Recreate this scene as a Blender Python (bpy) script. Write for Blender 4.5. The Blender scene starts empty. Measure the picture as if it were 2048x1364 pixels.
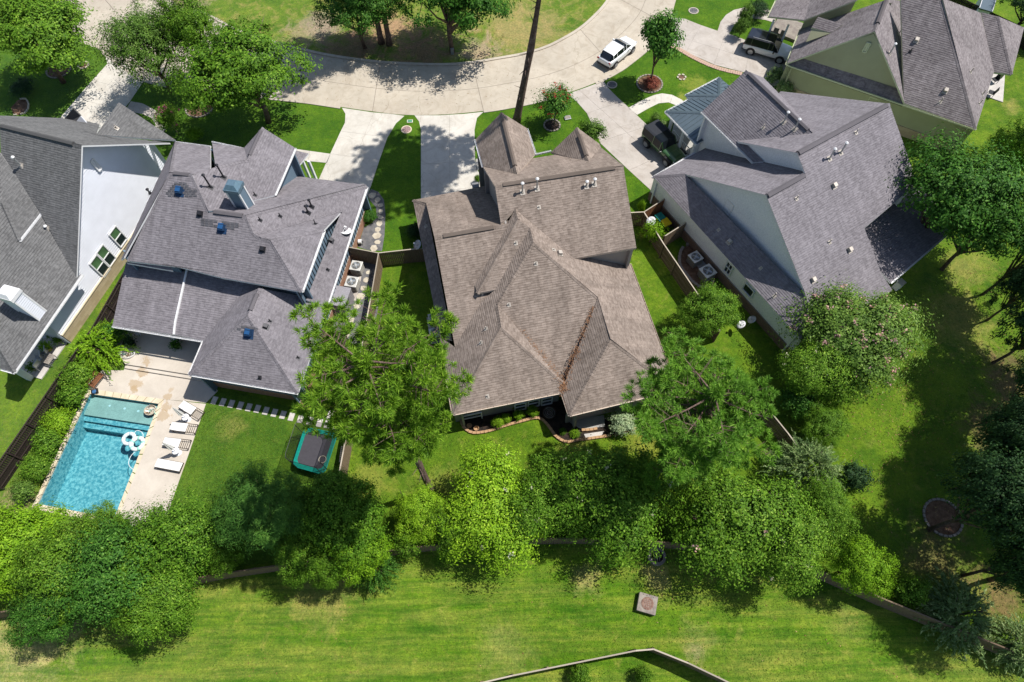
import bpy, math, random
import numpy as np
from mathutils import Vector, Matrix
random.seed(7)
SC = bpy.context.scene
COL = SC.collection
R_ = math.radians
# ---------------------------------------------------------------- camera (calibrated from the photo's verticals and right angles)
FPX, NAD, CAMH = 1270.0, (1042.0, 1337.0), 45.0
def _nrm(v): return v / np.linalg.norm(v)
_down = _nrm(np.array([(NAD[0]-1024)/FPX, (NAD[1]-682)/FPX, 1.0]))
_Z = -_down; _f = np.array([0, 0, 1.0]); _Y = _nrm(_f - (_f @ _Z) * _Z); _X = np.cross(_Y, _Z)
ROT = np.array([_X, _Y, _Z])
cam_d = bpy.data.cameras.new('camera'); cam = bpy.data.objects.new('camera', cam_d); COL.objects.link(cam)
cam_d.sensor_width = 36; cam_d.lens = FPX / 2048 * 36; cam_d.clip_start = 0.5; cam_d.clip_end = 2000
_cx, _cu, _cb = ROT @ [1, 0, 0], ROT @ [0, -1, 0], ROT @ [0, 0, -1]
cam.matrix_world = Matrix(((_cx[0], _cu[0], _cb[0], 0), (_cx[1], _cu[1], _cb[1], 0), (_cx[2], _cu[2], _cb[2], CAMH), (0, 0, 0, 1)))
SC.camera = cam
# ---------------------------------------------------------------- light
SUN_EL, SUN_AZ = 60.0, 17.0          # azimuth ccw from +x
w = bpy.data.worlds.new('World'); SC.world = w; w.use_nodes = True
nt = w.node_tree; nt.nodes.clear()
sky = nt.nodes.new('ShaderNodeTexSky'); sky.sky_type = 'NISHITA'; sky.sun_disc = False
sky.sun_elevation = R_(SUN_EL); sky.sun_rotation = R_(90 - SUN_AZ)
bg = nt.nodes.new('ShaderNodeBackground'); bg.inputs['Strength'].default_value = 0.10
wo = nt.nodes.new('ShaderNodeOutputWorld')
nt.links.new(sky.outputs[0], bg.inputs[0]); nt.links.new(bg.outputs[0], wo.inputs[0])
sun_d = bpy.data.lights.new('sun', 'SUN'); sun_d.energy = 5.0; sun_d.angle = R_(0.5); sun_d.color = (1.0, 0.96, 0.91)
sun = bpy.data.objects.new('sun', sun_d); COL.objects.link(sun)
_sd = Vector((math.cos(R_(SUN_EL))*math.cos(R_(SUN_AZ)), math.cos(R_(SUN_EL))*math.sin(R_(SUN_AZ)), math.sin(R_(SUN_EL))))
sun.rotation_euler = _sd.to_track_quat('Z', 'Y').to_euler()
SC.view_settings.view_transform = 'Standard'; SC.view_settings.look = 'None'
SC.view_settings.exposure = 0.26; SC.view_settings.gamma = 1.0; SC.view_settings.use_curve_mapping = False
SC.render.engine = 'CYCLES'
SC.cycles.max_bounces = 6; SC.cycles.diffuse_bounces = 3; SC.cycles.glossy_bounces = 3
SC.cycles.transmission_bounces = 4; SC.cycles.transparent_max_bounces = 12
SC.cycles.caustics_reflective = False; SC.cycles.caustics_refractive = False
# ---------------------------------------------------------------- measuring: a point of the photo on a real plane in the place
def ray(u, v): return ROT @ np.array([(u-1024)/FPX, (v-682)/FPX, 1.0])
def at(u, v, z=0.0):
    r = ray(u, v); t = (z-CAMH)/r[2]; return (r[0]*t, r[1]*t, z)
def at2(u, v, z=0.0): return at(u, v, z)[:2]
def on_z(u, v, a):                    # on the plane z = a0 x + a1 y + a2
    r = ray(u, v); t = (a[2]-CAMH)/(r[2]-a[0]*r[0]-a[1]*r[1]); return (r[0]*t, r[1]*t, CAMH+r[2]*t)
def on_wall(u, v, p, n):
    r = ray(u, v); t = ((p[0])*n[0]+(p[1])*n[1])/(r[0]*n[0]+r[1]*n[1]); return (r[0]*t, r[1]*t, CAMH+r[2]*t)
def mpp(z=0.0, v=682): return (CAMH - z) / abs((ray(1024, v))[2]) / FPX     # metres per photo pixel
# ---------------------------------------------------------------- tagging
def tag(o, label=None, cat=None, group=None, kind=None):
    if label: o['label'] = label
    if cat: o['category'] = cat
    if group: o['group'] = group
    if kind: o['kind'] = kind
    return o
def thing(name, label, cat, loc=(0, 0, 0), rz=0.0, group=None):
    o = bpy.data.objects.new(name, None); o.empty_display_size = .3; COL.objects.link(o)
    o.location = loc; o.rotation_euler = (0, 0, rz); return tag(o, label, cat, group)
def copy_tree(o, parent=None):
    c = o.copy(); COL.objects.link(c); c.parent = parent
    for ch in o.children: copy_tree(ch, c)
    return c
def dup(o, loc, rz, label=None, group=None, scale=None):
    c = copy_tree(o); c.location = loc; c.rotation_euler = (0, 0, rz)
    if label: c['label'] = label
    if group: c['group'] = group
    if scale: c.scale = scale if hasattr(scale, '__len__') else (scale,)*3
    return c
# ---------------------------------------------------------------- mesh builder
class MB:
    def __init__(s): s.v = []; s.f = []; s.m = []; s.uv = None; s.sm = False
    def poly(s, pts, mi=0):
        n = len(s.v); s.v += [tuple(map(float, p)) for p in pts]; s.f.append(tuple(range(n, n+len(pts)))); s.m.append(mi); return s
    def box(s, c, size, rz=0.0, mi=0, top=1.0, rx=0.0, ry=0.0):
        M = Matrix.Translation(c) @ Matrix.Rotation(rz, 4, 'Z') @ Matrix.Rotation(rx, 4, 'X') @ Matrix.Rotation(ry, 4, 'Y')
        n = len(s.v); hx, hy, hz = size[0]/2, size[1]/2, size[2]/2
        for z, k in ((-hz, 1.0), (hz, top)):
            for x, y in ((-hx, -hy), (hx, -hy), (hx, hy), (-hx, hy)): s.v.append(tuple(M @ Vector((x*k, y*k, z))))
        for q in ((3, 2, 1, 0), (4, 5, 6, 7), (0, 1, 5, 4), (1, 2, 6, 5), (2, 3, 7, 6), (3, 0, 4, 7)):
            s.f.append(tuple(n+i for i in q)); s.m.append(mi)
        return s
    def bar(s, a, b, w_, h_=None, mi=0):
        a, b = Vector(a), Vector(b); d = b-a; L = d.length
        if L < 1e-6: return s
        h_ = h_ or w_; q = d.to_track_quat('X', 'Z').to_matrix().to_4x4(); M = Matrix.Translation((a+b)/2) @ q
        n = len(s.v)
        for x in (-L/2, L/2):
            for y, z in ((-w_/2, -h_/2), (w_/2, -h_/2), (w_/2, h_/2), (-w_/2, h_/2)): s.v.append(tuple(M @ Vector((x, y, z))))
        for q in ((0, 1, 2, 3), (7, 6, 5, 4), (4, 5, 1, 0), (5, 6, 2, 1), (6, 7, 3, 2), (7, 4, 0, 3)):
            s.f.append(tuple(n+i for i in q)); s.m.append(mi)
        return s
    def tube(s, pts, rs, k=8, mi=0, caps=True):
        pts = [Vector(p) for p in pts]; rings = []
        if not hasattr(rs, '__len__'): rs = [rs]*len(pts)
        for i, p in enumerate(pts):
            d = (pts[min(i+1, len(pts)-1)] - pts[max(i-1, 0)])
            if d.length < 1e-6: d = Vector((0, 0, 1))
            q = d.to_track_quat('Z', 'Y'); n = len(s.v); rings.append(n)
            for j in range(k):
                a = 2*math.pi*j/k; s.v.append(tuple(p + q @ Vector((rs[i]*math.cos(a), rs[i]*math.sin(a), 0))))
        for a, b in zip(rings, rings[1:]):
            for j in range(k): s.f.append((a+j, a+(j+1) % k, b+(j+1) % k, b+j)); s.m.append(mi)
        if caps:
            s.f.append(tuple(rings[0]+j for j in reversed(range(k)))); s.m.append(mi)
            s.f.append(tuple(rings[-1]+j for j in range(k))); s.m.append(mi)
        return s
    def lathe(s, prof, c=(0, 0, 0), k=20, mi=0):
        rings = []
        for r, z in prof:
            rings.append(len(s.v))
            for j in range(k):
                a = 2*math.pi*j/k; s.v.append((c[0]+r*math.cos(a), c[1]+r*math.sin(a), c[2]+z))
        for a, b in zip(rings, rings[1:]):
            for j in range(k): s.f.append((a+j, a+(j+1) % k, b+(j+1) % k, b+j)); s.m.append(mi)
        return s
    def ring(s, c, R, r, k=20, q=8, mi=0, T=None):
        n = len(s.v)
        for i in range(k):
            a = 2*math.pi*i/k
            for j in range(q):
                b = 2*math.pi*j/q; p = Vector(((R+r*math.cos(b))*math.cos(a), (R+r*math.cos(b))*math.sin(a), r*math.sin(b)))
                if T is not None: p = T @ p
                s.v.append((c[0]+p[0], c[1]+p[1], c[2]+p[2]))
        for i in range(k):
            for j in range(q):
                s.f.append((n+i*q+j, n+((i+1) % k)*q+j, n+((i+1) % k)*q+(j+1) % q, n+i*q+(j+1) % q)); s.m.append(mi)
        return s
    def prism(s, pts, z0, z1, mi=0, ms=None):
        """vertical prism over a 2-D outline; z0/z1 numbers or functions"""
        ar = sum(a[0]*b[1]-b[0]*a[1] for a, b in zip(pts, pts[1:]+pts[:1]))
        if ar < 0: pts = pts[::-1]
        n = len(s.v); k = len(pts); F0 = z0 if callable(z0) else (lambda x, y: z0); F1 = z1 if callable(z1) else (lambda x, y: z1)
        s.v += [(p[0], p[1], F0(*p[:2])) for p in pts]+[(p[0], p[1], F1(*p[:2])) for p in pts]
        s.f.append(tuple(n+k+i for i in range(k))); s.m.append(mi)
        s.f.append(tuple(n+i for i in reversed(range(k)))); s.m.append(mi if ms is None else ms)
        for i in range(k): s.f.append((n+i, n+(i+1) % k, n+k+(i+1) % k, n+k+i)); s.m.append(mi if ms is None else ms)
        return s
    def build(s, name, mats, parent=None, smooth=False, origin=(0, 0, 0), kind=None, bevel=0):
        me = bpy.data.meshes.new(name); o0 = origin
        me.from_pydata([(v[0]-o0[0], v[1]-o0[1], v[2]-o0[2]) for v in s.v], [], s.f)
        if not isinstance(mats, (list, tuple)): mats = [mats]
        for m_ in mats: me.materials.append(m_)
        if len(mats) > 1: me.polygons.foreach_set('material_index', s.m)
        if smooth: me.polygons.foreach_set('use_smooth', [True]*len(s.f))
        if s.uv:
            ul = me.uv_layers.new(name='UVMap'); ul.data.foreach_set('uv', [c for q in s.uv for c in q])
        me.update()
        o = bpy.data.objects.new(name, me); COL.objects.link(o)
        if parent: o.parent = parent
        else: o.location = origin
        if kind: o['kind'] = kind
        if bevel:
            b = o.modifiers.new('bevel', 'BEVEL'); b.width = bevel; b.segments = 2; b.limit_method = 'ANGLE'
        return o
def clip(poly, a, b, c):
    """keep the part of a 2-D polygon with a x + b y <= c"""
    out = []
    for p, q in zip(poly, poly[1:]+poly[:1]):
        dp, dq = a*p[0]+b*p[1]-c, a*q[0]+b*q[1]-c
        if dp <= 0: out.append(p)
        if dp*dq < 0:
            t = dp/(dp-dq); out.append((p[0]+(q[0]-p[0])*t, p[1]+(q[1]-p[1])*t))
    return out
def area(p): return abs(sum(a[0]*b[1]-b[0]*a[1] for a, b in zip(p, p[1:]+p[:1])))/2
def smooth_line(pts, n=6, closed=False):
    out = []; k = len(pts); rng = range(k if closed else k-1)
    for i in rng:
        g = (lambda j: pts[j % k]) if closed else (lambda j: pts[max(0, min(k-1, j))])
        p0, p1, p2, p3 = g(i-1), g(i), g(i+1), g(i+2)
        for j in range(n):
            t = j/n
            out.append(tuple(.5*(2*p1[d]+(p2[d]-p0[d])*t+(2*p0[d]-5*p1[d]+4*p2[d]-p3[d])*t*t+(3*p1[d]-p0[d]-3*p2[d]+p3[d])*t**3) for d in range(2)))
    if not closed: out.append(tuple(pts[-1][:2]))
    return out
def px(pts, z=0.0): return [at2(u, v, z) for u, v in pts]
# ---------------------------------------------------------------- materials
class NT:
    def __init__(s, name):
        s.m = bpy.data.materials.new(name); s.m.use_nodes = True; s.t = s.m.node_tree; s.t.nodes.clear()
        s.out = s.n('OutputMaterial'); s.b = s.n('BsdfPrincipled'); s.l(s.b.outputs[0], s.out.inputs['Surface'])
    def n(s, k, **kw):
        nd = s.t.nodes.new('ShaderNode'+k)
        for a, b in kw.items():
            if hasattr(nd, a): setattr(nd, a, b)
        return nd
    def l(s, a, b): s.t.links.new(a, b)
    def coord(s, which='Object'): return s.n('TexCoord').outputs[which]
    def noise(s, vec, scale, detail=4, rough=.55, dist=0.0):
        nd = s.n('TexNoise'); nd.inputs['Scale'].default_value = scale; nd.inputs['Detail'].default_value = detail
        nd.inputs['Roughness'].default_value = rough; nd.inputs['Distortion'].default_value = dist
        if vec is not None: s.l(vec, nd.inputs['Vector'])
        return nd.outputs['Fac']
    def ramp(s, fac, stops):
        nd = s.n('ValToRGB'); e = nd.color_ramp.elements
        while len(e) < len(stops): e.new(.5)
        for q, (p, c) in zip(e, stops): q.position = p; q.color = (*c, 1) if len(c) == 3 else c
        s.l(fac, nd.inputs[0]); return nd.outputs[0]
    def mix(s, fac, a, b, mode='MIX'):
        nd = s.n('Mix'); nd.data_type = 'RGBA'; nd.blend_type = mode
        for src, i in ((fac, 0), (a, 6), (b, 7)):
            if hasattr(src, 'links'): s.l(src, nd.inputs[i])
            elif i == 0: nd.inputs[0].default_value = src
            else: nd.inputs[i].default_value = (*src, 1)
        return nd.outputs[2]
    def math(s, op, a, b=0.0, c=0.0):
        nd = s.n('Math'); nd.operation = op
        for i, x in enumerate((a, b, c)):
            if hasattr(x, 'links'): s.l(x, nd.inputs[i])
            else: nd.inputs[i].default_value = x
        return nd.outputs[0]
    def mapping(s, vec, scale=(1, 1, 1), rot=(0, 0, 0), loc=(0, 0, 0)):
        nd = s.n('Mapping'); s.l(vec, nd.inputs[0]); nd.inputs['Scale'].default_value = scale
        nd.inputs['Rotation'].default_value = rot; nd.inputs['Location'].default_value = loc; return nd.outputs[0]
    def bump(s, h, strength=.3, dist=.02):
        nd = s.n('Bump'); nd.inputs['Strength'].default_value = strength; nd.inputs['Distance'].default_value = dist
        s.l(h, nd.inputs['Height']); s.l(nd.outputs[0], s.b.inputs['Normal']); return nd
    def set(s, col=None, rough=.8, metal=0.0, spec=.3):
        if col is not None:
            if hasattr(col, 'links'): s.l(col, s.b.inputs['Base Color'])
            else: s.b.inputs['Base Color'].default_value = (*col, 1)
        s.b.inputs['Roughness'].default_value = rough; s.b.inputs['Metallic'].default_value = metal
        s.b.inputs['Specular IOR Level'].default_value = spec; return s.m
def plain(name, c, rough=.7, metal=0.0, spec=.3, var=.12, scale=6.0, bump=.1):
    t = NT(name); co = t.coord(); f = t.noise(co, scale, 5)
    d = tuple(x*(1-var) for x in c); e = tuple(min(1, x*(1+var)) for x in c)
    col = t.ramp(f, [(.3, d), (.7, e)])
    if bump: t.bump(t.noise(co, scale*6, 4), bump, .01)
    return t.set(col, rough, metal, spec)
def two(name, c1, c2, s1=.4, s2=30.0, rough=.85, bump=.2, lo=.4, hi=.6, fine=.15, bd=.01, spec=.2):
    t = NT(name); co = t.coord()
    a = t.ramp(t.noise(co, s1, 6, .6), [(lo, c1), (hi, c2)])
    g = t.ramp(t.noise(co, s2, 3), [(.25, (1-fine,)*3), (.75, (1+fine,)*3)])
    col = t.mix(1.0, a, g, 'MULTIPLY'); t.bump(t.noise(co, s2*1.3, 4), bump, bd)
    return t.set(col, rough, 0, spec)
M = {}
M['white'] = plain('white_paint', (.72, .72, .72), .5, var=.05)
M['trim'] = plain('cream_trim', (.62, .58, .50), .5, var=.06)
M['olivetrim'] = plain('pale_olive_trim', (.50, .52, .36), .55, var=.06)
M['gutter'] = plain('tan_gutter', (.55, .46, .38), .5, var=.08)
M['dark'] = plain('dark_metal', (.03, .03, .035), .45, .3)
M['black'] = plain('black_plastic', (.012, .012, .014), .5)
M['steel'] = plain('galvanised_steel', (.45, .46, .47), .4, .6)
M['lead'] = plain('vent_flashing', (.42, .38, .33), .5, .2)
M['road'] = None
def concrete(name, c, stain, j=.06):
    t = NT(name); co = t.coord()
    a = t.ramp(t.noise(co, .22, 6, .65, .6), [(.3, tuple(x*.84 for x in c)), (.62, tuple(x*1.04 for x in c))])
    m_ = t.mapping(co, (1, .25, 1), (0, 0, .5)); st = t.ramp(t.noise(m_, .8, 5, .7), [(.52, (0, 0, 0)), (.75, (1, 1, 1))])
    b = t.mix(t.math('MULTIPLY', st, .45), a, stain)
    g = t.ramp(t.noise(co, 16, 4, .7), [(.25, (1-j,)*3), (.75, (1+j,)*3)])
    sp = t.ramp(t.noise(co, 3.2, 2, .5), [(.70, (1, 1, 1)), (.78, (.78, .76, .72))])
    vo = t.n('TexVoronoi'); vo.feature = 'DISTANCE_TO_EDGE'; vo.inputs['Scale'].default_value = .13; wv = t.n('VectorMath'); wv.operation = 'ADD'; nz = t.n('TexNoise'); nz.inputs['Scale'].default_value = .9; nz.inputs['Detail'].default_value = 6; t.l(co, nz.inputs['Vector']); t.l(co, wv.inputs[0]); t.l(nz.outputs['Color'], wv.inputs[1]); t.l(wv.outputs[0], vo.inputs['Vector'])
    ck = t.ramp(vo.outputs[0], [(.0, (.78, .77, .74)), (.004, (1, 1, 1))])
    bl = t.ramp(t.noise(co, .75, 7, .72, 1.2), [(.34, (.86, .84, .81)), (.55, (1.03, 1.03, 1.02))])
    col = t.mix(1.0, t.mix(1.0, t.mix(1.0, t.mix(1.0, b, g, 'MULTIPLY'), sp, 'MULTIPLY'), ck, 'MULTIPLY'), bl, 'MULTIPLY')
    t.bump(t.noise(co, 60, 3), .15, .004); return t.set(col, .9, 0, .15)
M['road'] = concrete('road_concrete', (.455, .405, .33), (.38, .315, .24))
M['drive'] = concrete('driveway_concrete', (.55, .52, .465), (.42, .385, .33))
M['drive2'] = concrete('worn_driveway_concrete', (.44, .40, .36), (.34, .295, .255))
M['deck'] = concrete('pool_deck_concrete', (.50, .44, .37), (.36, .27, .17))
M['coping'] = two('travertine_coping', (.62, .54, .40), (.56, .47, .33), 1.5, 20)
M['joint'] = plain('joint_filler', (.20, .17, .14), .95)
M['curb'] = concrete('curb_concrete', (.46, .41, .34), (.33, .29, .24))
M['mulch'] = two('black_mulch', (.018, .014, .012), (.045, .03, .022), 3, 35, bump=.9, bd=.04, fine=.5)
M['brown_mulch'] = two('pine_bark_mulch', (.11, .06, .035), (.20, .12, .075), 2.5, 30, bump=.9, bd=.04, fine=.4)
M['gravel'] = two('dark_gravel', (.11, .11, .115), (.17, .165, .165), 2, 40, bump=.9, bd=.03, fine=.35)
M['flag'] = two('cream_flagstone', (.52, .47, .37), (.40, .35, .27), 2, 14, bump=.3)
M['edge'] = two('tan_edging_block', (.42, .27, .15), (.36, .21, .11), 2, 12, bump=.4)
M['edge2'] = two('grey_edging_block', (.28, .25, .21), (.20, .17, .15), 2, 12, bump=.4)
M['paver'] = two('grey_paving_stone', (.30, .29, .28), (.38, .37, .34), 1.2, 14)
M['slab'] = two('pale_stepping_slab', (.52, .49, .45), (.44, .41, .38), 1.2, 14)
def brickm(name, c1, c2, mortar, sx=.24, sy=.08):
    t = NT(name); co = t.coord('UV'); b = t.n('TexBrick'); t.l(co, b.inputs['Vector'])
    b.inputs['Color1'].default_value = (*c1, 1); b.inputs['Color2'].default_value = (*c2, 1); b.inputs['Mortar'].default_value = (*mortar, 1)
    b.inputs['Scale'].default_value = 1; b.inputs['Brick Width'].default_value = sx; b.inputs['Row Height'].default_value = sy; b.inputs['Mortar Size'].default_value = .008
    t.bump(b.outputs['Fac'], -.6, .01); return t.set(b.outputs['Color'], .9)
M['brick'] = brickm('brown_brick', (.20, .12, .085), (.14, .085, .06), (.22, .19, .16))
M['redbrick'] = brickm('orange_brick', (.36, .17, .09), (.28, .12, .065), (.35, .30, .25))
M['stone'] = brickm('tan_stone', (.46, .37, .24), (.36, .28, .17), (.30, .25, .18), .5, .28)
def shingle(name, c1, c2, c3, st=.5):
    """three granule tones picked tab by tab, weathering in large soft patches"""
    t = NT(name); uv = t.coord('UV'); co = t.coord('Object')
    b = t.n('TexBrick'); t.l(uv, b.inputs['Vector']); b.offset = .37; b.offset_frequency = 1
    for k, v in (('Scale', 1), ('Brick Width', .30), ('Row Height', .17), ('Mortar Size', .006), ('Mortar Smooth', .3), ('Bias', 0.0)): b.inputs[k].default_value = v
    b.inputs['Color1'].default_value = (*c1, 1); b.inputs['Color2'].default_value = (*c2, 1); b.inputs['Mortar'].default_value = (*[x*.62 for x in c2], 1)
    n2 = t.noise(t.mapping(uv, (3.3, 6.9, 1)), 1.0, 2, .5)
    c = t.mix(t.ramp(n2, [(.45, (0, 0, 0)), (.75, (1, 1, 1))]), b.outputs['Color'], c3)
    big = t.ramp(t.noise(co, .35, 6, .65), [(.3, (1-.38*st,)*3), (.7, (1+.20*st,)*3)])
    run = t.ramp(t.noise(t.mapping(uv, (1.6, .22, 1)), 1.0, 5, .6), [(.35, (1-.34*st,)*3), (.65, (1+.16*st,)*3)])
    g = t.ramp(t.noise(co, 45, 3, .8), [(.2, (.72,)*3), (.8, (1.28,)*3)])
    col = t.mix(1.0, t.mix(1.0, t.mix(1.0, c, big, 'MULTIPLY'), run, 'MULTIPLY'), g, 'MULTIPLY')
    t.bump(t.noise(co, 70, 2), .5, .006); return t.set(col, .95, 0, .15)
M['roofC'] = shingle('brown_shingles', (.278, .226, .190), (.185, .147, .122), (.305, .252, .215), .5)
M['roofB'] = shingle('mauve_grey_shingles', (.216, .200, .214), (.158, .146, .157), (.250, .234, .248), .38)
M['roofA'] = shingle('grey_shingles', (.150, .150, .150), (.108, .108, .108), (.182, .180, .178), .35)
M['roofD'] = shingle('cool_grey_shingles', (.222, .206, .222), (.165, .152, .164), (.260, .242, .258), .38)
M['roofE'] = shingle('plum_grey_shingles', (.235, .210, .212), (.15, .13, .134), (.27, .245, .245), .5)
def siding(name, c, pitch=.17, axis=2, str_=.8):
    t = NT(name); co = t.coord('Object'); s = t.n('SeparateXYZ'); t.l(co, s.inputs[0])
    col = t.ramp(t.noise(co, .8, 5), [(.3, tuple(x*.93 for x in c)), (.7, tuple(min(1, x*1.04) for x in c))])
    t.bump(t.noise(co, 30, 3), .1, .003)
    return t.set(col, .65, 0, .25)
M['wallA'] = siding('pale_blue_white_siding', (.76, .78, .83))
M['wallB'] = siding('slate_blue_boards', (.14, .20, .255))
M['wallC'] = siding('taupe_siding', (.33, .31, .29))
M['wallD'] = two('white_stucco_paint', (.74, .76, .79), (.82, .83, .84), .5, 12, lo=.35, hi=.65)
M['wallE'] = siding('olive_green_siding', (.34, .345, .215))
M['metalroof'] = plain('blue_grey_standing_seam', (.125, .165, .19), .38, .5, .4, var=.08, scale=.6, bump=0)
M['glass'] = plain('window_glass', (.02, .03, .03), .06, 0, .8, var=.3, scale=1.5, bump=0)
M['blind'] = plain('green_window_screen', (.07, .15, .06), .5, 0, .5, var=.3, scale=2, bump=0)
M['sagepanel'] = plain('sage_panel', (.33, .38, .27), .6)
def wood(name, c1, c2):
    t = NT(name); co = t.coord('Object'); g = t.noise(t.mapping(co, (9, 9, 1.2)), 3.0, 5, .7)
    oi = t.n('ObjectInfo').outputs['Random']
    col = t.mix(1.0, t.ramp(g, [(.3, c1), (.7, c2)]), t.ramp(oi, [(0, (.72,)*3), (1, (1.25,)*3)]), 'MULTIPLY')
    t.bump(g, .3, .01); return t.set(col, .9, 0, .15)
M['fence'] = wood('weathered_fence_wood', (.11, .075, .05), (.22, .165, .11))
M['fence_top'] = wood('sun_bleached_rail', (.34, .29, .23), (.44, .39, .31))
M['fence_dark'] = wood('dark_stained_wood', (.022, .016, .014), (.055, .042, .036))
M['fence_red'] = wood('cedar_boards', (.16, .065, .03), (.24, .11, .055))
# ---- grass
def grass(name, c1, c2, dry, dry_lo=.6, dry_hi=.85, patches=(), stripe=0.0):
    t = NT(name); co = t.n('NewGeometry').outputs['Position']
    a = t.ramp(t.noise(co, .35, 8, .65), [(.35, c1), (.65, c2)])
    if stripe:
        m_ = t.mapping(co, (.10, .62, 1), (0, 0, -.10)); s_ = t.ramp(t.noise(m_, 1.0, 7, .68, .4), [(.42, (0, 0, 0)), (.64, (1, 1, 1))])
        a = t.mix(t.math('MULTIPLY', s_, stripe), a, dry)
    d = t.ramp(t.noise(co, .9, 8, .7, .5), [(dry_lo, (0, 0, 0)), (dry_hi, (1, 1, 1))])
    a = t.mix(t.math('MULTIPLY', d, .75), a, dry)
    wob = t.noise(co, .45, 9, .78, .8)
    for (x, y, r, col, k) in patches:
        v = t.n('VectorMath'); v.operation = 'DISTANCE'; t.l(co, v.inputs[0]); v.inputs[1].default_value = (x, y, 0)
        q = t.math('ADD', t.math('DIVIDE', v.outputs['Value'], r), t.math('MULTIPLY', t.math('SUBTRACT', wob, .5), 4.2))
        mr = t.n('MapRange'); mr.inputs[1].default_value = 1.15; mr.inputs[2].default_value = .35; t.l(q, mr.inputs[0])
        a = t.mix(t.math('MULTIPLY', mr.outputs[0], k), a, col)
    if stripe:
        m2 = t.mapping(co, (.16, 2.3, 1), (0, 0, -.13)); s2 = t.ramp(t.noise(m2, 1.0, 6, .7, .3), [(.38, (.58, .74, .60)), (.62, (1.24, 1.14, 1.2))]); a = t.mix(1.0, a, s2, 'MULTIPLY')
    tint = t.ramp(t.noise(co, 1.4, 6, .75, .6), [(.35, (.80, .90, .8)), (.65, (1.20, 1.08, 1.1))]); a = t.mix(1.0, a, tint, 'MULTIPLY')
    f1 = t.ramp(t.noise(co, 4.5, 7, .85), [(.28, (.50,)*3), (.72, (1.45,)*3)])
    f2 = t.ramp(t.noise(co, 13, 5, .9), [(.28, (.50,)*3), (.72, (1.50,)*3)])
    col = t.mix(1.0, t.mix(1.0, a, f1, 'MULTIPLY'), f2, 'MULTIPLY')
    h = t.math('ADD', t.noise(co, 24, 5, .8), t.math('MULTIPLY', t.noise(co, 6, 4), 1.0))
    t.bump(h, .9, .06)
    m_ = t.set(col, .9, 0, .08)
    t.b.inputs['Sheen Weight'].default_value = .08
    return m_
# ================================================================ THE GROUND
def W2(u, v): p = at2(u, v); return p
def P_(u, v, r, c, k): x, y = at2(u, v); return (x, y, r, c, k)
DRY = (.34, .29, .09); SAND = (.40, .30, .21); BROWN = (.17, .11, .06); LIME = (.12, .24, .012)
M['yard'] = grass('yard_grass', (.058, .132, .006), (.128, .215, .011), (.27, .27, .06), .55, .80, [
    P_(1915, 640, 3.0, DRY, .5), P_(1935, 540, 2.0, DRY, .45), P_(2030, 760, 2.6, BROWN, .8), P_(1990, 860, 2.4, BROWN, .7),
    P_(1335, 690, 1.3, (.30, .30, .05), .6), P_(1290, 880, 1.6, (.30, .30, .05), .6), P_(740, 960, 1.6, (.28, .29, .05), .6),
    P_(910, 1000, 3.0, (.25, .27, .05), .6), P_(1150, 880, 1.2, (.28, .28, .06), .6), P_(1880, 1120, 2.5, BROWN, .6), P_(2000, 1190, 2.2, (.22, .13, .07), .7),
    P_(30, 1010, 1.6, (.34, .26, .14), .8), P_(225, 620, 1.1, (.30, .24, .06), .7), P_(1210, 330, .9, DRY, .8), P_(2020, 210, 1.1, DRY, .5)])
M['field'] = grass('field_grass', (.060, .155, .006), (.130, .235, .012), (.34, .31, .075), .56, .78, [
    P_(1400, 1290, 1.5, (.40, .35, .13), .35), P_(1395, 1310, .8, SAND, .35), P_(310, 1230, 2.0, DRY, .6), P_(60, 1290, 3.2, (.42, .38, .15), .75),
    P_(640, 1200, 2.3, DRY, .5), P_(1170, 1155, 1.2, (.40, .34, .13), .6), P_(1312, 1160, 1.0, (.40, .34, .13), .6), P_(1690, 1240, 1.2, (.30, .28, .08), .35), P_(1000, 1310, 2.0, (.36, .33, .12), .3)], .38)
M['lawn'] = grass('front_lawn_grass', (.042, .115, .003), (.082, .172, .006), (.16, .23, .03), .66, .9, [
    P_(1395, 170, 1.6, (.28, .30, .05), .6), P_(1375, 200, 1.2, (.25, .28, .05), .6)])
M['lawnB'] = grass('back_lawn_grass', (.048, .118, .008), (.088, .170, .012), (.23, .23, .05), .60, .85, [P_(460, 855, 1.3, (.24, .23, .06), .6)])
M['island'] = grass('island_grass', (.070, .150, .010), (.140, .215, .02), (.34, .28, .09), .48, .70, [
    P_(1040, 60, 5.0, (.36, .28, .12), .7), P_(955, 100, 2.6, SAND, .75), P_(780, 60, 3.8, (.40, .25, .15), .85), P_(640, 55, 3.2, (.34, .26, .20), .85), P_(700, 95, 3.2, (.20, .12, .08), .8),
    P_(850, 100, 3.0, (.24, .14, .09), .8), P_(590, 75, 2.0, (.30, .26, .12), .6), P_(380, 5, 2.4, SAND, .8), P_(1110, 70, 2.4, (.30, .25, .10), .5)])
def sheet(name, pts, z, m, kind='structure', parent=None):
    b = MB(); ar = sum(a[0]*c[1]-c[0]*a[1] for a, c in zip(pts, pts[1:]+pts[:1]))
    if ar < 0: pts = pts[::-1]
    b.poly([(x, y, z) for x, y in pts]); o = b.build(name, m, parent)
    if kind and not parent: o['kind'] = kind
    return o
sheet('ground', [(-260, -160), (260, -160), (260, 300), (-260, 300)], 0.0, M['yard'])
fld = [(-200, -120), (200, -120), (200, -30)] + px([(2400, 1480), (2048, 1345), (1886, 1270), (1771, 1215), (1650, 1150), (1550, 1110), (1300, 1085), (1150, 1080), (975, 1082), (849, 1094), (640, 1120), (443, 1150), (200, 1190), (43, 1218), (-300, 1275)]) + [(-200, 10)]
sheet('field', fld, .006, M['field'])
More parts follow.
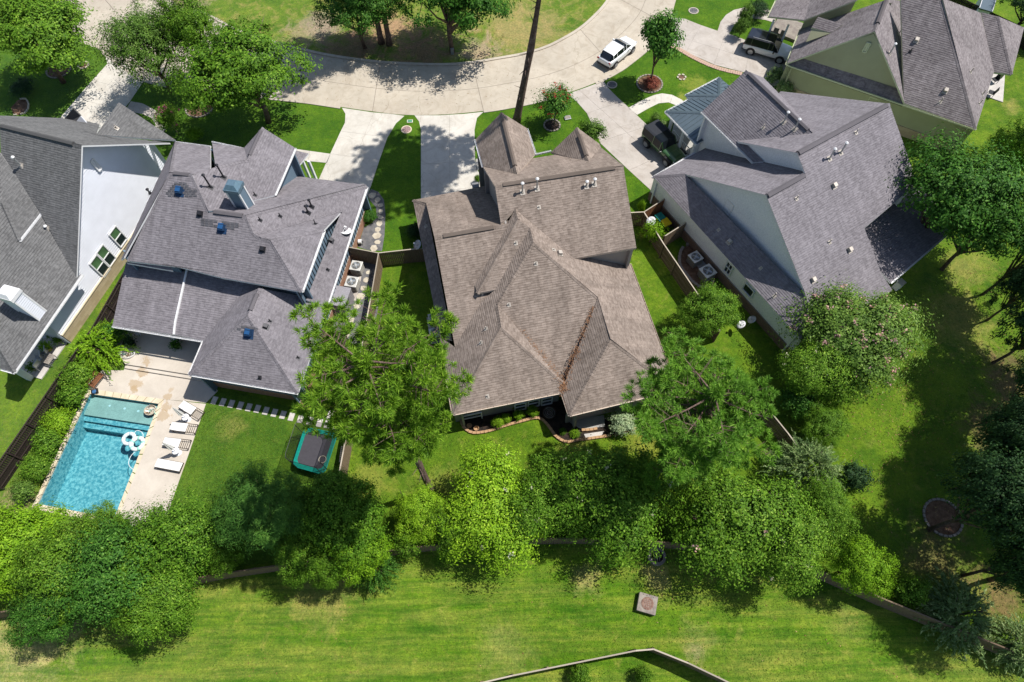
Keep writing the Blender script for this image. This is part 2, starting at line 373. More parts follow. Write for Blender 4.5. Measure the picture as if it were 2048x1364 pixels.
# road, in two lanes of concrete slabs
ST = [((40, -70), (290, -70)), ((100, 0), (345, 10)), ((150, 75), (385, 22)), ((207, 104), (420, 35)), ((290, 160), (470, 62)), ((400, 180), (520, 78)), ((500, 192), (565, 92)),
      ((607, 203), (640, 110)), ((682, 214), (700, 120)), ((745, 223), (760, 127)), ((812, 230), (830, 131)), ((890, 229), (890, 132)), ((967, 222), (945, 128)),
      ((1024, 213), (1000, 119)), ((1077, 202), (1045, 111)), ((1135, 186), (1090, 98)), ((1190, 166), (1124, 82)), ((1235, 143), (1161, 60)), ((1262, 124), (1190, 35)), ((1300, 92), (1213, 10)),
      ((1335, 50), (1224, -10)), ((1352, 0), (1240, -50)), ((1372, -70), (1262, -120))]
outer = [at2(*a) for a, b in ST]; inner = [at2(*b) for a, b in ST]
osm, ism = smooth_line(outer, 4), smooth_line(inner, 4)
def lerp(a, b, t): return (a[0]+(b[0]-a[0])*t, a[1]+(b[1]-a[1])*t)
road = MB(); road.poly([(x, y, .008) for x, y in osm] + [(x, y, .008) for x, y in ism[::-1]]); road = road.build('road', M['joint']); road['kind'] = 'structure'
cuts = [0, 3, 6, 9, 12, 17, 20, 22]
for a, b in zip(cuts, cuts[1:]):
    for l0, l1 in ((0.0, .47), (.47, 1.0)):
        ids = list(range(a*4, b*4+1)); e = .012
        lo = [lerp(osm[i], ism[i], l0+(.003 if l0 else 0)) for i in ids]; hi = [lerp(osm[i], ism[i], l1-(.003 if l1 < 1 else 0)) for i in ids]
        def cut(c): return [lerp(c[0], c[1], .03)] + c[1:-1] + [lerp(c[-1], c[-2], .03)]
        MB().prism(cut(lo)+cut(hi)[::-1], .0, .022).build('road_slab', M['road'], road)
def strip(name, line, w_, z0, z1, m, parent=None, side=1, seg=None, gap=.01):
    """a kerb or edging that follows a line, optionally in separate pieces"""
    L = [0]; 
    for p, q in zip(line, line[1:]): L.append(L[-1]+math.hypot(q[0]-p[0], q[1]-p[1]))
    n = []
    for i in range(len(line)):
        a, b = line[max(i-1, 0)], line[min(i+1, len(line)-1)]; d = math.hypot(b[0]-a[0], b[1]-a[1]) or 1
        n.append((-(b[1]-a[1])/d*side, (b[0]-a[0])/d*side))
    b = MB()
    pts = [(p, (p[0]+k[0]*w_, p[1]+k[1]*w_)) for p, k in zip(line, n)]
    for (p, q), (p2, q2) in zip(pts, pts[1:]): pass
    for i in range(len(pts)-1):
        p, q = pts[i]; p2, q2 = pts[i+1]
        b.poly([(*p, z1), (*p2, z1), (*q2, z1), (*q, z1)] if side > 0 else [(*p, z1), (*q, z1), (*q2, z1), (*p2, z1)])
        b.poly([(*p, z0), (*p2, z0), (*p2, z1), (*p, z1)]); b.poly([(*q, z1), (*q2, z1), (*q2, z0), (*q, z0)])
    o = b.build(name, m, parent)
    return o
tag(strip('kerb', ism, .32, 0, .11, M['curb'], side=1), kind='structure')
for a, b in ((3, 8), (12, 15), (16, 19)): tag(strip('kerb', osm[a*4:b*4+1], .28, 0, .07, M['curb'], side=-1), kind='structure')
# island lawn inside the bend, front lawns
isl = ism + [at2(1262, -120), (60, 160), (-60, 160), (-90, 110)]
sheet('island_lawn', isl, .004, M['island'])
fl = px([(-420, 60), (-420, 420), (0, 420), (215, 560), (300, 560), (560, 520), (700, 540), (760, 510), (850, 505), (1250, 440), (1330, 430), (1450, 330), (1500, 200), (1560, 190), (1640, 60), (1640, -60), (1372, -70)]) + osm[::-1][4:]
sheet('front_lawn', fl, .0035, M['lawn'])
sheet('back_lawn', px([(405, 808), (372, 920), (330, 1040), (340, 1140), (640, 1120), (690, 950), (700, 840), (600, 820), (430, 770)]), .0035, M['lawnB'])
# ---- concrete drives and walks, slab by slab
def paved(name, outline, joints, m, z=.028, gap=.008, kind='structure'):
    """outline and joint lines in photo pixels, measured on the ground"""
    pts = px(outline); base = MB(); ar = sum(a[0]*c[1]-c[0]*a[1] for a, c in zip(pts, pts[1:]+pts[:1]))
    if ar < 0: pts = pts[::-1]
    base.poly([(x, y, .0075) for x, y in pts]); base = base.build(name, M['joint']); base['kind'] = kind
    cells = [pts]
    for a, b in joints:
        (x0, y0), (x1, y1) = at2(*a), at2(*b); nx, ny = -(y1-y0), (x1-x0); L = math.hypot(nx, ny); nx /= L; ny /= L; c = nx*x0+ny*y0; new = []
        for q in cells:
            for s_ in (1, -1):
                k = clip(q, nx*s_, ny*s_, c*s_-gap)
                if len(k) > 2 and area(k) > .08: new.append(k)
        cells = new
    for q in cells: MB().prism(q, 0, z).build('concrete_slab', m, base)
    return base
paved('driveway', [(684, 216), (691, 228), (690, 246), (682, 262), (661, 307), (632, 372), (727, 410), (742, 372), (759, 320), (775, 275), (792, 247), (809, 232), (780, 228), (745, 225)],
      [((684, 263), (775, 275)), ((661, 308), (759, 320)), ((747, 227), (690, 366))], M['drive'])
paved('driveway', [(829, 231), (838, 243), (842, 260), (842, 330), (842, 405), (980, 385), (962, 355), (955, 340), (950, 317), (949, 260), (954, 236), (967, 224), (930, 228), (880, 231)],
      [((842, 278), (949, 273)), ((841, 329), (949, 322)), ((842, 386), (952, 375)), ((899, 229), (900, 382))], M['drive'])
paved('driveway', [(1135, 188), (1154, 204), (1174, 227), (1201, 287), (1257, 340), (1316, 394), (1440, 330), (1330, 280), (1294, 250), (1257, 215), (1236, 196), (1217, 177), (1207, 162), (1170, 176)],
      [((1174, 227), (1231, 207)), ((1211, 280), (1281, 257)), ((1261, 340), (1324, 310)), ((1197, 215), (1326, 330))], M['drive2'])
paved('driveway', [(1304, 92), (1334, 87), (1380, 108), (1430, 130), (1492, 146), (1545, 172), (1640, 190), (1660, 120), (1530, 95), (1490, 80), (1458, 68), (1435, 62), (1400, 50), (1370, 38), (1339, 35), (1325, 62)],
      [((1372, 104), (1402, 50)), ((1428, 128), (1452, 66)), ((1490, 145), (1503, 86)), ((1320, 62), (1600, 150))], M['drive2'])
paved('driveway', [(215, 128), (170, 178), (123, 233), (110, 262), (190, 290), (260, 203), (287, 163), (275, 150), (240, 120), (209, 107)], [((193, 163), (247, 177)), ((160, 198), (213, 213)), ((205, 213), (165, 262))], M['drive'])
def walk(outline, joints=(), m='drive'): return paved('garden_path', outline, joints, M[m])
walk([(661, 308), (590, 298), (583, 315), (612, 322), (654, 326)], [((620, 300), (616, 324))])
walk([(1257, 216), (1276, 205), (1297, 195), (1310, 190), (1324, 187), (1344, 190), (1364, 200), (1375, 212), (1362, 220), (1357, 213), (1337, 205), (1317, 207), (1297, 217), (1274, 230)], [((1291, 197), (1301, 216)), ((1322, 186), (1322, 208)), ((1346, 188), (1340, 207))])
walk([(1435, 62), (1441, 44), (1452, 30), (1468, 20), (1490, 15), (1530, 15), (1552, 30), (1550, 46), (1530, 40), (1500, 36), (1484, 38), (1470, 48), (1458, 68)], [((1445, 36), (1466, 50)), ((1500, 10), (1500, 40))], 'drive2')
walk([(262, 203), (285, 207), (310, 220), (327, 233), (332, 257), (322, 275), (308, 268), (312, 250), (303, 236), (285, 228), (250, 222)], [((285, 207), (279, 228)), ((305, 216), (296, 235))], 'drive2')
walk([(952, 318), (965, 318), (970, 338), (953, 341)])
# brick band along the right-hand drive
# ================================================================ HOUSES
HOUSES = {
 'C': (11.0, dict(
   a0=(-8.02,35.32,2.97), a1=(-6.78,34.32,3.63), a2=(-5.38,27.72,7.85), a3=(-0.53,28.6,7.83), a3h=(1.0,28.91,7.84),
   a4h=(-0.66,37.18,2.66), a4=(-1.86,36.82,2.73), skb=(-4.41,21.6,3.55), W8=(-5.37,22.15,3.04), a9=(-4.18,20.98,3.63),
   d4=(-2.11,23.9,5.19), w1=(0.52,29.75,8.29), w2=(0.67,28.79,8.28), P1=(1.53,28.29,7.88), P2=(1.73,27.0,7.88),
   Q=(6.32,23.74,5.42), Q2=(6.9,20.3,5.43), SE=(11.59,17.42,3.08), NE=(9.48,28.23,3.03), eh=(9.14,30.07,3.02),
   v1=(4.71,26.81,6.05), d1=(-1.13,24.39,5.85), d2=(-2.41,24.14,5.85), d3=(-2.65,25.06,5.82), V1=(-0.95,23.16,5.82),
   V2=(-0.75,21.35,5.78), SW=(-4.27,16.04,2.98), K=(3.63,18.0,3.19), KM=(3.74,18.27,2.37), KS=(3.47,17.48,2.96),
   SS=(3.9,15.69,3.01), gsh=(-1.16,23.99,5.12), U1=(-1.94,35.74,6.23), U2=(7.65,37.42,6.34), UR=(8.57,32.7,9.18),
   UL=(-0.92,31.11,9.27), US=(9.45,27.64,5.99), UW=(-0.57,28.74,7.83), g1a=(-2.54,38.68,6.28), g1t=(-0.34,39.61,8.21),
   g1b=(0.74,33.09,8.16), g1c=(-1.93,35.75,6.34), g1d=(1.71,39.58,6.42), g1e=(2.27,36.85,6.42), g2a=(3.59,37.2,6.14),
   g2t=(5.62,37.99,7.96), g2b=(6.27,34.27,7.95), g2d=(7.56,37.77,6.29), g2e=(7.65,37.43,6.34),
  ), [
   ('Gn', 'a0 a4h a3h a2 a1', (0.1138,-0.6053,25.2279)),
   ('Sk', 'a0 a1 skb W8', (0.6257,0.1218,3.6904)),
   ('Gs', 'a2 a3h gsh d4 a9', (-0.1138,0.6041,-9.5063)),
   ('E', 'w1 w2 P1 P2 Q Q2 SE NE eh v1', (-0.6045,-0.1153,12.0178)),
   ('W1s', 'w2 P1 d1 d2', (-0.1174,0.6005,-8.9272)),
   ('W1w', 'w1 w2 d2 d3', (0.6055,0.1190,4.4442)),
   ('Wt', 'P1 P2 V1 V2 SW W8 a9 d4 d1', (0.6062,0.1122,3.8010)),
   ('Ms', 'P2 Q KM V1', (-0.1041,0.6068,-8.3271)),
   ('SWe', 'V1 V2 K', (-0.6288,-0.0471,6.3190)),
   ('SWs', 'V2 SW KS K', (-0.1201,0.6072,-7.2704)),
   ('SEw', 'Q Q2 SS KS K', (0.6176,0.1128,-1.1394)),
   ('SEs', 'Q2 SE SS', (-0.1279,0.6089,-6.0447)),
   ('Un', 'U1 U2 UR UL', (0.1052,-0.6055,28.1396)),
   ('Us', 'UL UR US v1 w1 UW', (-0.1134,0.6054,-9.6553)),
   ('G1w', 'g1a g1t g1b g1c', (0.8170,0.1446,2.7619)),
   ('G1e', 'g1t g1d g1e g1b', (-0.8422,-0.1385,13.3825)),
   ('G2w', 'g2a g2t g2b', (0.8383,0.1494,-2.4235)),
   ('G2e', 'g2t g2d g2e g2b', (-0.8542,-0.1501,18.4560)),
  ]),
 'B': (-11.5, dict(
   f1=(-27.52,39.57,6.02), f2=(-24.49,38.94,6.03), f3=(-22.23,33.64,8.87), r2=(-23.08,32.71,9.5), r1=(-24.79,32.96,9.58),
   h1=(-24.12,38.86,6.46), h2=(-21.19,37.97,6.81), h3=(-20.12,35.48,7.95), h4=(-21.9,34.0,8.89), wl=(-29.1,27.94,6.3),
   hl=(-28.5,27.69,6.05), gt=(-19.47,38.9,7.97), gr=(-17.22,38.08,6.56), ge=(-18.16,33.26,6.46), gv=(-19.48,32.19,7.14),
   q=(-21.88,30.19,8.36), m1=(-21.58,30.22,8.38), m2=(-19.11,29.74,8.35), pp0=(-18.79,40.75,3.63), pp1=(-17.5,40.83,3.01),
   pp2=(-18.29,38.91,3.19), pp3=(-19.03,38.83,3.55), e1=(-24.88,27.1,6.15), e2=(-21.02,25.97,6.0), D1t=(-26.39,29.24,7.21),
   D1l=(-28.72,27.73,5.75), D1r=(-25.1,26.93,5.71), D1u=(-24.79,27.04,6.11), D2a=(-17.95,28.18,7.69), D2b=(-17.27,27.95,7.74),
   D2r=(-15.09,24.59,5.99), nc=(-14.09,30.01,6.12), nd=(-13.55,33.32,4.18), nv=(-18.55,28.57,7.67), fr0=(-18.41,37.7,3.66),
   fr1=(-11.95,36.62,3.41), Er2=(-14.06,25.05,3.15), Er3=(-15.36,24.94,4.29), L1=(-18.38,25.16,5.75), L2=(-18.82,22.85,5.74),
   L3=(-15.43,17.91,3.06), L4=(-23.55,19.62,3.13), L5=(-23.05,22.35,3.11), L6=(-21.38,25.35,3.81), L7=(-15.55,25.35,4.06),
   s1=(-24.48,27.52,4.9), s2=(-25.26,23.68,3.41), s3=(-25.32,22.94,3.11), s4=(-18.6,25.87,4.73), s0=(-21.59,27.15,4.98),
   t1=(-29.5,28.51,4.77), t2=(-30.29,23.86,3.06), t4=(-24.44,27.4,4.74),
  ), [
   ('Fn1', 'f1 f2 f3 r2 r1', (-0.1210,-0.5874,25.9336)),
   ('Fn2', 'h1 h2 h3 h4', (-0.0589,-0.5166,25.1343)),
   ('Wst', 'f1 r1 hl wl', (0.9736,-0.1169,37.4869)),
   ('Ea', 'gt gr ge gv q r2 h4 h3', (-0.6226,0.1292,-9.1386)),
   ('Gw', 'gt h3 h2', (0.7451,-0.1352,27.7355)),
   ('Ms', 'r1 r2 q m1 m2 nv D2a e2 e1 D1u hl', (0.1212,0.5724,-6.3366)),
   ('D1s', 'D1t D1r D1l', (0.1495,0.7349,-10.3333)),
   ('D2s', 'D2a D2b D2r e2', (0.1379,0.5942,-6.5340)),
   ('D2e', 'D2b nc D2r', (-0.5959,0.1340,-6.2998)),
   ('D2n', 'D2b nc nd nv D2a', (-0.1652,-0.5486,20.2281)),
   ('Fr', 'fr0 fr1 m2 m1 q gv ge', (-0.1307,-0.5748,22.9793)),
   ('Er', 'm2 fr1 Er2 Er3 nd nv', (-0.8633,0.1774,-13.4159)),
   ('LE', 'L1 L2 L3 Er2 L7', (-0.6025,0.1253,-8.4728)),
   ('LW', 'L1 L2 L4 L5 L6', (0.6367,-0.1226,20.5282)),
   ('LS', 'L2 L3 L4', (0.1232,0.6248,-6.2217)),
   ('S2', 's1 s2 s3 L5 s4 s0', (0.0777,0.3701,-3.3900)),
   ('S1', 't1 t2 s3 t4', (0.0735,0.3527,-3.1254)),
   ('Pp', 'pp0 pp1 pp2 pp3', (-0.4865,0.1044,-9.7645)),
  ]),
 'A': (-18.0, dict(
   r0=(-37.89,37.08,10.62), r1=(-31.14,34.83,10.61), c=(-28.55,40.35,5.17), c2=(-28.39,41.01,4.85), v=(-32.98,38.94,7.64),
   n1=(-35.55,43.18,4.77), n2=(-36.75,43.7,4.65), n3=(-38.47,43.31,5.46), n4=(-40.64,40.47,8.45), gt=(-31.98,42.44,7.74),
   gb=(-35.32,42.04,5.0), sr=(-33.64,27.72,3.93), sv=(-35.82,31.92,6.7), s0=(-38.28,35.6,9.37), ec=(-33.4,28.17,3.79),
   es=(-35.95,19.86,3.71), eh=(-36.77,21.3,4.68), ez2=(-37.08,20.2,3.73), uc=(-35.78,32.05,6.76), uq=(-43.06,40.2,5.0),
   us=(-36.64,29.31,6.7), uh=(-37.73,31.79,8.17), u2=(-38.28,29.92,6.7),
  ), [
   ('An', 'r0 r1 c v n1 n2 n3 n4', (-0.2811,-0.8509,31.4986)),
   ('AGe', 'gt c2 v', (-0.7133,0.2318,-24.9078)),
   ('As', 'r0 r1 sr sv s0', (0.2757,0.8487,-10.3808)),
   ('AE', 's0 sv sr ec es eh', (-0.7599,0.2500,-28.5776)),
   ('AEs', 'eh es ez2', (0.2194,0.8008,-4.3094)),
   ('AUe', 's0 uc us uh', (-0.7316,0.2320,-26.8661)),
   ('AUs', 'uh us u2', (0.2683,0.7117,-4.3310)),
  ]),
 'D': (29.5, dict(
   R1l=(21.42,33.25,9.46), R1r=(29.6,38.01,9.49), R2l=(18.8,30.08,8.58), R2r=(22.07,32.0,8.57), nl=(18.7,37.76,6.25),
   nr=(25.03,46.03,3.78), gt=(19.72,42.97,8.77), gb=(23.47,35.98,8.67), gw=(16.53,41.3,6.12), gw2=(19.74,35.56,6.1),
   gw3=(20.38,35.33,6.43), gw4=(19.37,37.16,6.45), ge1=(22.52,45.19,6.04), ge2=(23.78,40.83,6.82), l0=(12.43,37.13,3.04),
   l1=(16.61,39.87,2.73), l2=(19.02,41.38,2.66), l3=(22.71,32.87,8.34), sk1=(14.79,36.32,4.09), sk2=(21.7,24.51,4.41),
   sk3=(22.08,23.44,4.04), sk4=(21.41,21.12,2.99), se=(32.07,33.02,6.04), x1=(27.12,29.22,5.53), x2=(28.57,26.39,3.57),
   x3=(29.58,25.35,2.71), pa0=(14.53,44.62,3.13), pa1=(16.71,40.56,3.11), pa2=(18.73,41.43,3.74), pa3=(18.64,43.33,4.0),
   pb1=(16.78,46.05,3.08), pb2=(20.88,47.64,3.26), pc0=(16.65,46.64,3.13), pc1=(20.17,48.85,3.09), pc2=(19.46,45.78,3.73),
   pc3=(20.91,47.75,3.08), pc4=(21.31,46.74,3.11), pc5=(19.65,45.03,3.66), dp0=(28.52,30.51,3.48), dp1=(29.06,27.03,2.83),
   dp2=(29.72,26.08,2.62), dp3=(35.71,30.61,2.79), dp4=(34.94,34.59,3.55), dp5=(32.42,34.67,3.81), dp6=(27.93,31.33,3.67),
  ), [
   ('Dn1', 'nl R1l R1r nr', (0.3098,-0.5326,20.5532)),
   ('DGw', 'gt gw gw2 gw3 gw4 gb', (0.6451,0.3631,-19.5433)),
   ('DGe', 'gt gb ge2 ge1', (-0.6757,-0.3551,37.3379)),
   ('Dl', 'l0 l1 l2 l3 R2r R2l sk1', (0.2954,-0.5330,19.1025)),
   ('Dsk', 'l0 sk1 sk2 sk3 sk4', (0.5842,0.3285,-16.4467)),
   ('Ds', 'R1l R1r se x1 x2 x3 sk4 sk3 sk2 R2l R2r', (-0.3066,0.5379,-1.8775)),
   ('PA', 'pa0 pa1 pa2 pa3', (0.2574,0.1441,-7.0440)),
   ('PB', 'pa0 pa3 pb2 pb1', (0.1375,-0.2454,12.0768)),
   ('PCn', 'pc0 pc2 pc1', (0.1387,-0.2407,12.0425)),
   ('PCe', 'pc1 pc2 pc4 pc3', (-0.2510,-0.1489,15.4233)),
   ('PCw', 'pc0 pb1 pc5 pc2', (0.2564,0.1468,-7.9853)),
   ('DP', 'dp6 dp0 dp1 dp2 dp3 dp4 dp5', (-0.0980,0.1709,1.0611)),
  ]),
 'E': (-30.0, dict(
   ap=(32.01,48.07,8.21), L=(26.58,49.96,3.54), R=(35.84,44.31,3.63), t0=(34.3,52.29,8.1), l2=(29.1,54.91,3.42),
   v0=(35.09,51.58,8.57), rv=(36.48,53.62,7.13), u0=(26.47,57.16,3.21), u1=(27.84,59.76,3.17), u2=(30.92,59.23,4.29),
   u3=(28.89,54.6,4.63), u4=(32.17,53.26,7.5), u5=(33.07,53.69,7.96), d1=(29.1,52.84,6.22), d2=(31.1,51.68,6.22),
   d3=(30.22,51.35,5.63), d4=(28.6,52.22,5.59), c=(41.24,41.09,3.45), h0=(38.06,50.6,9.16), ee=(45.79,48.55,3.1),
   ev=(44.55,53.28,5.88), er=(39.13,51.11,8.77), p1=(45.97,52.66,5.84), p2=(47.2,48.0,3.26), p3=(50.77,54.33,3.33),
   p0=(44.63,53.38,5.81),
  ), [
   ('El', 'ap L l2 t0', (0.7108,-0.3966,4.4893)),
   ('Er', 'ap R rv t0', (-0.7682,0.4209,12.5247)),
   ('Es', 'v0 R c h0', (0.4131,0.7323,-43.6519)),
   ('Ee', 'h0 c ee ev er', (-0.6848,0.3830,15.9252)),
   ('Ep', 'p0 p1 p2 ee', (0.3735,0.6522,-45.6711)),
   ('Epe', 'p1 p2 p3', (-0.6568,0.3806,15.9937)),
   ('U1', 'u0 u1 u2 u3', (0.3419,-0.2154,6.4975)),
   ('U2', 'u3 u2 u5 u4', (0.7150,-0.3862,5.0546)),
   ('Dd', 'd1 d2 d3 d4', (0.4029,0.6977,-42.3695)),
  ]),
}

def poly_facet(H, name, vs, a, m, parent, fascia, course=.17, thick=.16, step=.021):
    org = H['o']; P = [H['P'][v][:2] if v in H['P'] else v for v in vs]
    ar = sum(p[0]*q[1]-q[0]*p[1] for p, q in zip(P, P[1:]+P[:1]))
    if ar < 0: P = P[::-1]
    s = math.hypot(a[0], a[1]); d = (-a[0]/s, -a[1]/s); e = (-d[1], d[0]); k = math.sqrt(1+s*s)
    Z = lambda p: a[0]*p[0]+a[1]*p[1]+a[2]
    b = MB(); b.uv = []
    def face(pts, mi, uvs):
        b.poly(pts, mi); b.uv += uvs
    uvf = lambda p: (p[0]*e[0]+p[1]*e[1], -(p[0]*d[0]+p[1]*d[1])*k)
    top = [(p[0], p[1], Z(p)) for p in P]
    face(top, 0, [uvf(p) for p in P]); face([(p[0], p[1], p[2]-thick) for p in reversed(top)], 1, [(0, 0)]*len(P))
    for p, q in zip(top, top[1:]+top[:1]):
        face([(p[0], p[1], p[2]-thick), (q[0], q[1], q[2]-thick), q, p], 1, [(0, 0), (1, 0), (1, 1), (0, 1)])
    o = b.build('roof_slope', [m, fascia], parent, origin=org)
    o.location = (0, 0, 0)
    if course:
        b = MB(); b.uv = []; c = course/k; ws = [p[0]*d[0]+p[1]*d[1] for p in P]; w0 = max(ws)-c; wm = min(ws)
        while w0 > wm-c:
            q = clip(clip(P, d[0], d[1], w0+c), -d[0], -d[1], -w0)
            if len(q) > 2 and area(q) > .002:
                w_ = [(p[0]*d[0]+p[1]*d[1]-w0)/c for p in q]
                b.poly([(p[0], p[1], Z(p)+.006+step*t) for p, t in zip(q, w_)], 0); b.uv += [uvf(p) for p in q]
                for (p, t), (r, t2) in zip(zip(q, w_), list(zip(q, w_))[1:]+[(q[0], w_[0])]):
                    if t > .99 and t2 > .99:
                        b.poly([(p[0], p[1], Z(p)+.004), (r[0], r[1], Z(r)+.004), (r[0], r[1], Z(r)+.006+step), (p[0], p[1], Z(p)+.006+step)], 0); b.uv += [uvf(p)]*4
            w0 -= c
        oc = b.build('shingle_courses', m, o, origin=org, kind='stuff'); oc.location = (0, 0, 0)
    return o
def loc2(H, dx, dy): t = R_(H['th']); return (dx*math.cos(t)-dy*math.sin(t), dx*math.sin(t)+dy*math.cos(t))
def HV(H, v):
    if isinstance(v, str): return H['P'][v]
    return at(*v)
def flatten(pts, n, ref):
    c = pts[ref][0]*n[0]+pts[ref][1]*n[1]
    return [(p[0]+n[0]*(c-p[0]*n[0]-p[1]*n[1]), p[1]+n[1]*(c-p[0]*n[0]-p[1]*n[1]), p[2]) for p in pts]
def wall(H, m, vs, inset, zb, drop=.14, thick=.14, name='wall', batten=None, zt=None, flat=None):
    ix, iy = loc2(H, *inset); org = H['o']; L = math.hypot(ix, iy) or 1; tx, ty = ix/L*thick, iy/L*thick
    pts = []
    for v in vs:
        p = HV(H, v); pts.append((p[0]+ix, p[1]+iy, (p[2] if zt is None else zt)-drop))
    if flat is not None: pts = flatten(pts, (ix/L, iy/L), flat)
    b = MB(); b.uv = []; u = 0
    for p, q in zip(pts, pts[1:]):
        d = math.hypot(q[0]-p[0], q[1]-p[1])
        A_, B_, C_, D_ = (p[0], p[1], zb), (q[0], q[1], zb), q, p
        back = [(x+tx, y+ty, z) for x, y, z in (A_, B_, C_, D_)]
        for fc, uv in (((A_, B_, C_, D_), [(u, zb), (u+d, zb), (u+d, q[2]), (u, p[2])]), ((back[3], back[2], back[1], back[0]), [(0, 0)]*4),
                       ((A_, D_, back[3], back[0]), [(0, 0), (0, p[2]), (.1, p[2]), (.1, 0)]), ((C_, B_, back[1], back[2]), [(0, 0)]*4), ((D_, C_, back[2], back[3]), [(0, 0)]*4)):
            b.poly(fc); b.uv += uv
        u += d
    o = b.build(name, m, H['root'], origin=org); o.location = (0, 0, 0)
    if batten:
        bb_ = MB(); sp, bm = batten
        for p, q in zip(pts, pts[1:]):
            d = math.hypot(q[0]-p[0], q[1]-p[1]); n_ = int(d/sp)
            for i in range(n_+1):
                t = min(1, (i*sp)/d); x, y, z = [p[j]+(q[j]-p[j])*t for j in range(3)]
                if z-zb > .1: bb_.box((x-ix/L*.02, y-iy/L*.02, (z+zb)/2), (.05, .05, z-zb-.02), math.atan2(q[1]-p[1], q[0]-p[0]))
        if bb_.v: oo = bb_.build('battens', bm, o, origin=org, kind='stuff'); oo.location = (0, 0, 0)
    return o
def clapboards(H, m, vs, inset, zb, course=.23, step=.05, name='siding', ref=0):
    """lap siding on a vertical wall: tilted boards, each lower edge proud"""
    ix, iy = loc2(H, *inset); L = math.hypot(ix, iy); nx, ny = -ix/L, -iy/L; ex, ey = -ny, nx; org = H['o']
    pts = [HV(H, v) for v in vs]; pts = [(p[0]+ix, p[1]+iy, p[2]-.14) for p in pts]; c0 = pts[ref][0]*nx+pts[ref][1]*ny
    poly = [(p[0]*ex+p[1]*ey, p[2]) for p in pts] + [(pts[-1][0]*ex+pts[-1][1]*ey, zb), (pts[0][0]*ex+pts[0][1]*ey, zb)]
    b = MB(); z = zb; zm = max(p[1] for p in poly)
    while z < zm:
        q = clip(clip(poly, 0, 1, z+course), 0, -1, -z)
        if len(q) > 2:
            def w3(s, h): o_ = .012+step*(1-(h-z)/course); return (ex*s+nx*(c0+o_), ey*s+ny*(c0+o_), h)
            b.poly([w3(*p) for p in q])
            lo = [p for p in q if abs(p[1]-z) < 1e-5]
            if len(lo) == 2:
                a_, b_ = w3(*lo[0]), w3(*lo[1]); b.poly([(a_[0]-nx*.04, a_[1]-ny*.04, z), (b_[0]-nx*.04, b_[1]-ny*.04, z), b_, a_])
        z += course
    o = b.build(name, m, H['root'], origin=org, kind='stuff'); o.location = (0, 0, 0); return o
def gutters(H, m, edges):
    for a, b in edges:
        p, q = Vector(HV(H, a)), Vector(HV(H, b)); d = (q-p); d.z = 0; L = d.length
        if L < .2: continue
        zz = .5*(p.z+q.z)-.07; n = Vector((d.y, -d.x, 0)).normalized(); c = Vector(H['o']); cc = (p+q)/2
        if (cc-Vector((H['c'][0], H['c'][1], cc.z))).dot(n) < 0: n = -n
        A, B = Vector((p.x, p.y, zz))+n*.06-c, Vector((q.x, q.y, zz))+n*.06-c
        g = MB(); g.bar(A+n*.055, B+n*.055, .012, .11); g.bar(A-n*.05, B-n*.05, .012, .11); g.bar(A-Vector((0, 0, .055)), B-Vector((0, 0, .055)), .12, .012)
        k = max(1, int(L/.9))
        for i in range(k+1): x = A.lerp(B, i/k)+Vector((0, 0, .045)); g.bar(x-n*.06, x+n*.06, .025, .012)
        g.build('gutter', m, H['root'])
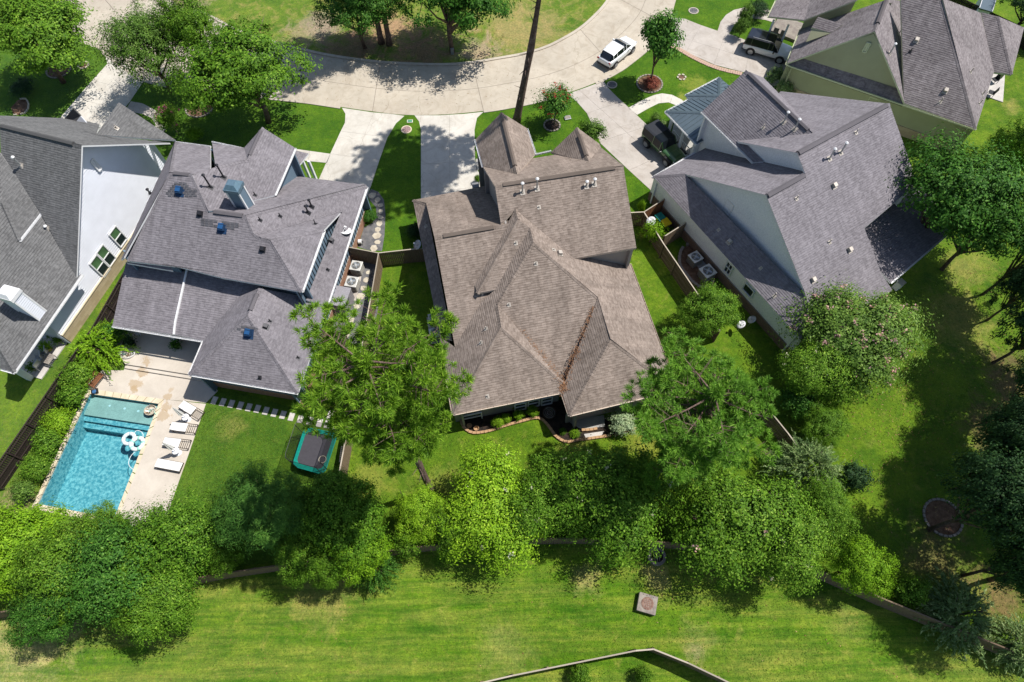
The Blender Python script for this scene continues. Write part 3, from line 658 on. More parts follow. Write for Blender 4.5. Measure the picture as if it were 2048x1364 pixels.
def caps(H, m, vents=(), skip=()):
    fac = {}
    for n, vs, a in H['F']:
        for p, q in zip(vs, vs[1:]+vs[:1]): fac.setdefault(frozenset((p, q)), []).append((n, vs, a))
    org = Vector(H['o'])
    for e, fs in fac.items():
        if len(fs) != 2 or len(e) != 2 or e in skip: continue
        p, q = [H['P'][v] for v in sorted(e)]; mid = ((p[0]+q[0])/2, (p[1]+q[1])/2); d = Vector((q[0]-p[0], q[1]-p[1], 0))
        if d.length < .5: continue
        d.normalize(); ok = True; sides = []
        for n, vs, a in fs:
            c = [sum(H['P'][v][i] for v in vs)/len(vs) for i in (0, 1)]; nn = Vector((-d.y, d.x)); s = (c[0]-mid[0])*nn.x+(c[1]-mid[1])*nn.y
            nn = nn if s > 0 else -nn; sl = a[0]*nn.x+a[1]*nn.y; sides.append((nn, a, sl))
        if sides[0][2]+sides[1][2] > -.15: continue
        mm = M['metalroof'] if {fs[0][0], fs[1][0]} & {'PA', 'PB', 'PCn', 'PCe', 'PCw'} else m
        b = MB(); b.uv = []; W_ = .16; Lm = math.hypot(q[0]-p[0], q[1]-p[1]); k = max(1, int(Lm/.22))
        zz = lambda x, y: max(a[0]*x+a[1]*y+a[2] for _, a, _ in sides) if False else min(max(sides[0][1][0]*x+sides[0][1][1]*y+sides[0][1][2], 0), max(sides[1][1][0]*x+sides[1][1][1]*y+sides[1][1][2], 0))
        for i in range(k):
            for nn, a, sl in sides:
                pa = [p[j]+(q[j]-p[j])*i/k for j in (0, 1)]; pb = [p[j]+(q[j]-p[j])*(i+1)/k for j in (0, 1)]
                f = lambda c, o, h: (c[0]+nn.x*o, c[1]+nn.y*o, a[0]*(c[0]+nn.x*o)+a[1]*(c[1]+nn.y*o)+a[2]+h)
                quad = [f(pa, 0, .05), f(pb, 0, .065), f(pb, W_, .045), f(pa, W_, .03)]
                b.poly(quad); b.uv += [(0, i*.3), (.2, i*.3), (.2, i*.3+.1), (0, i*.3+.1)]
                quad = [f(pa, W_, .03), f(pb, W_, .045), f(pb, W_, .0), f(pa, W_, .0)]; b.poly(quad); b.uv += [(0, i*.3)]*4
        o = b.build('ridge_cap', mm, H['root'], origin=H['o']); o.location = (0, 0, 0)
    for a_, b_, t0, t1, w_ in vents:
        p, q = Vector(HV(H, a_)), Vector(HV(H, b_)); A, B = p.lerp(q, t0)-org, p.lerp(q, t1)-org
        b = MB(); d = (B-A).normalized(); n = Vector((-d.y, d.x, 0)).normalized()
        for s in (-1, 1):
            b.poly([A+Vector((0, 0, .14)), B+Vector((0, 0, .14)), B+n*s*w_+Vector((0, 0, .14-w_*.55)), A+n*s*w_+Vector((0, 0, .14-w_*.55))])
            b.poly([A+n*s*w_+Vector((0, 0, .14-w_*.55)), B+n*s*w_+Vector((0, 0, .14-w_*.55)), B+n*s*w_+Vector((0, 0, .09-w_*.55)), A+n*s*w_+Vector((0, 0, .09-w_*.55))])
            b.poly([A+n*s*(w_-.05)+Vector((0, 0, .1-w_*.55)), B+n*s*(w_-.05)+Vector((0, 0, .1-w_*.55)), B+n*s*(w_-.05)+Vector((0, 0, -.2-w_*.55)), A+n*s*(w_-.05)+Vector((0, 0, -.2-w_*.55))], 1)
        for X in (A, B): b.poly([X+Vector((0, 0, .14)), X+n*w_+Vector((0, 0, .14-w_*.55)), X+n*w_+Vector((0, 0, -.2)), X-n*w_+Vector((0, 0, -.2)), X-n*w_+Vector((0, 0, .14-w_*.55))], 0)
        b.uv = None; b.build('ridge_vent', [m, M['dark']], H['root'])
def house(key, label, roofm, fascia, course=.17, metal=()):
    th, P, F = HOUSES[key]; xs = [p[0] for p in P.values()]; ys = [p[1] for p in P.values()]
    c = (sum(xs)/len(xs), sum(ys)/len(ys)); H = dict(th=th, P=dict(P), F=[(n, vs.split(), a) for n, vs, a in F], c=c, o=(c[0], c[1], 0.0))
    H['root'] = thing('house', label, 'house', H['o'], 0); H['pl'] = {n: a for n, vs, a in H['F']}; H['m'] = roofm
    for n, vs, a in H['F']:
        if n in metal:
            o = poly_facet(H, n, vs, a, M['metalroof'], H['root'], fascia, course=0, thick=.12)
            s = math.hypot(a[0], a[1]); d = (-a[0]/s, -a[1]/s); e = (-d[1], d[0]); Pp = [H['P'][v][:2] for v in vs]
            us = [p[0]*e[0]+p[1]*e[1] for p in Pp]; u = min(us)+.25; sm = MB()
            while u < max(us):
                q = clip(clip(Pp, e[0], e[1], u+.02), -e[0], -e[1], -u+.02)
                if len(q) > 2: ws = [p[0]*d[0]+p[1]*d[1] for p in q]; f = lambda w_: (e[0]*u+d[0]*w_-c[0], e[1]*u+d[1]*w_-c[1], a[0]*(e[0]*u+d[0]*w_)+a[1]*(e[1]*u+d[1]*w_)+a[2]+.02); sm.bar(f(min(ws)), f(max(ws)), .035, .05)
                u += .42
            if sm.v: sm.build('standing_seams', M['metalroof'], o, kind='stuff')
        else: poly_facet(H, n, vs, a, roofm, H['root'], fascia, course)
    return H
def vent(H, fac, u, v, kind, h=.8, m=None):
    a = H['pl'][fac]; p = on_z(u, v, a); c = H['o']; x, y, z = p[0]-c[0], p[1]-c[1], p[2]; s = math.hypot(a[0], a[1]); az = math.atan2(a[1], a[0])+math.pi; sl = math.atan(s)
    f = MB()
    if kind == 'pipe':
        f.box((x, y, z+.04), (.42, .36, .02), az, 0, 1.0, 0, sl); f.tube([(x, y, z-.05), (x, y, z+.12)], [.15, .085], 10); f = f.build('vent_pipe', m or M['lead'], H['root'])
        g = MB().tube([(0, 0, 0), (0, 0, h)], .062, 10); g = g.build('pipe', m or M['steel'], f); g.location = (x, y, z+.05)
        k = MB().lathe([(0.0, .12), (.05, .12), (.13, .04), (.13, .0), (.05, -.02)], (0, 0, 0), 14); k = k.build('vent_cap', M['white'] if m is None else m, f, smooth=False); k.location = (x, y, z+h+.02)
    elif kind == 'stub':
        f.box((x, y, z+.03), (.30, .26, .02), az, 0, 1.0, 0, sl); f.tube([(x, y, z-.02), (x, y, z+.08)], [.10, .05], 8); f.tube([(x, y, z+.06), (x, y, z+h)], .038, 8, 0); f.build('vent_pipe', m or M['lead'], H['root'])
    elif kind == 'box':
        f.box((x, y, z+.05), (.46, .42, .03), az, 0, 1.0, 0, sl); f.box((x, y, z+.2), (.34, .34, .2), az, 0, .85, 0, sl*.7); f.build('roof_vent', m or M['lead'], H['root'])
    elif kind == 'solar':
        f.box((x, y, z+.03), (.75, .7, .03), az, 0, 1.0, 0, sl); f.box((x, y, z+.2), (.5, .46, .3), az, 0, .92, 0, sl); f = f.build('attic_fan', plain('dark_blue_metal', (.02, .05, .11), .4, .2), H['root'])
        p_ = MB().box((x, y, z+.38), (.42, .38, .025), az, 0, 1.0, 0, sl*.6).build('solar_panel', plain('solar_glass', (.02, .08, .20), .12, 0, .7, bump=0), f)
def window(H, v, inset, nrm, tl, tr, h, rails=1, pane='glass', fr='white', mull=0):
    p = HV(H, v); ix, iy = loc2(H, *inset); n = loc2(H, *nrm); p0 = (p[0]+ix, p[1]+iy); c = H['o']
    a, b = on_wall(*tl, p0, n), on_wall(*tr, p0, n); z = (a[2]+b[2])/2
    A = Vector((a[0]-c[0]+n[0]*.13, a[1]-c[1]+n[1]*.13, z)); B = Vector((b[0]-c[0]+n[0]*.13, b[1]-c[1]+n[1]*.13, z)); D = Vector((0, 0, -h)); w_ = .10
    if (B-A).length < .1: return
    f = MB()
    for s, e in ((A, B), (A+D, B+D), (A, A+D), (B, B+D)): f.bar(s, e, .10 if s is not A else .10, .09)
    for i in range(rails): q = D*((i+1)/(rails+1)); f.bar(A+q, B+q, .06, .06)
    for i in range(mull): t = (i+1)/(mull+1); f.bar(A.lerp(B, t), A.lerp(B, t)+D, .05, .05)
    f = f.build('window', M[fr] if isinstance(fr, str) else fr, H['root'])
    nn = Vector((n[0], n[1], 0)); 
    for i in range(rails+1):
        s, e = D*(i/(rails+1)), D*((i+1)/(rails+1)); g = MB().poly([A+s-nn*.03, A+e-nn*.03, B+e-nn*.03, B+s-nn*.03])
        g.build('pane', M[pane] if (i == 0 or rails == 0) else M['glass'], f)
def downspout(H, u, v, ztop, zb, m):
    p = at(u, v, ztop); c = H['o']; MB().box((p[0]-c[0], p[1]-c[1], (ztop+zb)/2), (.09, .07, ztop-zb)).build('downspout', m, H['root'])

# ---- brown house in the middle
C = house('C', 'large brown shingled house in the middle, pine trees at both of its rear corners', M['roofC'], M['gutter'])
for m_, vs, ins, zb in [('wallC', ['a0', 'a4', (1000, 366, 2.8)], (0, -.5), 0), ('wallC', ['a0', 'W8', 'SW'], (.5, 0), 0), ('wallC', ['SW', 'KS'], (0, .5), 0), ('wallC', ['KS', 'SS'], (.5, 0), 0), ('wallC', ['SS', 'SE'], (0, .5), 0),
                        ('wallC', ['SE', 'NE'], (-.5, 0), 0), ('wallC', ['UR', 'US'], (-.28, 0), 0), ('wallC', ['US', 'v1'], (0, .35), 0), ('wallC', ['U2', 'UR'], (-.28, 0), 0), ('wallC', ['U1', 'U2'], (0, -.45), 0),
                        ('wallC', ['g1a', 'g1t', 'g1d'], (0, -.3), 0), ('wallC', ['g1a', 'g1c'], (.4, 0), 0), ('wallC', ['g1d', 'g1e'], (-.4, 0), 0), ('wallC', ['g2a', 'g2t', 'g2d'], (0, -.3), 3), ('wallC', ['U1', 'UL', 'UW'], (.3, 0), 2.5),
                        ('wallC', ['a1', 'a2', 'a9'], (.3, 0), 2.5), ('wallC', ['d1', 'd2'], (0, .3), 3.6), ('wallC', ['d3', 'd2'], (.3, 0), 3.6)]:
    wall(C, M[m_], vs, ins, zb)
gutters(C, M['gutter'], [('SW', 'KS'), ('KS', 'SS'), ('SS', 'SE'), ('SE', 'NE'), ((893, 752, 3.0), 'SW')]); gutters(C, M['white'], [('g1d', 'g1e'), ('g1a', 'g1c'), ('g1e', 'g2a')])
caps(C, M['roofC'], [('a2', 'a3', .13, .88, .17), ('UL', 'UR', .06, .93, .17), ('g1t', 'g1b', .12, .86, .16), ('g2t', 'g2b', .22, .8, .16)])
for a in [('Us', 1045, 385, 'pipe', .95), ('Us', 1074, 378, 'pipe', 1.05), ('Us', 1173, 373, 'pipe', .5), ('Us', 1188.5, 369, 'pipe', .55), ('Us', 1078, 415, 'stub', .2), ('W1s', 1032, 487, 'stub', .3), ('E', 1108, 500, 'stub', .2),
          ('E', 1120, 508, 'box', 0), ('Ms', 1072, 528, 'stub', .3), ('Ms', 1018, 610, 'stub', .3), ('Wt', 972, 658, 'stub', .35), ('Wt', 962, 686, 'stub', .35), ('Wt', 905, 727, 'stub', .35), ('Sk', 852, 453, 'stub', .3), ('Sk', 893, 662, 'stub', .25), ('SWs', 975, 793, 'stub', .25)]:
    vent(C, *a)
for tl, tr in (((1029, 806), (1051, 802)), ((1056, 799), (1078, 795)), ((1083, 794.5), (1104, 790.5)), ((924, 829), (962, 822))): window(C, 'SW', (0, .5), (0, -1), tl, tr, 1.3, 1)
def valley_litter(H, f1, f2, p, q, n, seed):
    rng = random.Random(seed); a1, a2 = H['pl'][f1], H['pl'][f2]; b = MB(); c = H['o']; P0, P1 = on_z(*p, a1), on_z(*q, a1)
    for i in range(n):
        t_ = rng.random()**.7; w_ = .05+.16*t_; x = P0[0]+(P1[0]-P0[0])*t_+rng.gauss(0, w_); y = P0[1]+(P1[1]-P0[1])*t_+rng.gauss(0, w_); z = max(a[0]*x+a[1]*y+a[2] for a in (a1, a2))+.05+rng.random()*.02
        b.bar((x-c[0], y-c[1], z), (x-c[0]+rng.uniform(-.14, .14), y-c[1]+rng.uniform(-.14, .14), z+rng.uniform(-.03, .04)), .022, .012)
    b.build('needle_litter', M['litter'], H['root'], kind='stuff')
M['litter'] = plain('dry_pine_needles', (.24, .125, .065), .9, var=.3)
valley_litter(C, 'SEw', 'Ms', (1188, 610), (1128, 765), 330, 1); valley_litter(C, 'SWe', 'Ms', (1040, 655), (1127, 763), 170, 2); valley_litter(C, 'SEw', 'SWs', (1128, 765), (1126, 782), 160, 3)
# ---- blue-grey house with the pool
B = house('B', 'mauve roofed house with slate blue board walls and a swimming pool behind', M['roofB'], M['white'])
for m_, vs, ins, zb in [('wallB', ['f1', 'wl'], (.5, 0), 0), ('wallB', ['wl', 'hl', 'e1', 'e2', 'D2r'], (0, .6), 2.9), ('wallB', ['D1l', 'D1r'], (0, .5), 3.2), ('wallB', ['ge', 'gr'], (-.5, 0), 0), ('wallB', ['gr', 'gt', 'h2'], (0, -.3), 0),
                        ('wallB', ['h2', 'h1'], (0, -.45), 0), ('wallB', ['f2', 'f1'], (0, -.45), 0), ('wallB', ['fr0', 'fr1'], (0, -.45), 0), ('wallB', ['L3', 'L4'], (0, .5), 0), ('wallB', ['L4', 'L5'], (.5, 0), 0)]:
    wall(B, M[m_], vs, ins, zb)
wall(B, M['wallB'], ['nd', 'nc', 'D2r'], (-.4, 0), 2.6, batten=(.42, M['dark'])); wall(B, M['wallB'], ['fr1', 'Er2', 'L3'], (-.55, 0), 1.0, batten=(.42, M['dark'])); wall(B, M['redbrick'], ['fr1', 'Er2', 'L3'], (-.5, 0), 0, zt=1.14, name='brick_base')
wall(B, M['redbrick'], ['L3', 'L4'], (0, .45), 0, zt=1.1, name='brick_base')
wall(B, M['wallB'], [(235, 610, 3.0), (372, 600, 3.0), (415, 640, 3.0)], (0, 0), 0, name='porch_wall')
gutters(B, M['white'], [('L3', 'L4'), ('L4', 'L5'), ('L5', 't2'), ('fr1', 'Er2'), ('nc', 'D2r'), ('f1', 'f2'), ('h1', 'h2'), ('gr', 'ge')])
caps(B, M['roofB'], [('r1', 'r2', .2, .85, .16), ('m1', 'm2', .04, .9, .18), ('L1', 'L2', .22, .8, .17), ('gt', 'h3', .1, .85, .14)])
dk = M['dark']
for a in [('Ea', 448, 355, 'pipe', 1.3, dk), ('Ea', 422, 375, 'pipe', 1.3, dk), ('Ea', 511, 391, 'stub', .4, dk), ('Er', 624, 414, 'pipe', .8, dk), ('Er', 617, 426, 'pipe', .8, dk), ('Er', 521, 441, 'stub', .4, dk), ('Er', 561, 433, 'stub', .4, dk),
          ('D2n', 631, 448, 'stub', .5, dk), ('Er', 663, 482, 'box', 0, dk), ('Er', 656, 540, 'stub', .3, dk), ('Ms', 401, 429, 'box', 0, dk), ('Ms', 360, 384, 'solar'), ('Ms', 445, 458, 'solar'), ('D2s', 526, 500, 'box', 0, dk), ('LS', 498, 668, 'solar'),
          ('LE', 533, 654, 'box', 0, dk), ('LE', 541, 643, 'stub', .35, dk), ('LE', 613, 674, 'stub', .35, dk), ('LE', 597, 716, 'stub', .35, dk), ('LS', 520, 756, 'stub', .35, dk), ('Wst', 300, 386, 'pipe', .4, dk)]:
    vent(B, *a)
for tl, tr in (((382, 543), (403, 547)), ((407, 549), (428, 553)), ((432, 554), (448, 557))): window(B, 'e1', (0, .6), (0, -1), tl, tr, .75, 0)
def dark_tabs(H, fac, cells):
    a = H['pl'][fac]; s_ = math.hypot(a[0], a[1]); d = (-a[0]/s_, -a[1]/s_); e = (-d[1], d[0]); k = math.sqrt(1+s_*s_); c = H['o']; b = MB()
    for u, v in cells:
        p = on_z(u, v, a); r_ = [(p[0]+e[0]*x*.15+d[0]*y*.08/k, p[1]+e[1]*x*.15+d[1]*y*.08/k) for x, y in ((-1, -1), (1, -1), (1, 1), (-1, 1))]
        b.poly([(x-c[0], y-c[1], a[0]*x+a[1]*y+a[2]+.055) for x, y in r_])
    b.build('replaced_shingles', M['darktab'], H['root'], kind='stuff')
M['darktab'] = plain('new_dark_shingles', (.085, .085, .095), .95, var=.3, scale=3)
rr = random.Random(4)
dark_tabs(B, 'Ms', [(336+8.5*i+(j % 2)*4, 368+4.8*j) for j in range(6) for i in range(7) if abs(i-3)*1.1 < 1.2+j*.7+rr.random()*1.5 and not (2 <= i <= 3 and j > 2)]); dark_tabs(B, 'Ms', [(406+8.5*i, 440+1.1*i+4.8*j) for j in range(3) for i in range(9) if rr.random() < .75 and i != 4]); dark_tabs(B, 'LS', [(478+8.5*i, 654+i+4.8*j) for j in range(3) for i in range(5) if rr.random() < .6])
# chimney: boxed chase with a sheet-metal cap
p = on_z(490, 412, B['pl']['Fr']); c = B['o']; az = R_(B['th']); x, y = p[0]-c[0], p[1]-c[1]
ch = MB().box((x, y, p[2]+.7), (.95, .85, 2.6), az).build('chimney', M['wallB'], B['root'])
q = MB()
for sx in (-1, 1):
    for sy in (-1, 1):
        d = loc2(B, sx*.46, sy*.41); q.box((x+d[0], y+d[1], p[2]+.72), (.12, .12, 2.56), az)
q.build('corner_boards', M['white'], ch)
MB().box((x, y, p[2]+2.12), (1.15, 1.05, .28), az).box((x, y, p[2]+2.42), (1.05, .95, .34), az, 0, .55).build('chimney_cap', plain('blue_sheet_metal', (.16, .25, .31), .35, .5, bump=0), ch)
rk = MB(); o_ = Vector(B['o'])
for a_, b_ in (('s1', 's2'), ('s2', 's3')): rk.bar(Vector(B['P'][a_])-o_+Vector((-.03, 0, .0)), Vector(B['P'][b_])-o_+Vector((-.03, 0, .02)), .12, .26)
rk.build('rake_board', M['white'], B['root'])
# porch posts
for u, v in ((279, 668), (357, 683)):
    pz = at(u, v, .33); MB().box((pz[0]-c[0], pz[1]-c[1], 1.4), (.28, .28, 2.8), az).build('porch_post', M['white'], B['root'])
for u, v in ((601, 312), (617, 322)): pz = at(u, v, 2.8); MB().box((pz[0]-c[0], pz[1]-c[1], 1.4), (.2, .2, 2.8), az).build('porch_post', M['white'], B['root'])
# ---- grey house, white lap siding
A = house('A', 'grey roofed house with a tall pale lap-sided gable wall and white boxed chimney', M['roofA'], M['white'])
A['P']['wq'] = tuple(A['P']['ec'][j]+(A['P']['es'][j]-A['P']['ec'][j])*.507 for j in range(3)); A['P']['cw'] = (A['P']['c'][0]-.9, A['P']['c'][1]+.1, A['P']['c'][2]-.2)
wall(A, M['wallA'], ['cw', 'r1', 'sr', 'ec', 'wq'], (-.85, 0), 1.15, flat=3); clapboards(A, M['wallA'], ['cw', 'r1', 'sr', 'ec', 'wq'], (-.85, 0), 1.15, .23, .05, ref=3)
wall(A, M['stone'], ['cw', 'ec', 'wq'], (-.72, 0), 0, zt=1.3, name='stone_base', flat=1); wall(A, M['coping'], ['cw', 'ec', 'wq'], (-.66, 0), 1.12, zt=1.34, thick=.3, name='stone_cap', flat=1)
wall(A, M['wallA'], ['wq', (45, 700, 3.2)], (-.45, 0), 0, zt=3.2, name='porch_wall') if False else None
wall(A, M['wallA'], ['uc', 'us'], (-.4, 0), 5.0); wall(A, M['wallA'], [(95, 652, 3.0), (40, 640, 3.0), (-60, 700, 3.0)], (0, 0), 0, name='porch_wall'); wall(A, M['wallA'], ['es', 'ez2'], (-.5, .5), 2.6, name='porch_beam')
gutters(A, M['white'], [('ec', 'es'), ('es', 'ez2'), ('uc', 'us')]); caps(A, M['roofA'], [('r0', 'r1', .02, .9, .17)])
for a in [('As', 43, 332, 'pipe', .9), ('As', 95, 457, 'pipe', .25), ('AGe', 234, 257, 'stub', .3), ('AGe', 233, 256, 'stub', .35)]: vent(A, *a)
window(A, 'ec', (-.85, 0), (1, 0), (215, 469), (228, 451), 1.75, 1, 'blind'); window(A, 'ec', (-.85, 0), (1, 0), (177, 528), (189, 508), 1.95, 1, 'blind'); window(A, 'ec', (-.85, 0), (1, 0), (190, 506), (202, 488), 1.95, 1, 'blind')
window(A, 'ec', (-.85, 0), (1, 0), (178, 322), (183.5, 317), 1.1, 0, 'white')
c = A['o']; az = R_(A['th']); p1, p2 = on_z(92.4, 621.6, A['pl']['AE']), on_z(77.7, 640.6, A['pl']['AE']); mid = ((p1[0]+p2[0])/2, (p1[1]+p2[1])/2); dd = loc2(A, -.55, 0)
x, y, z = mid[0]+dd[0]-c[0], mid[1]+dd[1]-c[1], (p1[2]+p2[2])/2; wd = math.hypot(p1[0]-p2[0], p1[1]-p2[1])
ch = MB().box((x, y, z+1.0), (1.1, wd, 3.4), az).build('chimney', M['wallA'], A['root'])
q = MB()
for sx in (-1, 1):
    for sy in (-1, 1): d = loc2(A, sx*.54, sy*wd*.49); q.box((x+d[0], y+d[1], z+1.02), (.12, .12, 3.36), az)
q.build('corner_boards', M['white'], ch); q = MB(); zz = z-.5
while zz < z+2.55: d = loc2(A, .56, 0); q.box((x+d[0], y+d[1], zz), (.03, wd-.14, .15), az, 0, 1, 0, R_(-8)); zz += .19
q.build('siding', M['wallA'], ch, kind='stuff')
MB().box((x, y, z+2.85), (1.3, wd+.2, .32), az).box((x, y, z+3.15), (1.26, wd+.16, .28), az, 0, .6).build('chimney_cap', M['white'], ch)
pz = at(60, 756, 0.1); MB().box((pz[0]-c[0], pz[1]-c[1], 1.5), (.42, .42, 2.9), az).build('porch_post', M['white'], A['root'])
# little front gable
g = on_z(140, 235, A['pl']['An']); g2 = at(161, 232, g[2]+1.0); g3 = at(125, 242, g[2]+.4); g4 = at(146, 217, g[2]+1.7); g5 = at(147, 250, g[2]+.3); q = MB()
L_ = lambda p: (p[0]-c[0], p[1]-c[1], p[2])
q.poly([L_(g3), L_(g5), L_(g2), L_(g4)]); q = q.build('roof_slope', M['roofA'], A['root']); so = q.modifiers.new('s', 'SOLIDIFY'); so.thickness = .14
q = MB().poly([L_(g5), L_(at(176, 249, g[2]+.2)), L_(g2)]).build('gable_wall', M['wallA'], A['root']); so = q.modifiers.new('s', 'SOLIDIFY'); so.thickness = .12
# ---- white walled house on the right
D = house('D', 'white walled house with long grey roofs and a blue-grey metal porch roof', M['roofD'], M['white'], metal=('PA', 'PB', 'PCn', 'PCe', 'PCw'))
for m_, vs, ins, zb in [('wallD', ['l0', 'sk4'], (.2, 0), .95), ('wallD', ['sk1', 'R2l', 'sk2', 'sk3'], (.3, 0), 3.0), ('wallD', ['gw', 'gw2'], (.45, 0), 0), ('wallD', ['nl', 'R1l', 'R2r'], (.3, 0), 4.5), ('wallD', ['gw', 'gt', 'ge1'], (0, -.4), 0), ('wallD', ['ge1', 'ge2'], (-.3, 0), 0),
                        ('wallD', ['nr', 'R1r', 'se'], (-.3, 0), 0), ('wallD', ['se', 'x1'], (0, .45), 0), ('wallD', ['x1', 'x2', 'x3'], (-.3, 0), 0), ('wallD', ['sk4', 'x3'], (0, .45), 0), ('wallD', ['l0', 'l1'], (0, -.45), 0), ('wallD', ['l1', 'l2'], (0, -.6), 0)]:
    wall(D, M[m_], vs, ins, zb)
wall(D, M['brick'], ['l0', 'sk4'], (.1, 0), 0, zt=1.12, name='brick_base'); wall(D, M['brick'], ['sk4', 'x3'], (0, .4), 0, zt=1.12, name='brick_base')
gutters(D, M['white'], [('l0', 'l1'), ('pa0', 'pb1'), ('pa0', 'pa1'), ('pc0', 'pc1'), ('gw', 'gw2'), ('dp2', 'dp3')])
caps(D, M['roofD'], [('R1l', 'R1r', .01, .97, .2), ('R2l', 'R2r', .02, .97, .2), ('gt', 'gb', .05, .95, .17)])
for a in [('Ds', 1681, 306, 'pipe', 1.0), ('Ds', 1658.5, 318, 'pipe', 1.0), ('Ds', 1712, 266, 'stub', .4), ('Ds', 1668, 373, 'box'), ('Ds', 1593, 398, 'stub', .4), ('Ds', 1659, 485, 'stub', .4), ('Ds', 1699, 501, 'box'), ('Ds', 1626, 561, 'box'), ('Ds', 1632, 629, 'stub', .4),
          ('DGw', 1567, 245, 'pipe', 1.0), ('DGw', 1589, 259, 'pipe', 1.0), ('DGw', 1526, 256, 'stub', .4), ('Dsk', 1458, 485, 'box'), ('Dsk', 1548, 593, 'stub', .5), ('Dsk', 1598, 648, 'stub', .5), ('Dsk', 1521, 537, 'stub', .3), ('Dsk', 1437, 460, 'stub', .2)]:
    vent(D, *a)
window(D, 'R2l', (.3, 0), (-1, 0), (1457.2, 397.7), (1471.9, 408), 1.35, 1, mull=1); window(D, 'R2l', (.3, 0), (-1, 0), (1441, 381), (1445, 384), .8, 0)
window(D, 'l0', (.2, 0), (-1, 0), (1458, 521), (1470, 531), 1.3, 1, mull=1); window(D, 'l0', (.2, 0), (-1, 0), (1493, 565), (1512, 581), .9, 0)
c = D['o']; az = R_(D['th'])
for u, v in ((1345, 235), (1391, 285), (1368, 262)): pz = at(u, v, 2.9); MB().box((pz[0]-c[0], pz[1]-c[1], 1.45), (.22, .22, 2.9), az).build('porch_post', M['white'], D['root'])
# ---- olive house, top right
E = house('E', 'olive green sided house with a big gable, top right beyond the white walled one', M['roofE'], M['olivetrim'])
wall(E, M['wallE'], ['L', 'c'], (0, .5), .95); wall(E, M['stone'], ['L', 'c'], (0, .42), 0, zt=1.1, name='stone_base')
wall(E, M['wallE'], ['L', 'ap', 'R'], (0, .9), 3.2); clapboards(E, M['wallE'], ['L', 'ap', 'R'], (0, .9), 3.7, name='siding'); 
for vs, ins, zb in [(['c', 'ee'], (-.5, 0), 0), (['L', 'l2'], (.5, 0), 0), (['p2', 'p3'], (-.5, 0), 2.6), (['u3', 'u4'], (0, .4), 3.0), (['l2', 't0'], (.4, 0), 0)]: wall(E, M['wallE'], vs, ins, zb)
# skirt roof below the gable
q = MB(); c = E['o']; Lp, Rp = E['P']['L'], E['P']['R']; dn = loc2(E, 0, 1.0)
q.poly([(Lp[0]-c[0], Lp[1]-c[1], 3.3), (Rp[0]-c[0], Rp[1]-c[1], 3.3), (Rp[0]-c[0]+dn[0], Rp[1]-c[1]+dn[1], 4.0), (Lp[0]-c[0]+dn[0], Lp[1]-c[1]+dn[1], 4.0)]); q.uv = [(0, 0), (12, 0), (12, 1.2), (0, 1.2)]
q = q.build('roof_slope', M['roofE'], E['root']); so = q.modifiers.new('s', 'SOLIDIFY'); so.thickness = .14
gutters(E, M['olivetrim'], [('L', 'c'), ('L', 'l2'), ('u0', 'u1')]); caps(E, M['roofE'], [('ap', 't0', .25, 1.0, .18)])
for a in [('Es', 1832, 82, 'box'), ('Es', 1820, 104, 'stub', .4, M['dark']), ('Es', 1890, 183, 'box'), ('Es', 1880, 205, 'stub', .5), ('Er', 1779, 108, 'pipe', 1.0), ('Er', 1797, 69, 'stub', .4), ('Ee', 1941, 145, 'stub', .5), ('Ee', 1965, 189, 'stub', .5), ('Ee', 1959, 208, 'stub', .5)]: vent(E, *a)
for tl, tr, h, pn in (((1742, 191), (1759, 199), 1.5, 'blind'), ((1761, 200), (1785, 209), 1.5, 'sagepanel'), ((1787, 210), (1806, 215), 1.5, 'blind'), ((1900, 251), (1934, 262), 1.0, 'blind')): window(E, 'L', (0, .5), (0, -1), tl, tr, h, 0, pn, 'olivetrim')
window(E, 'L', (0, .9), (0, -1), (1735, 83), (1742, 86), .9, 0, 'olivetrim', 'olivetrim')
q = MB(); L_ = lambda p: (p[0]-c[0], p[1]-c[1], p[2])
q.poly([L_(at(1624, 57, 5.5)), L_(at(1612, 84, 4.6)), L_(E['P']['d3'])]); q = q.build('dormer_cheek', M['wallE'], E['root']); so = q.modifiers.new('s', 'SOLIDIFY'); so.thickness = .12
for a_, b_ in (((1548, 40), (1537, 75)), ((1577, 50), (1566, 86)), ((1602, 60), (1585, 100))):
    pz = at(*a_, 3.0); MB().box((pz[0]-c[0], pz[1]-c[1], 1.5), (.2, .2, 3.0), R_(-30)).build('porch_post', M['white'], E['root'])
# ================================================================ PLANTS
def leafmat(name, c1, c2, tip=None, trans=.16, rough=.55):
    t = NT(name); g = t.n('NewGeometry').outputs['Random Per Island']; oi = t.n('ObjectInfo').outputs['Random']
    col = t.ramp(g, [(0, c1), (.85, c2), (1, tip or c2)])
    col = t.mix(1.0, col, t.ramp(t.noise(t.coord('Object'), 1.1, 3, .6), [(.35, (.74, .80, .8)), (.65, (1.26, 1.2, 1.1))]), 'MULTIPLY')
    col = t.mix(1.0, col, t.ramp(oi, [(0, (.86, .9, .8)), (1, (1.14, 1.08, 1.1))]), 'MULTIPLY')
    t.set(col, rough, 0, .12); tr = t.n('BsdfTranslucent'); t.l(t.mix(1.0, col, (1.25, 1.35, .5), 'MULTIPLY'), tr.inputs['Color'])
    mx = t.n('MixShader'); mx.inputs[0].default_value = trans; t.l(t.b.outputs[0], mx.inputs[1]); t.l(tr.outputs[0], mx.inputs[2]); t.l(mx.outputs[0], t.out.inputs['Surface'])
    return t.m
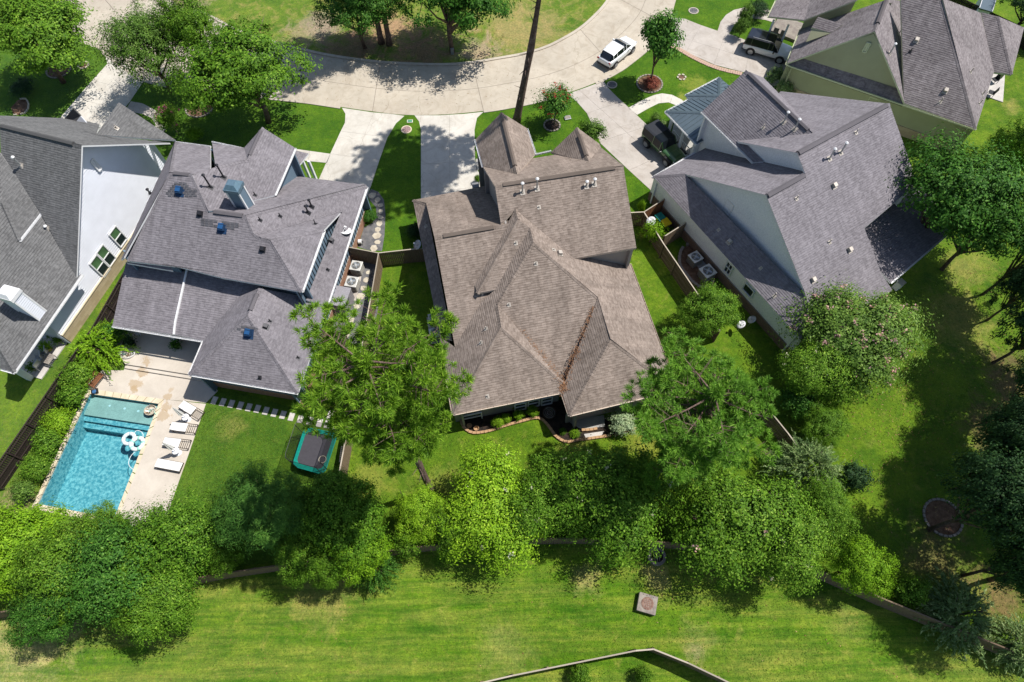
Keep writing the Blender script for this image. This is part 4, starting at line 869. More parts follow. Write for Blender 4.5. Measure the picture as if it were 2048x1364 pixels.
LF = dict(mid=leafmat('mid_green_leaves', (0.052, 0.128, 0.010), (0.118, 0.242, 0.018), (0.235, 0.375, 0.052)),
          dark=leafmat('dark_green_leaves', (0.027, 0.094, 0.013), (0.067, 0.179, 0.021), (0.145, 0.286, 0.056)),
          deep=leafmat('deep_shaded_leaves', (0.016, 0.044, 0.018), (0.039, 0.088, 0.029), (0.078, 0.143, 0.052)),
          olive=leafmat('olive_green_leaves', (0.054, 0.114, 0.017), (0.115, 0.215, 0.033), (0.242, 0.358, 0.094)),
          lime=leafmat('lime_green_leaves', (0.105, 0.225, 0.009), (0.205, 0.370, 0.017), (0.330, 0.500, 0.047)),
          sage=leafmat('grey_green_leaves', (0.098, 0.169, 0.058), (0.195, 0.293, 0.104), (0.390, 0.468, 0.234)),
          silver=leafmat('silver_green_leaves', (0.182, 0.260, 0.143), (0.338, 0.429, 0.260), (0.520, 0.598, 0.416)),
          pine=leafmat('pine_needles', (.090, .190, .016), (.200, .350, .030), (.36, .50, .07), .22, .5),
          pinemid=leafmat('mid_pine_needles', (0.065, 0.171, 0.018), (0.140, 0.297, 0.032), (0.242, 0.418, 0.065), .25, .5),
          darkpine=leafmat('dark_pine_needles', (0.047, 0.138, 0.025), (0.102, 0.231, 0.040), (0.167, 0.308, 0.065), .2, .55),
          red=leafmat('maroon_leaves', (0.130, 0.029, 0.021), (0.260, 0.072, 0.046), (0.390, 0.156, 0.104)))
FL = dict(white=leafmat('cream_blossom', (.45, .46, .34), (.66, .66, .52), None, .2), pink=leafmat('dusty_pink_blossom', (.42, .24, .25), (.60, .40, .38), None, .2),
          magenta=leafmat('magenta_blossom', (.40, .06, .20), (.60, .16, .34), None, .2), red=leafmat('red_blossom', (.42, .03, .04), (.60, .10, .09), None, .2), none=LF['mid'])
M['bark'] = two('brown_bark', (.10, .07, .05), (.17, .125, .095), 4, 18, bump=.9, bd=.05, fine=.3)
M['pinebark'] = two('reddish_pine_bark', (.12, .075, .06), (.20, .14, .115), 5, 16, bump=1, bd=.06, fine=.35)
M['palebark'] = two('pale_smooth_bark', (.24, .19, .14), (.34, .28, .21), 3, 14, bump=.3)
def quads(name, P, U, V, L, Wd, slots, idx, parent=None, fold=None):
    """leaf cards: rhombs of half length L and half width Wd around each point, slightly folded"""
    N = len(P); L = np.broadcast_to(L, N)[:, None]; Wd = np.broadcast_to(Wd, N)[:, None]; Nn = np.cross(U, V)
    k = 0.18 if fold is None else fold
    v = np.stack([P-U*L, P+V*Wd-Nn*L*k*.0+Nn*Wd*k, P+U*L-Nn*L*k, P-V*Wd+Nn*Wd*k], 1).reshape(-1, 3)
    me = bpy.data.meshes.new(name); me.vertices.add(4*N); me.vertices.foreach_set('co', v.astype(np.float32).ravel())
    me.loops.add(4*N); me.loops.foreach_set('vertex_index', np.arange(4*N, dtype=np.int32))
    me.polygons.add(N); me.polygons.foreach_set('loop_start', np.arange(0, 4*N, 4, dtype=np.int32))
    for m_ in slots: me.materials.append(m_)
    me.polygons.foreach_set('material_index', np.asarray(idx, dtype=np.int32)); me.update(calc_edges=True); me.validate()
    o = bpy.data.objects.new(name, me); COL.objects.link(o)
    if parent: o.parent = parent
    return o
def frames(rng, D, spin=True):
    """unit frames whose third axis is D"""
    D = D/np.linalg.norm(D, axis=1)[:, None]; A_ = rng.normal(size=D.shape); U = np.cross(D, A_); U /= np.linalg.norm(U, axis=1)[:, None]+1e-9
    return U, np.cross(D, U), D
def sph(rng, n, lo=-1.0):
    z = rng.uniform(lo, 1, n); a = rng.uniform(0, 2*np.pi, n); r = np.sqrt(1-z*z); return np.stack([r*np.cos(a), r*np.sin(a), z], 1)
def lobed(rng, R, Hc, Hh, nl, spread=.55, lr=.46):
    """lobe centres and radii inside a crown ellipsoid"""
    d = sph(rng, nl, -.45); C_ = d*np.array([R*spread, R*spread, Hh*spread])*rng.uniform(.6, 1.35, (nl, 1)); C_[:, 2] += Hc
    return np.vstack([C_, [[0, 0, Hc+Hh*.25]]]), np.append(rng.uniform(lr*.52, lr*1.15, nl), lr*1.2)*R
def broad(seed, R=4.0, H=8.0, nl=13, nc=34, nlf=38, L=.15, flower=0, cr=.42, wisp=1.0, trunkm='bark', name='broadleaf', asp=.52):
    rng = np.random.default_rng(seed); Hc, Hh = H*.62, H*.38; C_, Rl = lobed(rng, R, Hc, Hh, nl)
    root = thing('tree', None, None)
    cl = []; dr = []
    for c, r in zip(C_, Rl):
        n = int(nc*(r/(R*.46))**2); d = sph(rng, n, -.55); s = np.array([1, 1, .82])
        cl.append(c+d*r*s*rng.uniform(.72, 1.10, (n, 1))); dr.append(d)
    cl = np.vstack(cl); dr = np.vstack(dr); od = cl-np.array([0, 0, Hc-Hh*.3]); od /= np.linalg.norm(od, axis=1)[:, None]; od = od*.6+dr*.6; od /= np.linalg.norm(od, axis=1)[:, None]
    n = len(cl); rep = np.repeat(np.arange(n), nlf); size = rng.uniform(.6, 1.25, n)*cr
    off = rng.normal(size=(n*nlf, 3)); off *= (size[rep]*.62)[:, None]; off[:, 2] *= .6
    t = rng.uniform(-.5, 1, n*nlf)*wisp; P = cl[rep]+off+od[rep]*(t*size[rep])[:, None]
    nr = od[rep]*1.0+np.array([0, 0, .55])+off/(np.linalg.norm(off, axis=1)[:, None]+1e-6)*.55+rng.normal(size=P.shape)*.30; U, V, _ = frames(rng, nr)
    Ls = rng.uniform(.65, 1.25, len(P))*L; idx = np.zeros(len(P), int); slots = [LF['mid'], FL['white']]
    if flower:
        tipc = rng.choice(n, int(n*flower), replace=False); k = 16; Pf = np.repeat(cl[tipc]+od[tipc]*(cr*.95), k, 0)+rng.normal(size=(len(tipc)*k, 3))*.085
        Uf, Vf, _ = frames(rng, rng.normal(size=Pf.shape)+np.array([0, 0, 1.0])); P = np.vstack([P, Pf]); U = np.vstack([U, Uf]); V = np.vstack([V, Vf]); Ls = np.append(Ls, np.full(len(Pf), .06)); idx = np.append(idx, np.ones(len(Pf), int))
    Wd = np.where(idx == 1, Ls, Ls*asp)
    quads('crown', P, U, V, Ls, Wd, slots, idx, root)
    b = MB(); b.tube([(0, 0, -.1), (.04*R, 0, Hc*.25), (0, .03*R, Hc*.55)], [R*.055, R*.042, R*.036], 9)
    for c, r in zip(C_, Rl):
        a = Vector((0, 0, Hc*rng.uniform(.3, .55))); e = Vector(c); m_ = a.lerp(e, .5)+Vector((0, 0, -.08*R)); b.tube([a, m_, e, e+Vector(rng.normal(size=3))*r*.4], [R*.026, R*.017, R*.009, R*.003], 6)
    b.build('trunk', M[trunkm], root, smooth=True); root['R'] = R; root['H'] = H; root['zc'] = .62; return root
def pine(seed, R=3.2, H=24.0, z0=.50, nb=46, name='pine', ntuft=15, nn=26):
    rng = np.random.default_rng(seed); root = thing('pine_tree', None, None); b = MB(); P = []; T = []
    b.tube([(0, 0, -.1), (.03, .0, 1.2), (.12, .06, H*.3), (.05, .12, H*.6), (0, 0, H*.97)], [.34, .26, .21, .15, .03], 10)
    for i in range(14):
        z = H*rng.uniform(.12, z0); a = rng.uniform(0, 6.283); q = rng.uniform(.3, .75); b.tube([(0, 0, z), (math.cos(a)*q, math.sin(a)*q, z+rng.uniform(-.1, .2))], [.035, .012], 4)
    for i in range(nb):
        f = (i+.5)/nb; z = H*(z0+(1-z0)*f**.9*.97); prof = math.sin(math.pi*min(1, (.14+.86*(1-f))**.75))**.6 if f > .12 else .55+f*2.4; prof = max(.25, min(1.0, prof))
        a = i*2.399+rng.normal()*.3; Lb = R*prof*rng.uniform(.55, 1.22)*(1+.16*math.cos(a*1.0-.8)); d = Vector((math.cos(a), math.sin(a), 0)); base = Vector((0, 0, z)); up = rng.uniform(.02, .30)
        pts = [base, base+d*Lb*.35+Vector((0, 0, Lb*up*.3)), base+d*Lb*.7+Vector((rng.normal()*.1, rng.normal()*.1, Lb*up*.55)), base+d*Lb+Vector((0, 0, Lb*up*1.1))]
        b.tube(pts, [.055, .04, .025, .01], 5, caps=False)
        side = Vector((-d.y, d.x, 0)); k = int(ntuft*Lb/R)+4
        for j in range(k):
            s = rng.uniform(.28, 1.04); q = s*3; i0 = min(2, int(q)); c = pts[i0].lerp(pts[i0+1], min(1.05, q-i0)); w_ = (1.12-s)*Lb*.48+.18; o = rng.uniform(-1, 1)*w_
            e = c+side*o+d*abs(o)*.35+Vector((0, 0, rng.uniform(-.05, .28)+abs(o)*.12))
            if j % 2 == 0: b.tube([c, e], [.016, .007], 4, caps=False)
            P.append(e); T.append((d*.6+side*np.sign(o)*.4+Vector((0, 0, .7))).normalized())
    for i in range(int(nb*2.2)):
        f = rng.uniform(.0, 1)**.7; z = H*(z0+(1-z0)*(.25+.75*f)); a = rng.uniform(0, 6.283); q = R*(1.02-f)*.62*math.sqrt(rng.uniform(.02, 1))+.12; e = Vector((math.cos(a)*q, math.sin(a)*q, z+rng.uniform(.1, .5)))
        b.tube([Vector((0, 0, z-.4)), e], [.02, .008], 4, caps=False); P.append(e); T.append(Vector((math.cos(a)*.3, math.sin(a)*.3, 1)).normalized())
    P = np.array([tuple(p) for p in P]); T = np.array([tuple(p) for p in T]); n = len(P); rep = np.repeat(np.arange(n), nn)
    dd = T[rep]*.75+sph(rng, n*nn)*.95; dd /= np.linalg.norm(dd, axis=1)[:, None]; ln = rng.uniform(.20, .34, n*nn); Pn = P[rep]+dd*(ln*.5)[:, None]+rng.normal(size=(n*nn, 3))*.03
    V = np.cross(dd, rng.normal(size=dd.shape)); V /= np.linalg.norm(V, axis=1)[:, None]
    quads('crown', Pn, dd, V, ln*.58, .016, [LF['pine']], np.zeros(len(Pn), int), root, 0.0)
    b.build('trunk', M['pinebark'], root, smooth=True); root['R'] = R; root['H'] = H; root['zc'] = (z0+1)/2+.04; return root
def feather(seed, R=2.4, H=4.0, ns=420, nk=34, L=.11, droop=.9):
    rng = np.random.default_rng(seed); root = thing('shrub', None, None); P = []; U = []
    for i in range(ns):
        a = rng.uniform(0, 2*math.pi); r1 = R*math.sqrt(rng.uniform(.02, 1)); z1 = H*(1-.62*(r1/R)**2)*rng.uniform(.72, 1.05); c = np.array([math.cos(a)*r1*.55, math.sin(a)*r1*.55, z1*.8]); e = np.array([math.cos(a)*r1*1.08, math.sin(a)*r1*1.08, z1*rng.uniform(.72, .95)-droop*.25]); m_ = (c+e)/2+np.array([0, 0, .32]); a2 = rng.normal(size=3)*.2
        t = np.linspace(0, 1, nk)[:, None]; q = (1-t)**2*c+2*t*(1-t)*m_+t*t*(e+a2); tg = np.gradient(q, axis=0); tg /= np.linalg.norm(tg, axis=1)[:, None]
        P.append(q+rng.normal(size=q.shape)*.03); U.append(tg+rng.normal(size=q.shape)*.55)
    P = np.vstack(P); U = np.vstack(U); U /= np.linalg.norm(U, axis=1)[:, None]; V = np.cross(U, rng.normal(size=U.shape)*.5+np.array([0, 0, 1.])); V = np.cross(np.cross(U, np.array([0, 0, 1.])+rng.normal(size=U.shape)*.6), U); V = np.cross(U, V); V /= np.linalg.norm(V, axis=1)[:, None]
    quads('crown', P, U, V, rng.uniform(.6, 1.2, len(P))*L, .022, [LF['sage']], np.zeros(len(P), int), root)
    b = MB()
    for i in range(9): a = rng.uniform(0, 6.28); b.tube([(0, 0, -.05), (math.cos(a)*R*.12, math.sin(a)*R*.12, H*.35), (math.cos(a)*R*.4, math.sin(a)*R*.4, H*.72)], [.05, .035, .012], 6)
    b.build('stem', M['bark'], root, smooth=True); root['R'] = R; root['H'] = H; root['zc'] = .55; return root
PROTO = {}
def proto(k):
    if k not in PROTO:
        PROTO[k] = dict(broad=lambda: broad(11, nc=44, nlf=80, L=.095), broad2=lambda: broad(23, nl=16, nc=36, nlf=80, L=.105, cr=.46), fine=lambda: broad(5, nl=17, nc=42, nlf=46, L=.085, cr=.36, wisp=1.9), fine2=lambda: broad(41, nl=14, nc=44, nlf=46, L=.10, cr=.38, wisp=1.5),
                        crape=lambda: broad(31, R=3.2, H=5.2, nl=13, nc=48, nlf=66, L=.076, flower=.26, cr=.38, wisp=2.0, trunkm='palebark'), crapefew=lambda: broad(37, R=3.2, H=5.2, nl=14, nc=52, nlf=68, L=.078, flower=.035, cr=.36, wisp=1.9, trunkm='palebark'),
                        crapes=lambda: broad(61, R=1.6, H=3.2, nl=7, nc=26, nlf=26, L=.075, flower=.12, cr=.24, wisp=2.2, trunkm='palebark'),
                        young=lambda: broad(51, R=1.7, H=5.8, nl=10, nc=30, nlf=32, L=.11, cr=.3, wisp=1.2), bush=lambda: broad(71, R=1.2, H=1.7, nl=8, nc=26, nlf=30, L=.065, cr=.2, wisp=1.2), bush2=lambda: broad(72, R=1.2, H=1.9, nl=7, nc=22, nlf=26, L=.085, cr=.24, wisp=1.6),
                        pine=lambda: pine(3, nb=74, ntuft=34, nn=44), pine2=lambda: pine(8, 3.4, 17.0, .42, 70, ntuft=36, nn=42), pine3=lambda: broad(91, R=3.2, H=10.0, nl=30, nc=13, nlf=170, L=.12, cr=.44, wisp=.5, trunkm='pinebark', asp=.14), feather=lambda: feather(4), plume=lambda: feather(6, 1.6, 2.6, 260, 26, .10, .6))[k]()
        PROTO[k]['used'] = 0
    return PROTO[k]
def plant(kind, u, v, rpx, h, label, cat, leaf=None, fl=None, group=None, name=None, base=None, rz=None, sq=1.0):
    """crown centre seen at photo pixel (u, v) with radius rpx; h is the real height; the stem goes straight down from there"""
    r0 = proto(kind); zc = h*r0['zc']; R = rpx*(CAMH-zc)/abs(ray(u, v)[2])/FPX
    p = at(u, v, zc) if base is None else at(*base, 0.0); s = (R/r0['R']*sq, R/r0['R']/sq, h/r0['H'])
    if r0['used'] == 0: o = r0; r0['used'] = 1
    else: o = copy_tree(r0)
    o.name = name or ('tree' if cat == 'tree' else 'shrub'); o.location = (p[0], p[1], 0); o.scale = s; o.rotation_euler = (0, 0, random.uniform(0, 6.28) if rz is None else rz)
    for k in ('group',):
        if k in o: del o[k]
    tag(o, label, cat, group)
    for c in o.children:
        if c.name.startswith('crown') and (leaf or fl):
            if leaf: c.material_slots[0].link = 'OBJECT'; c.material_slots[0].material = LF[leaf]
            if fl and len(c.material_slots) > 1: c.material_slots[1].link = 'OBJECT'; c.material_slots[1].material = FL[fl]
    return o
g1 = 'trees around the street'; g2 = 'trees along the back fence'; g3 = 'trees shading the right side yard'; g4 = 'shrubs beside the pool'
T_ = [
 ('broad2', 52, 68, 112, 9, 'big bright green tree filling the top left corner above a round mulch ring', 'tree', 'mid', None, g1),
 ('fine', 285, 92, 88, 8.5, 'loose grey-green oak hanging over the pale driveway at the top left', 'tree', 'olive', None, g1),
 ('fine2', 392, 62, 62, 9, 'small-leaved tree between the loose oak and the dense tree, over the road', 'tree', 'mid', None, g1),
 ('broad', 488, 138, 130, 10, 'large dense green tree on the front lawn left of the left driveway', 'tree', 'mid', None, g1),
 ('broad', 708, 8, 84, 8, 'dark rounded tree on the island left of the two bare trunks', 'tree', 'dark', None, g1),
 ('broad2', 912, 42, 118, 11, 'dark spreading tree on the island above the middle of the road', 'tree', 'dark', None, g1, None, (905, 104)),
 ('young', 1303, 92, 46, 8.0, 'slim young tree beside the parked white car', 'tree', 'dark', None, None, None, (1299, 167)),
 ('crapes', 1112, 210, 40, 3.8, 'small flowering tree with red blossom on the lawn before the brown house', 'tree', 'dark', 'red', None),
 ('crapes', 338, 240, 30, 2.8, 'shrub with magenta blossom at the corner of the grey and mauve roofs', 'shrub', 'mid', 'magenta', None),
 ('bush2', 1182, 262, 25, 2.4, 'ragged shrub at the driveway edge behind the right gable of the brown house', 'shrub', 'olive', None, None),
 ('bush', 388, 270, 17, 1.2, 'lime green low bush behind the mauve roof', 'shrub', 'lime', None, None),
 ('broad', 1420, 618, 62, 5.5, 'round light green tree between the board fence and the white house wall', 'tree', 'mid', None, None),
 ('crape', 1722, 672, 122, 6.0, 'wide crape myrtle tipped with pale pink blossom at the rear of the white house', 'tree', 'olive', 'pink', None),
 ('crapefew', 1640, 742, 78, 5.2, 'greener crape myrtle with few white blossoms in front of the pink one', 'tree', 'mid', 'white', None),
 ('fine2', 1898, 400, 126, 10, 'massive dark oak over the patio roof at the right edge', 'tree', 'dark', None, g3),
 ('fine2', 1965, 462, 96, 8.5, 'dark oak just right of the low patio roof, in front of the massive one', 'tree', 'dark', None, g3),
 ('broad2', 2060, 885, 80, 10, 'dark tree at the right edge between the shady pair and the stone ring tree', 'tree', 'deep', None, g3),
 ('broad', 1985, 945, 50, 7.5, 'smaller dark tree just above the stone ring tree', 'tree', 'deep', None, g3),
 ('fine2', 2062, 575, 56, 8, 'dark tree on the right edge above the bare brown ground', 'tree', 'deep', None, g3),
 ('broad', 2075, 2, 62, 6, 'dark tree in the very top right corner behind the olive house', 'tree', 'deep', None, None),
 ('broad', 2062, 300, 66, 10, 'tree cut by the right edge above the big oak', 'tree', 'mid', None, g3),
 ('fine2', 2075, 500, 70, 10, 'dark tree cut by the right edge below the big oak', 'tree', 'dark', None, g3),
 ('broad2', 2118, 640, 74, 11, 'tall shady tree at the right edge beside the bare brown ground', 'tree', 'deep', None, g3),
 ('broad', 2104, 775, 78, 11, 'second tall shady tree down the right edge', 'tree', 'deep', None, g3),
 ('fine2', 1990, 1015, 105, 11, 'dark blue-green tree over a stone ring at the lower right', 'tree', 'deep', None, g3),
 ('broad', 2075, 1120, 80, 11, 'dark tree in the lower right corner beyond the stone ring tree', 'tree', 'deep', None, g3),
 ('broad2', 2300, 930, 150, 14, 'very tall tree just outside the right edge, shading the side lawn', 'tree', 'dark', None, g3),
 ('broad', 2260, 640, 130, 14, 'very tall tree beyond the right edge level with the pink crape myrtle', 'tree', 'dark', None, g3),
 ('broad', 2190, 1120, 120, 14, 'very tall tree beyond the lower right edge', 'tree', 'dark', None, g3),
 ('broad2', 30, 1112, 98, 6.5, 'bright green tree in the bottom left corner of the back fence row', 'tree', 'lime', None, g2),
 ('broad', 138, 1150, 98, 7.5, 'second tree from the left in the back fence row, darker', 'tree', 'mid', None, g2),
 ('fine2', 232, 1160, 108, 7.5, 'broad dark tree in the back fence row just below the pool', 'tree', 'dark', None, g2),
 ('fine', 345, 1088, 112, 7.5, 'airy tree with pale twigs at the corner of pool deck and back lawn', 'tree', 'mid', None, g2),
 ('broad2', 312, 1188, 84, 6.5, 'full green tree leaning over the field below the airy tree', 'tree', 'mid', None, g2),
 ('broad', 112, 1215, 74, 6, 'low full tree at the field side of the bottom left row', 'tree', 'dark', None, g2),
 ('broad', 660, 1128, 44, 5, 'small tree at the back fence between the two lime ones', 'tree', 'mid', None, g2),
 ('crapefew', 905, 1062, 52, 4.2, 'low crape myrtle against the back fence below the lime rounded tree', 'tree', 'mid', 'white', g2),
 ('broad', 205, 1060, 55, 5.0, 'low tree overhanging the bottom edge of the pool', 'tree', 'mid', None, g2),
 ('broad2', 672, 1045, 92, 8, 'big glossy tree right of the dark pine in the back fence row', 'tree', 'mid', None, g2),
 ('broad', 712, 1112, 62, 6, 'bright leafy tree leaning over the back fence beside the fern-like one', 'tree', 'lime', None, g2),
 ('broad2', 668, 985, 42, 5, 'dark tree between the trampoline and the board fence', 'tree', 'dark', None, g2),
 ('broad', 598, 1098, 62, 6, 'dark tree in front of the back fence, just right of the dark pine', 'tree', 'mid', None, g2),
 ('bush', 812, 1078, 34, 3.0, 'bush against the back fence left of the lime rounded tree', 'shrub', 'mid', None, None),
 ('broad', 448, 1110, 44, 4.5, 'small tree between the airy tree and the dark pine', 'tree', 'mid', None, g2),
 ('broad', 835, 1022, 58, 4.5, 'lime green rounded tree below the leaning pine trunk', 'tree', 'lime', None, g2),
 ('plume', 752, 1138, 44, 3.6, 'fern-like shrub with long drooping fronds at the back fence', 'shrub', 'dark', None, None),
 ('crapefew', 972, 1015, 112, 5.5, 'bright crape myrtle with white blossom in the back row behind the brown house', 'tree', 'lime', 'white', g2),
 ('crapefew', 1095, 1005, 90, 5.5, 'crape myrtle next right of the bright one in the back row', 'tree', 'mid', 'white', g2),
 ('crapefew', 1220, 1000, 122, 6, 'crape myrtle in the pine shade, middle of the back row', 'tree', 'mid', 'white', g2),
 ('crapefew', 1475, 1035, 122, 6, 'crape myrtle with a few pink heads right of the round stone well', 'tree', 'mid', 'pink', g2),
 ('crapefew', 1580, 1085, 92, 5.5, 'crape myrtle between the pink-headed one and the lime tree', 'tree', 'mid', 'white', g2),
 ('feather', 1622, 935, 76, 5, 'pale feathery shrub rising behind the right back row', 'shrub', 'sage', None, None),
 ('broad', 1712, 1135, 62, 5, 'lime green tree at the right end of the back row', 'tree', 'lime', None, g2),
 ('fine', 1648, 1015, 66, 5, 'small-leaved tree below the pale feathery shrub', 'tree', 'mid', None, g2),
 ('broad', 1648, 845, 48, 3.4, 'light green bushy tree below the crape myrtles on the right', 'tree', 'mid', None, None),
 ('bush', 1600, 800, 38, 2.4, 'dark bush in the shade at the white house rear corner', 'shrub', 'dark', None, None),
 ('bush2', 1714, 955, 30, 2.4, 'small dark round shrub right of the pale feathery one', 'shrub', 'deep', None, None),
 ('plume', 1925, 1228, 78, 3.2, 'feathery olive shrub hanging over the right back fence', 'shrub', 'sage', None, None),
 ('plume', 2045, 1290, 55, 3.2, 'feathery shrub at the bottom right corner', 'shrub', 'sage', None, None),
 ('bush2', 1812, 1182, 32, 2.2, 'small shrub with glossy leaves at the right back fence', 'shrub', 'mid', None, None),
 ('bush', 1160, 1350, 22, 1.4, 'small bush inside the bottom fence, left one', 'shrub', 'mid', None, None),
 ('bush', 1290, 1352, 18, 1.4, 'small bush inside the bottom fence, right one', 'shrub', 'mid', None, None),
 ('plume', 192, 688, 62, 2.8, 'lime green feathery bush between the grey house patio and the pool porch', 'shrub', 'lime', None, g4),
 ('bush', 150, 748, 32, 2.0, 'dark bush just below the lime feathery bush', 'shrub', 'mid', None, g4),
 ('bush2', 140, 792, 27, 1.8, 'bush beside the upper left pool corner', 'shrub', 'mid', None, g4),
 ('bush', 116, 842, 29, 1.7, 'third bush down the pool fence', 'shrub', 'lime', None, g4),
 ('bush2', 92, 890, 30, 1.7, 'fourth bush down the pool fence', 'shrub', 'mid', None, g4),
 ('bush', 68, 936, 29, 1.7, 'fifth bush down the pool fence', 'shrub', 'mid', None, g4),
 ('bush2', 44, 980, 24, 1.5, 'lowest bush of the row beside the pool', 'shrub', 'olive', None, g4),
 ('bush', 220, 668, 26, 1.8, 'bush under the porch roof corner by the pool', 'shrub', 'dark', None, g4),
 ('bush', 1484, 55, 15, 2.0, 'upper light green bush at the bend of the garden path, top right', 'shrub', 'olive', None, None),
 ('bush2', 1490, 32, 15, 2.2, 'tall light green bush beside the top right garden path', 'shrub', 'olive', None, None),
 ('bush2', 1548, 152, 17, 1.6, 'bush between the parked light car and the white house gable', 'shrub', 'sage', None, None),
 ('bush2', 1572, 178, 16, 1.6, 'shrub below the corner of the olive house', 'shrub', 'sage', None, None),
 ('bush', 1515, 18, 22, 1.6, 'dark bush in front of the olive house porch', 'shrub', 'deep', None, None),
 ('bush2', 1312, 236, 12, 1.2, 'sparse small bush between walk and metal roof', 'shrub', 'olive', None, None),
 ('bush', 1325, 248, 10, .8, 'flowering clump at the porch corner behind the green car', 'shrub', 'sage', None, None),
 ('bush', 738, 430, 15, 1.0, 'clipped dark bush beside the curved flagstone path', 'shrub', 'dark', None, None),
 ('bush2', 1309, 464, 20, 2.2, 'leafy climber spilling over the board fence by the bins', 'shrub', 'lime', None, None),
 ('bush', 1283, 414, 8, 1.9, 'sprig of climber at the fence corner post', 'shrub', 'lime', None, None),
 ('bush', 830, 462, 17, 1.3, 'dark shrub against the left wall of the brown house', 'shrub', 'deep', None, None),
 ('bush', 1857, 325, 13, 1.2, 'small shrub beside the right wall of the white house', 'shrub', 'mid', None, None),
 ('bush', 956, 358, 8, .9, 'small shrub between driveway and brown house wall', 'shrub', 'mid', None, None),
 ('bush', 1302, 164, 17, .8, 'maroon leaved shrub ringing the foot of the slim tree', 'shrub', 'red', None, None),
 ('bush', 372, 185, 17, 1.2, 'dark bush under the dense front tree', 'shrub', 'deep', None, None),
 ('bush', 45, 175, 24, 1.0, 'dark low shrub in the shade of the top left tree', 'shrub', 'deep', None, None),
 ('bush2', 1242, 842, 27, 1.3, 'silvery leaved shrub behind the brown house by the paved strip', 'shrub', 'silver', None, None),
 ('bush', 1064, 822, 12, .8, 'bright bush under the rear windows, right of the row', 'shrub', 'lime', None, None),
 ('bush', 1037, 830, 11, .8, 'bright bush under the rear windows, second from the right', 'shrub', 'lime', None, None),
 ('bush', 1013, 836, 10, .8, 'bright bush under the rear windows, second from the left', 'shrub', 'lime', None, None),
 ('bush', 996, 843, 12, .9, 'bright bush under the rear windows, left end of the row', 'shrub', 'lime', None, None),
 ('plume', 1150, 866, 11, .6, 'spiky green plant at the bend of the stone edging', 'shrub', 'lime', None, None),
 ('plume', 1126, 862, 8, .5, 'small spiky plant in the black mulch bed', 'shrub', 'mid', None, None),
 ('bush', 592, 806, 9, .6, 'little round bush at the rear corner of the mauve house', 'shrub', 'lime', None, None),
 ('bush', 1030, 812, 7, .7, 'low green plant against the rear wall of the brown house', 'shrub', 'mid', None, None),
]
for t in T_: plant(*t)
plant('pine', 765, 765, 138, 22, 'tall pine leaning crown over the lawn between mauve and brown houses', 'tree', 'pine', None, 'pines', 'pine_tree', base=(862, 983), rz=.5)
plant('pine2', 1400, 828, 134, 13.5, 'big pine at the right rear corner of the brown house', 'tree', 'pinemid', None, 'pines', 'pine_tree')
plant('pine3', 526, 1022, 92, 10, 'dark dense pine in the back row below the trampoline', 'tree', 'darkpine', None, 'pines', 'pine_tree')
plant('pine3', 1262, 800, 0.1, 6, 'x', 'tree') if False else None
plant('pine', 0, 0, 150, 22, 'tall pine on the island, left one of two bare trunks together', 'tree', 'darkpine', None, 'pines', 'pine_tree', base=(763, 86)).scale = (1.15, 1.15, .92)
plant('pine', 0, 0, 150, 22, 'tall pine on the island, right one of two bare trunks together', 'tree', 'darkpine', None, 'pines', 'pine_tree', base=(779, 89)).scale = (1.1, 1.1, .88)
o = plant('pine', 0, 0, 150, 24, 'very tall bare pine trunk rising from the front lawn behind the left gable', 'tree', 'darkpine', None, 'pines', 'pine_tree', base=(1031, 250)); o.scale = (1.45, 1.45, 1.26); o.rotation_euler = (R_(4), R_(7.5), 0)
# ================================================================ FENCES
def fence(label, pts, h=1.83, m='fence', cap='fence_top', group=None, posts=2.4, face=1, rails=True, bw=.14):
    o0 = pts[0]; root = thing('fence', label, 'fence', (o0[0], o0[1], 0), 0, group); L = lambda p: (p[0]-o0[0], p[1]-o0[1])
    b = MB(); r = MB(); rnd = random.Random(len(label))
    for p, q in zip(pts, pts[1:]):
        d = math.hypot(q[0]-p[0], q[1]-p[1]); a = math.atan2(q[1]-p[1], q[0]-p[0]); n = int(d/(bw+.008)); nx, ny = -math.sin(a)*face, math.cos(a)*face
        for i in range(n):
            c = lerp(L(p), L(q), (i+.5)/n); hh = h+rnd.uniform(-.015, .015); o = rnd.uniform(-.006, .006)
            b.box((c[0]+nx*(.035+o), c[1]+ny*(.035+o), hh/2), (bw, .018, hh), a+rnd.uniform(-.02, .02))
        A_, B_ = L(p), L(q)
        if rails:
            for z in (.35, .95, 1.55): r.bar((A_[0]-nx*.0, A_[1]-ny*.0, z*h/1.83), (B_[0], B_[1], z*h/1.83), .045, .09)
        k = max(1, round(d/posts))
        for i in range(k+1):
            c = lerp(A_, B_, i/k); MB().box((c[0]-nx*.04, c[1]-ny*.04, h*.49), (.1, .1, h*.98), a).build('post', M[m], root)
        if cap: MB().bar((A_[0]+nx*.01, A_[1]+ny*.01, h+.025), (B_[0]+nx*.01, B_[1]+ny*.01, h+.02), .085, .035).build('cap_rail', M[cap], root)
    b.build('fence_boards', M[m], root, kind='stuff')
    if rails: r.build('rails', M[m], root, kind='stuff')
    return root
top = lambda pts, h=1.83: [at2(u, v, h) for u, v in pts]
fence('dark stained board fence running down beside the pool and its bushes', top([(262, 520), (185, 655), (90, 792), (-30, 965)]), m='fence_dark', cap='fence_dark', face=-1)
fence('weathered board fence between mauve house and brown house lawn', top([(757, 506), (741, 598), (718, 720), (700, 830), (686, 905), (672, 980)]))
fence('short weathered fence closing the side yard left of the fence corner', top([(695, 494), (757, 506)]), face=-1)
fence('weathered fence and gate from the fence corner to the brown house', top([(757, 506), (820, 499), (856, 496)]), face=-1)
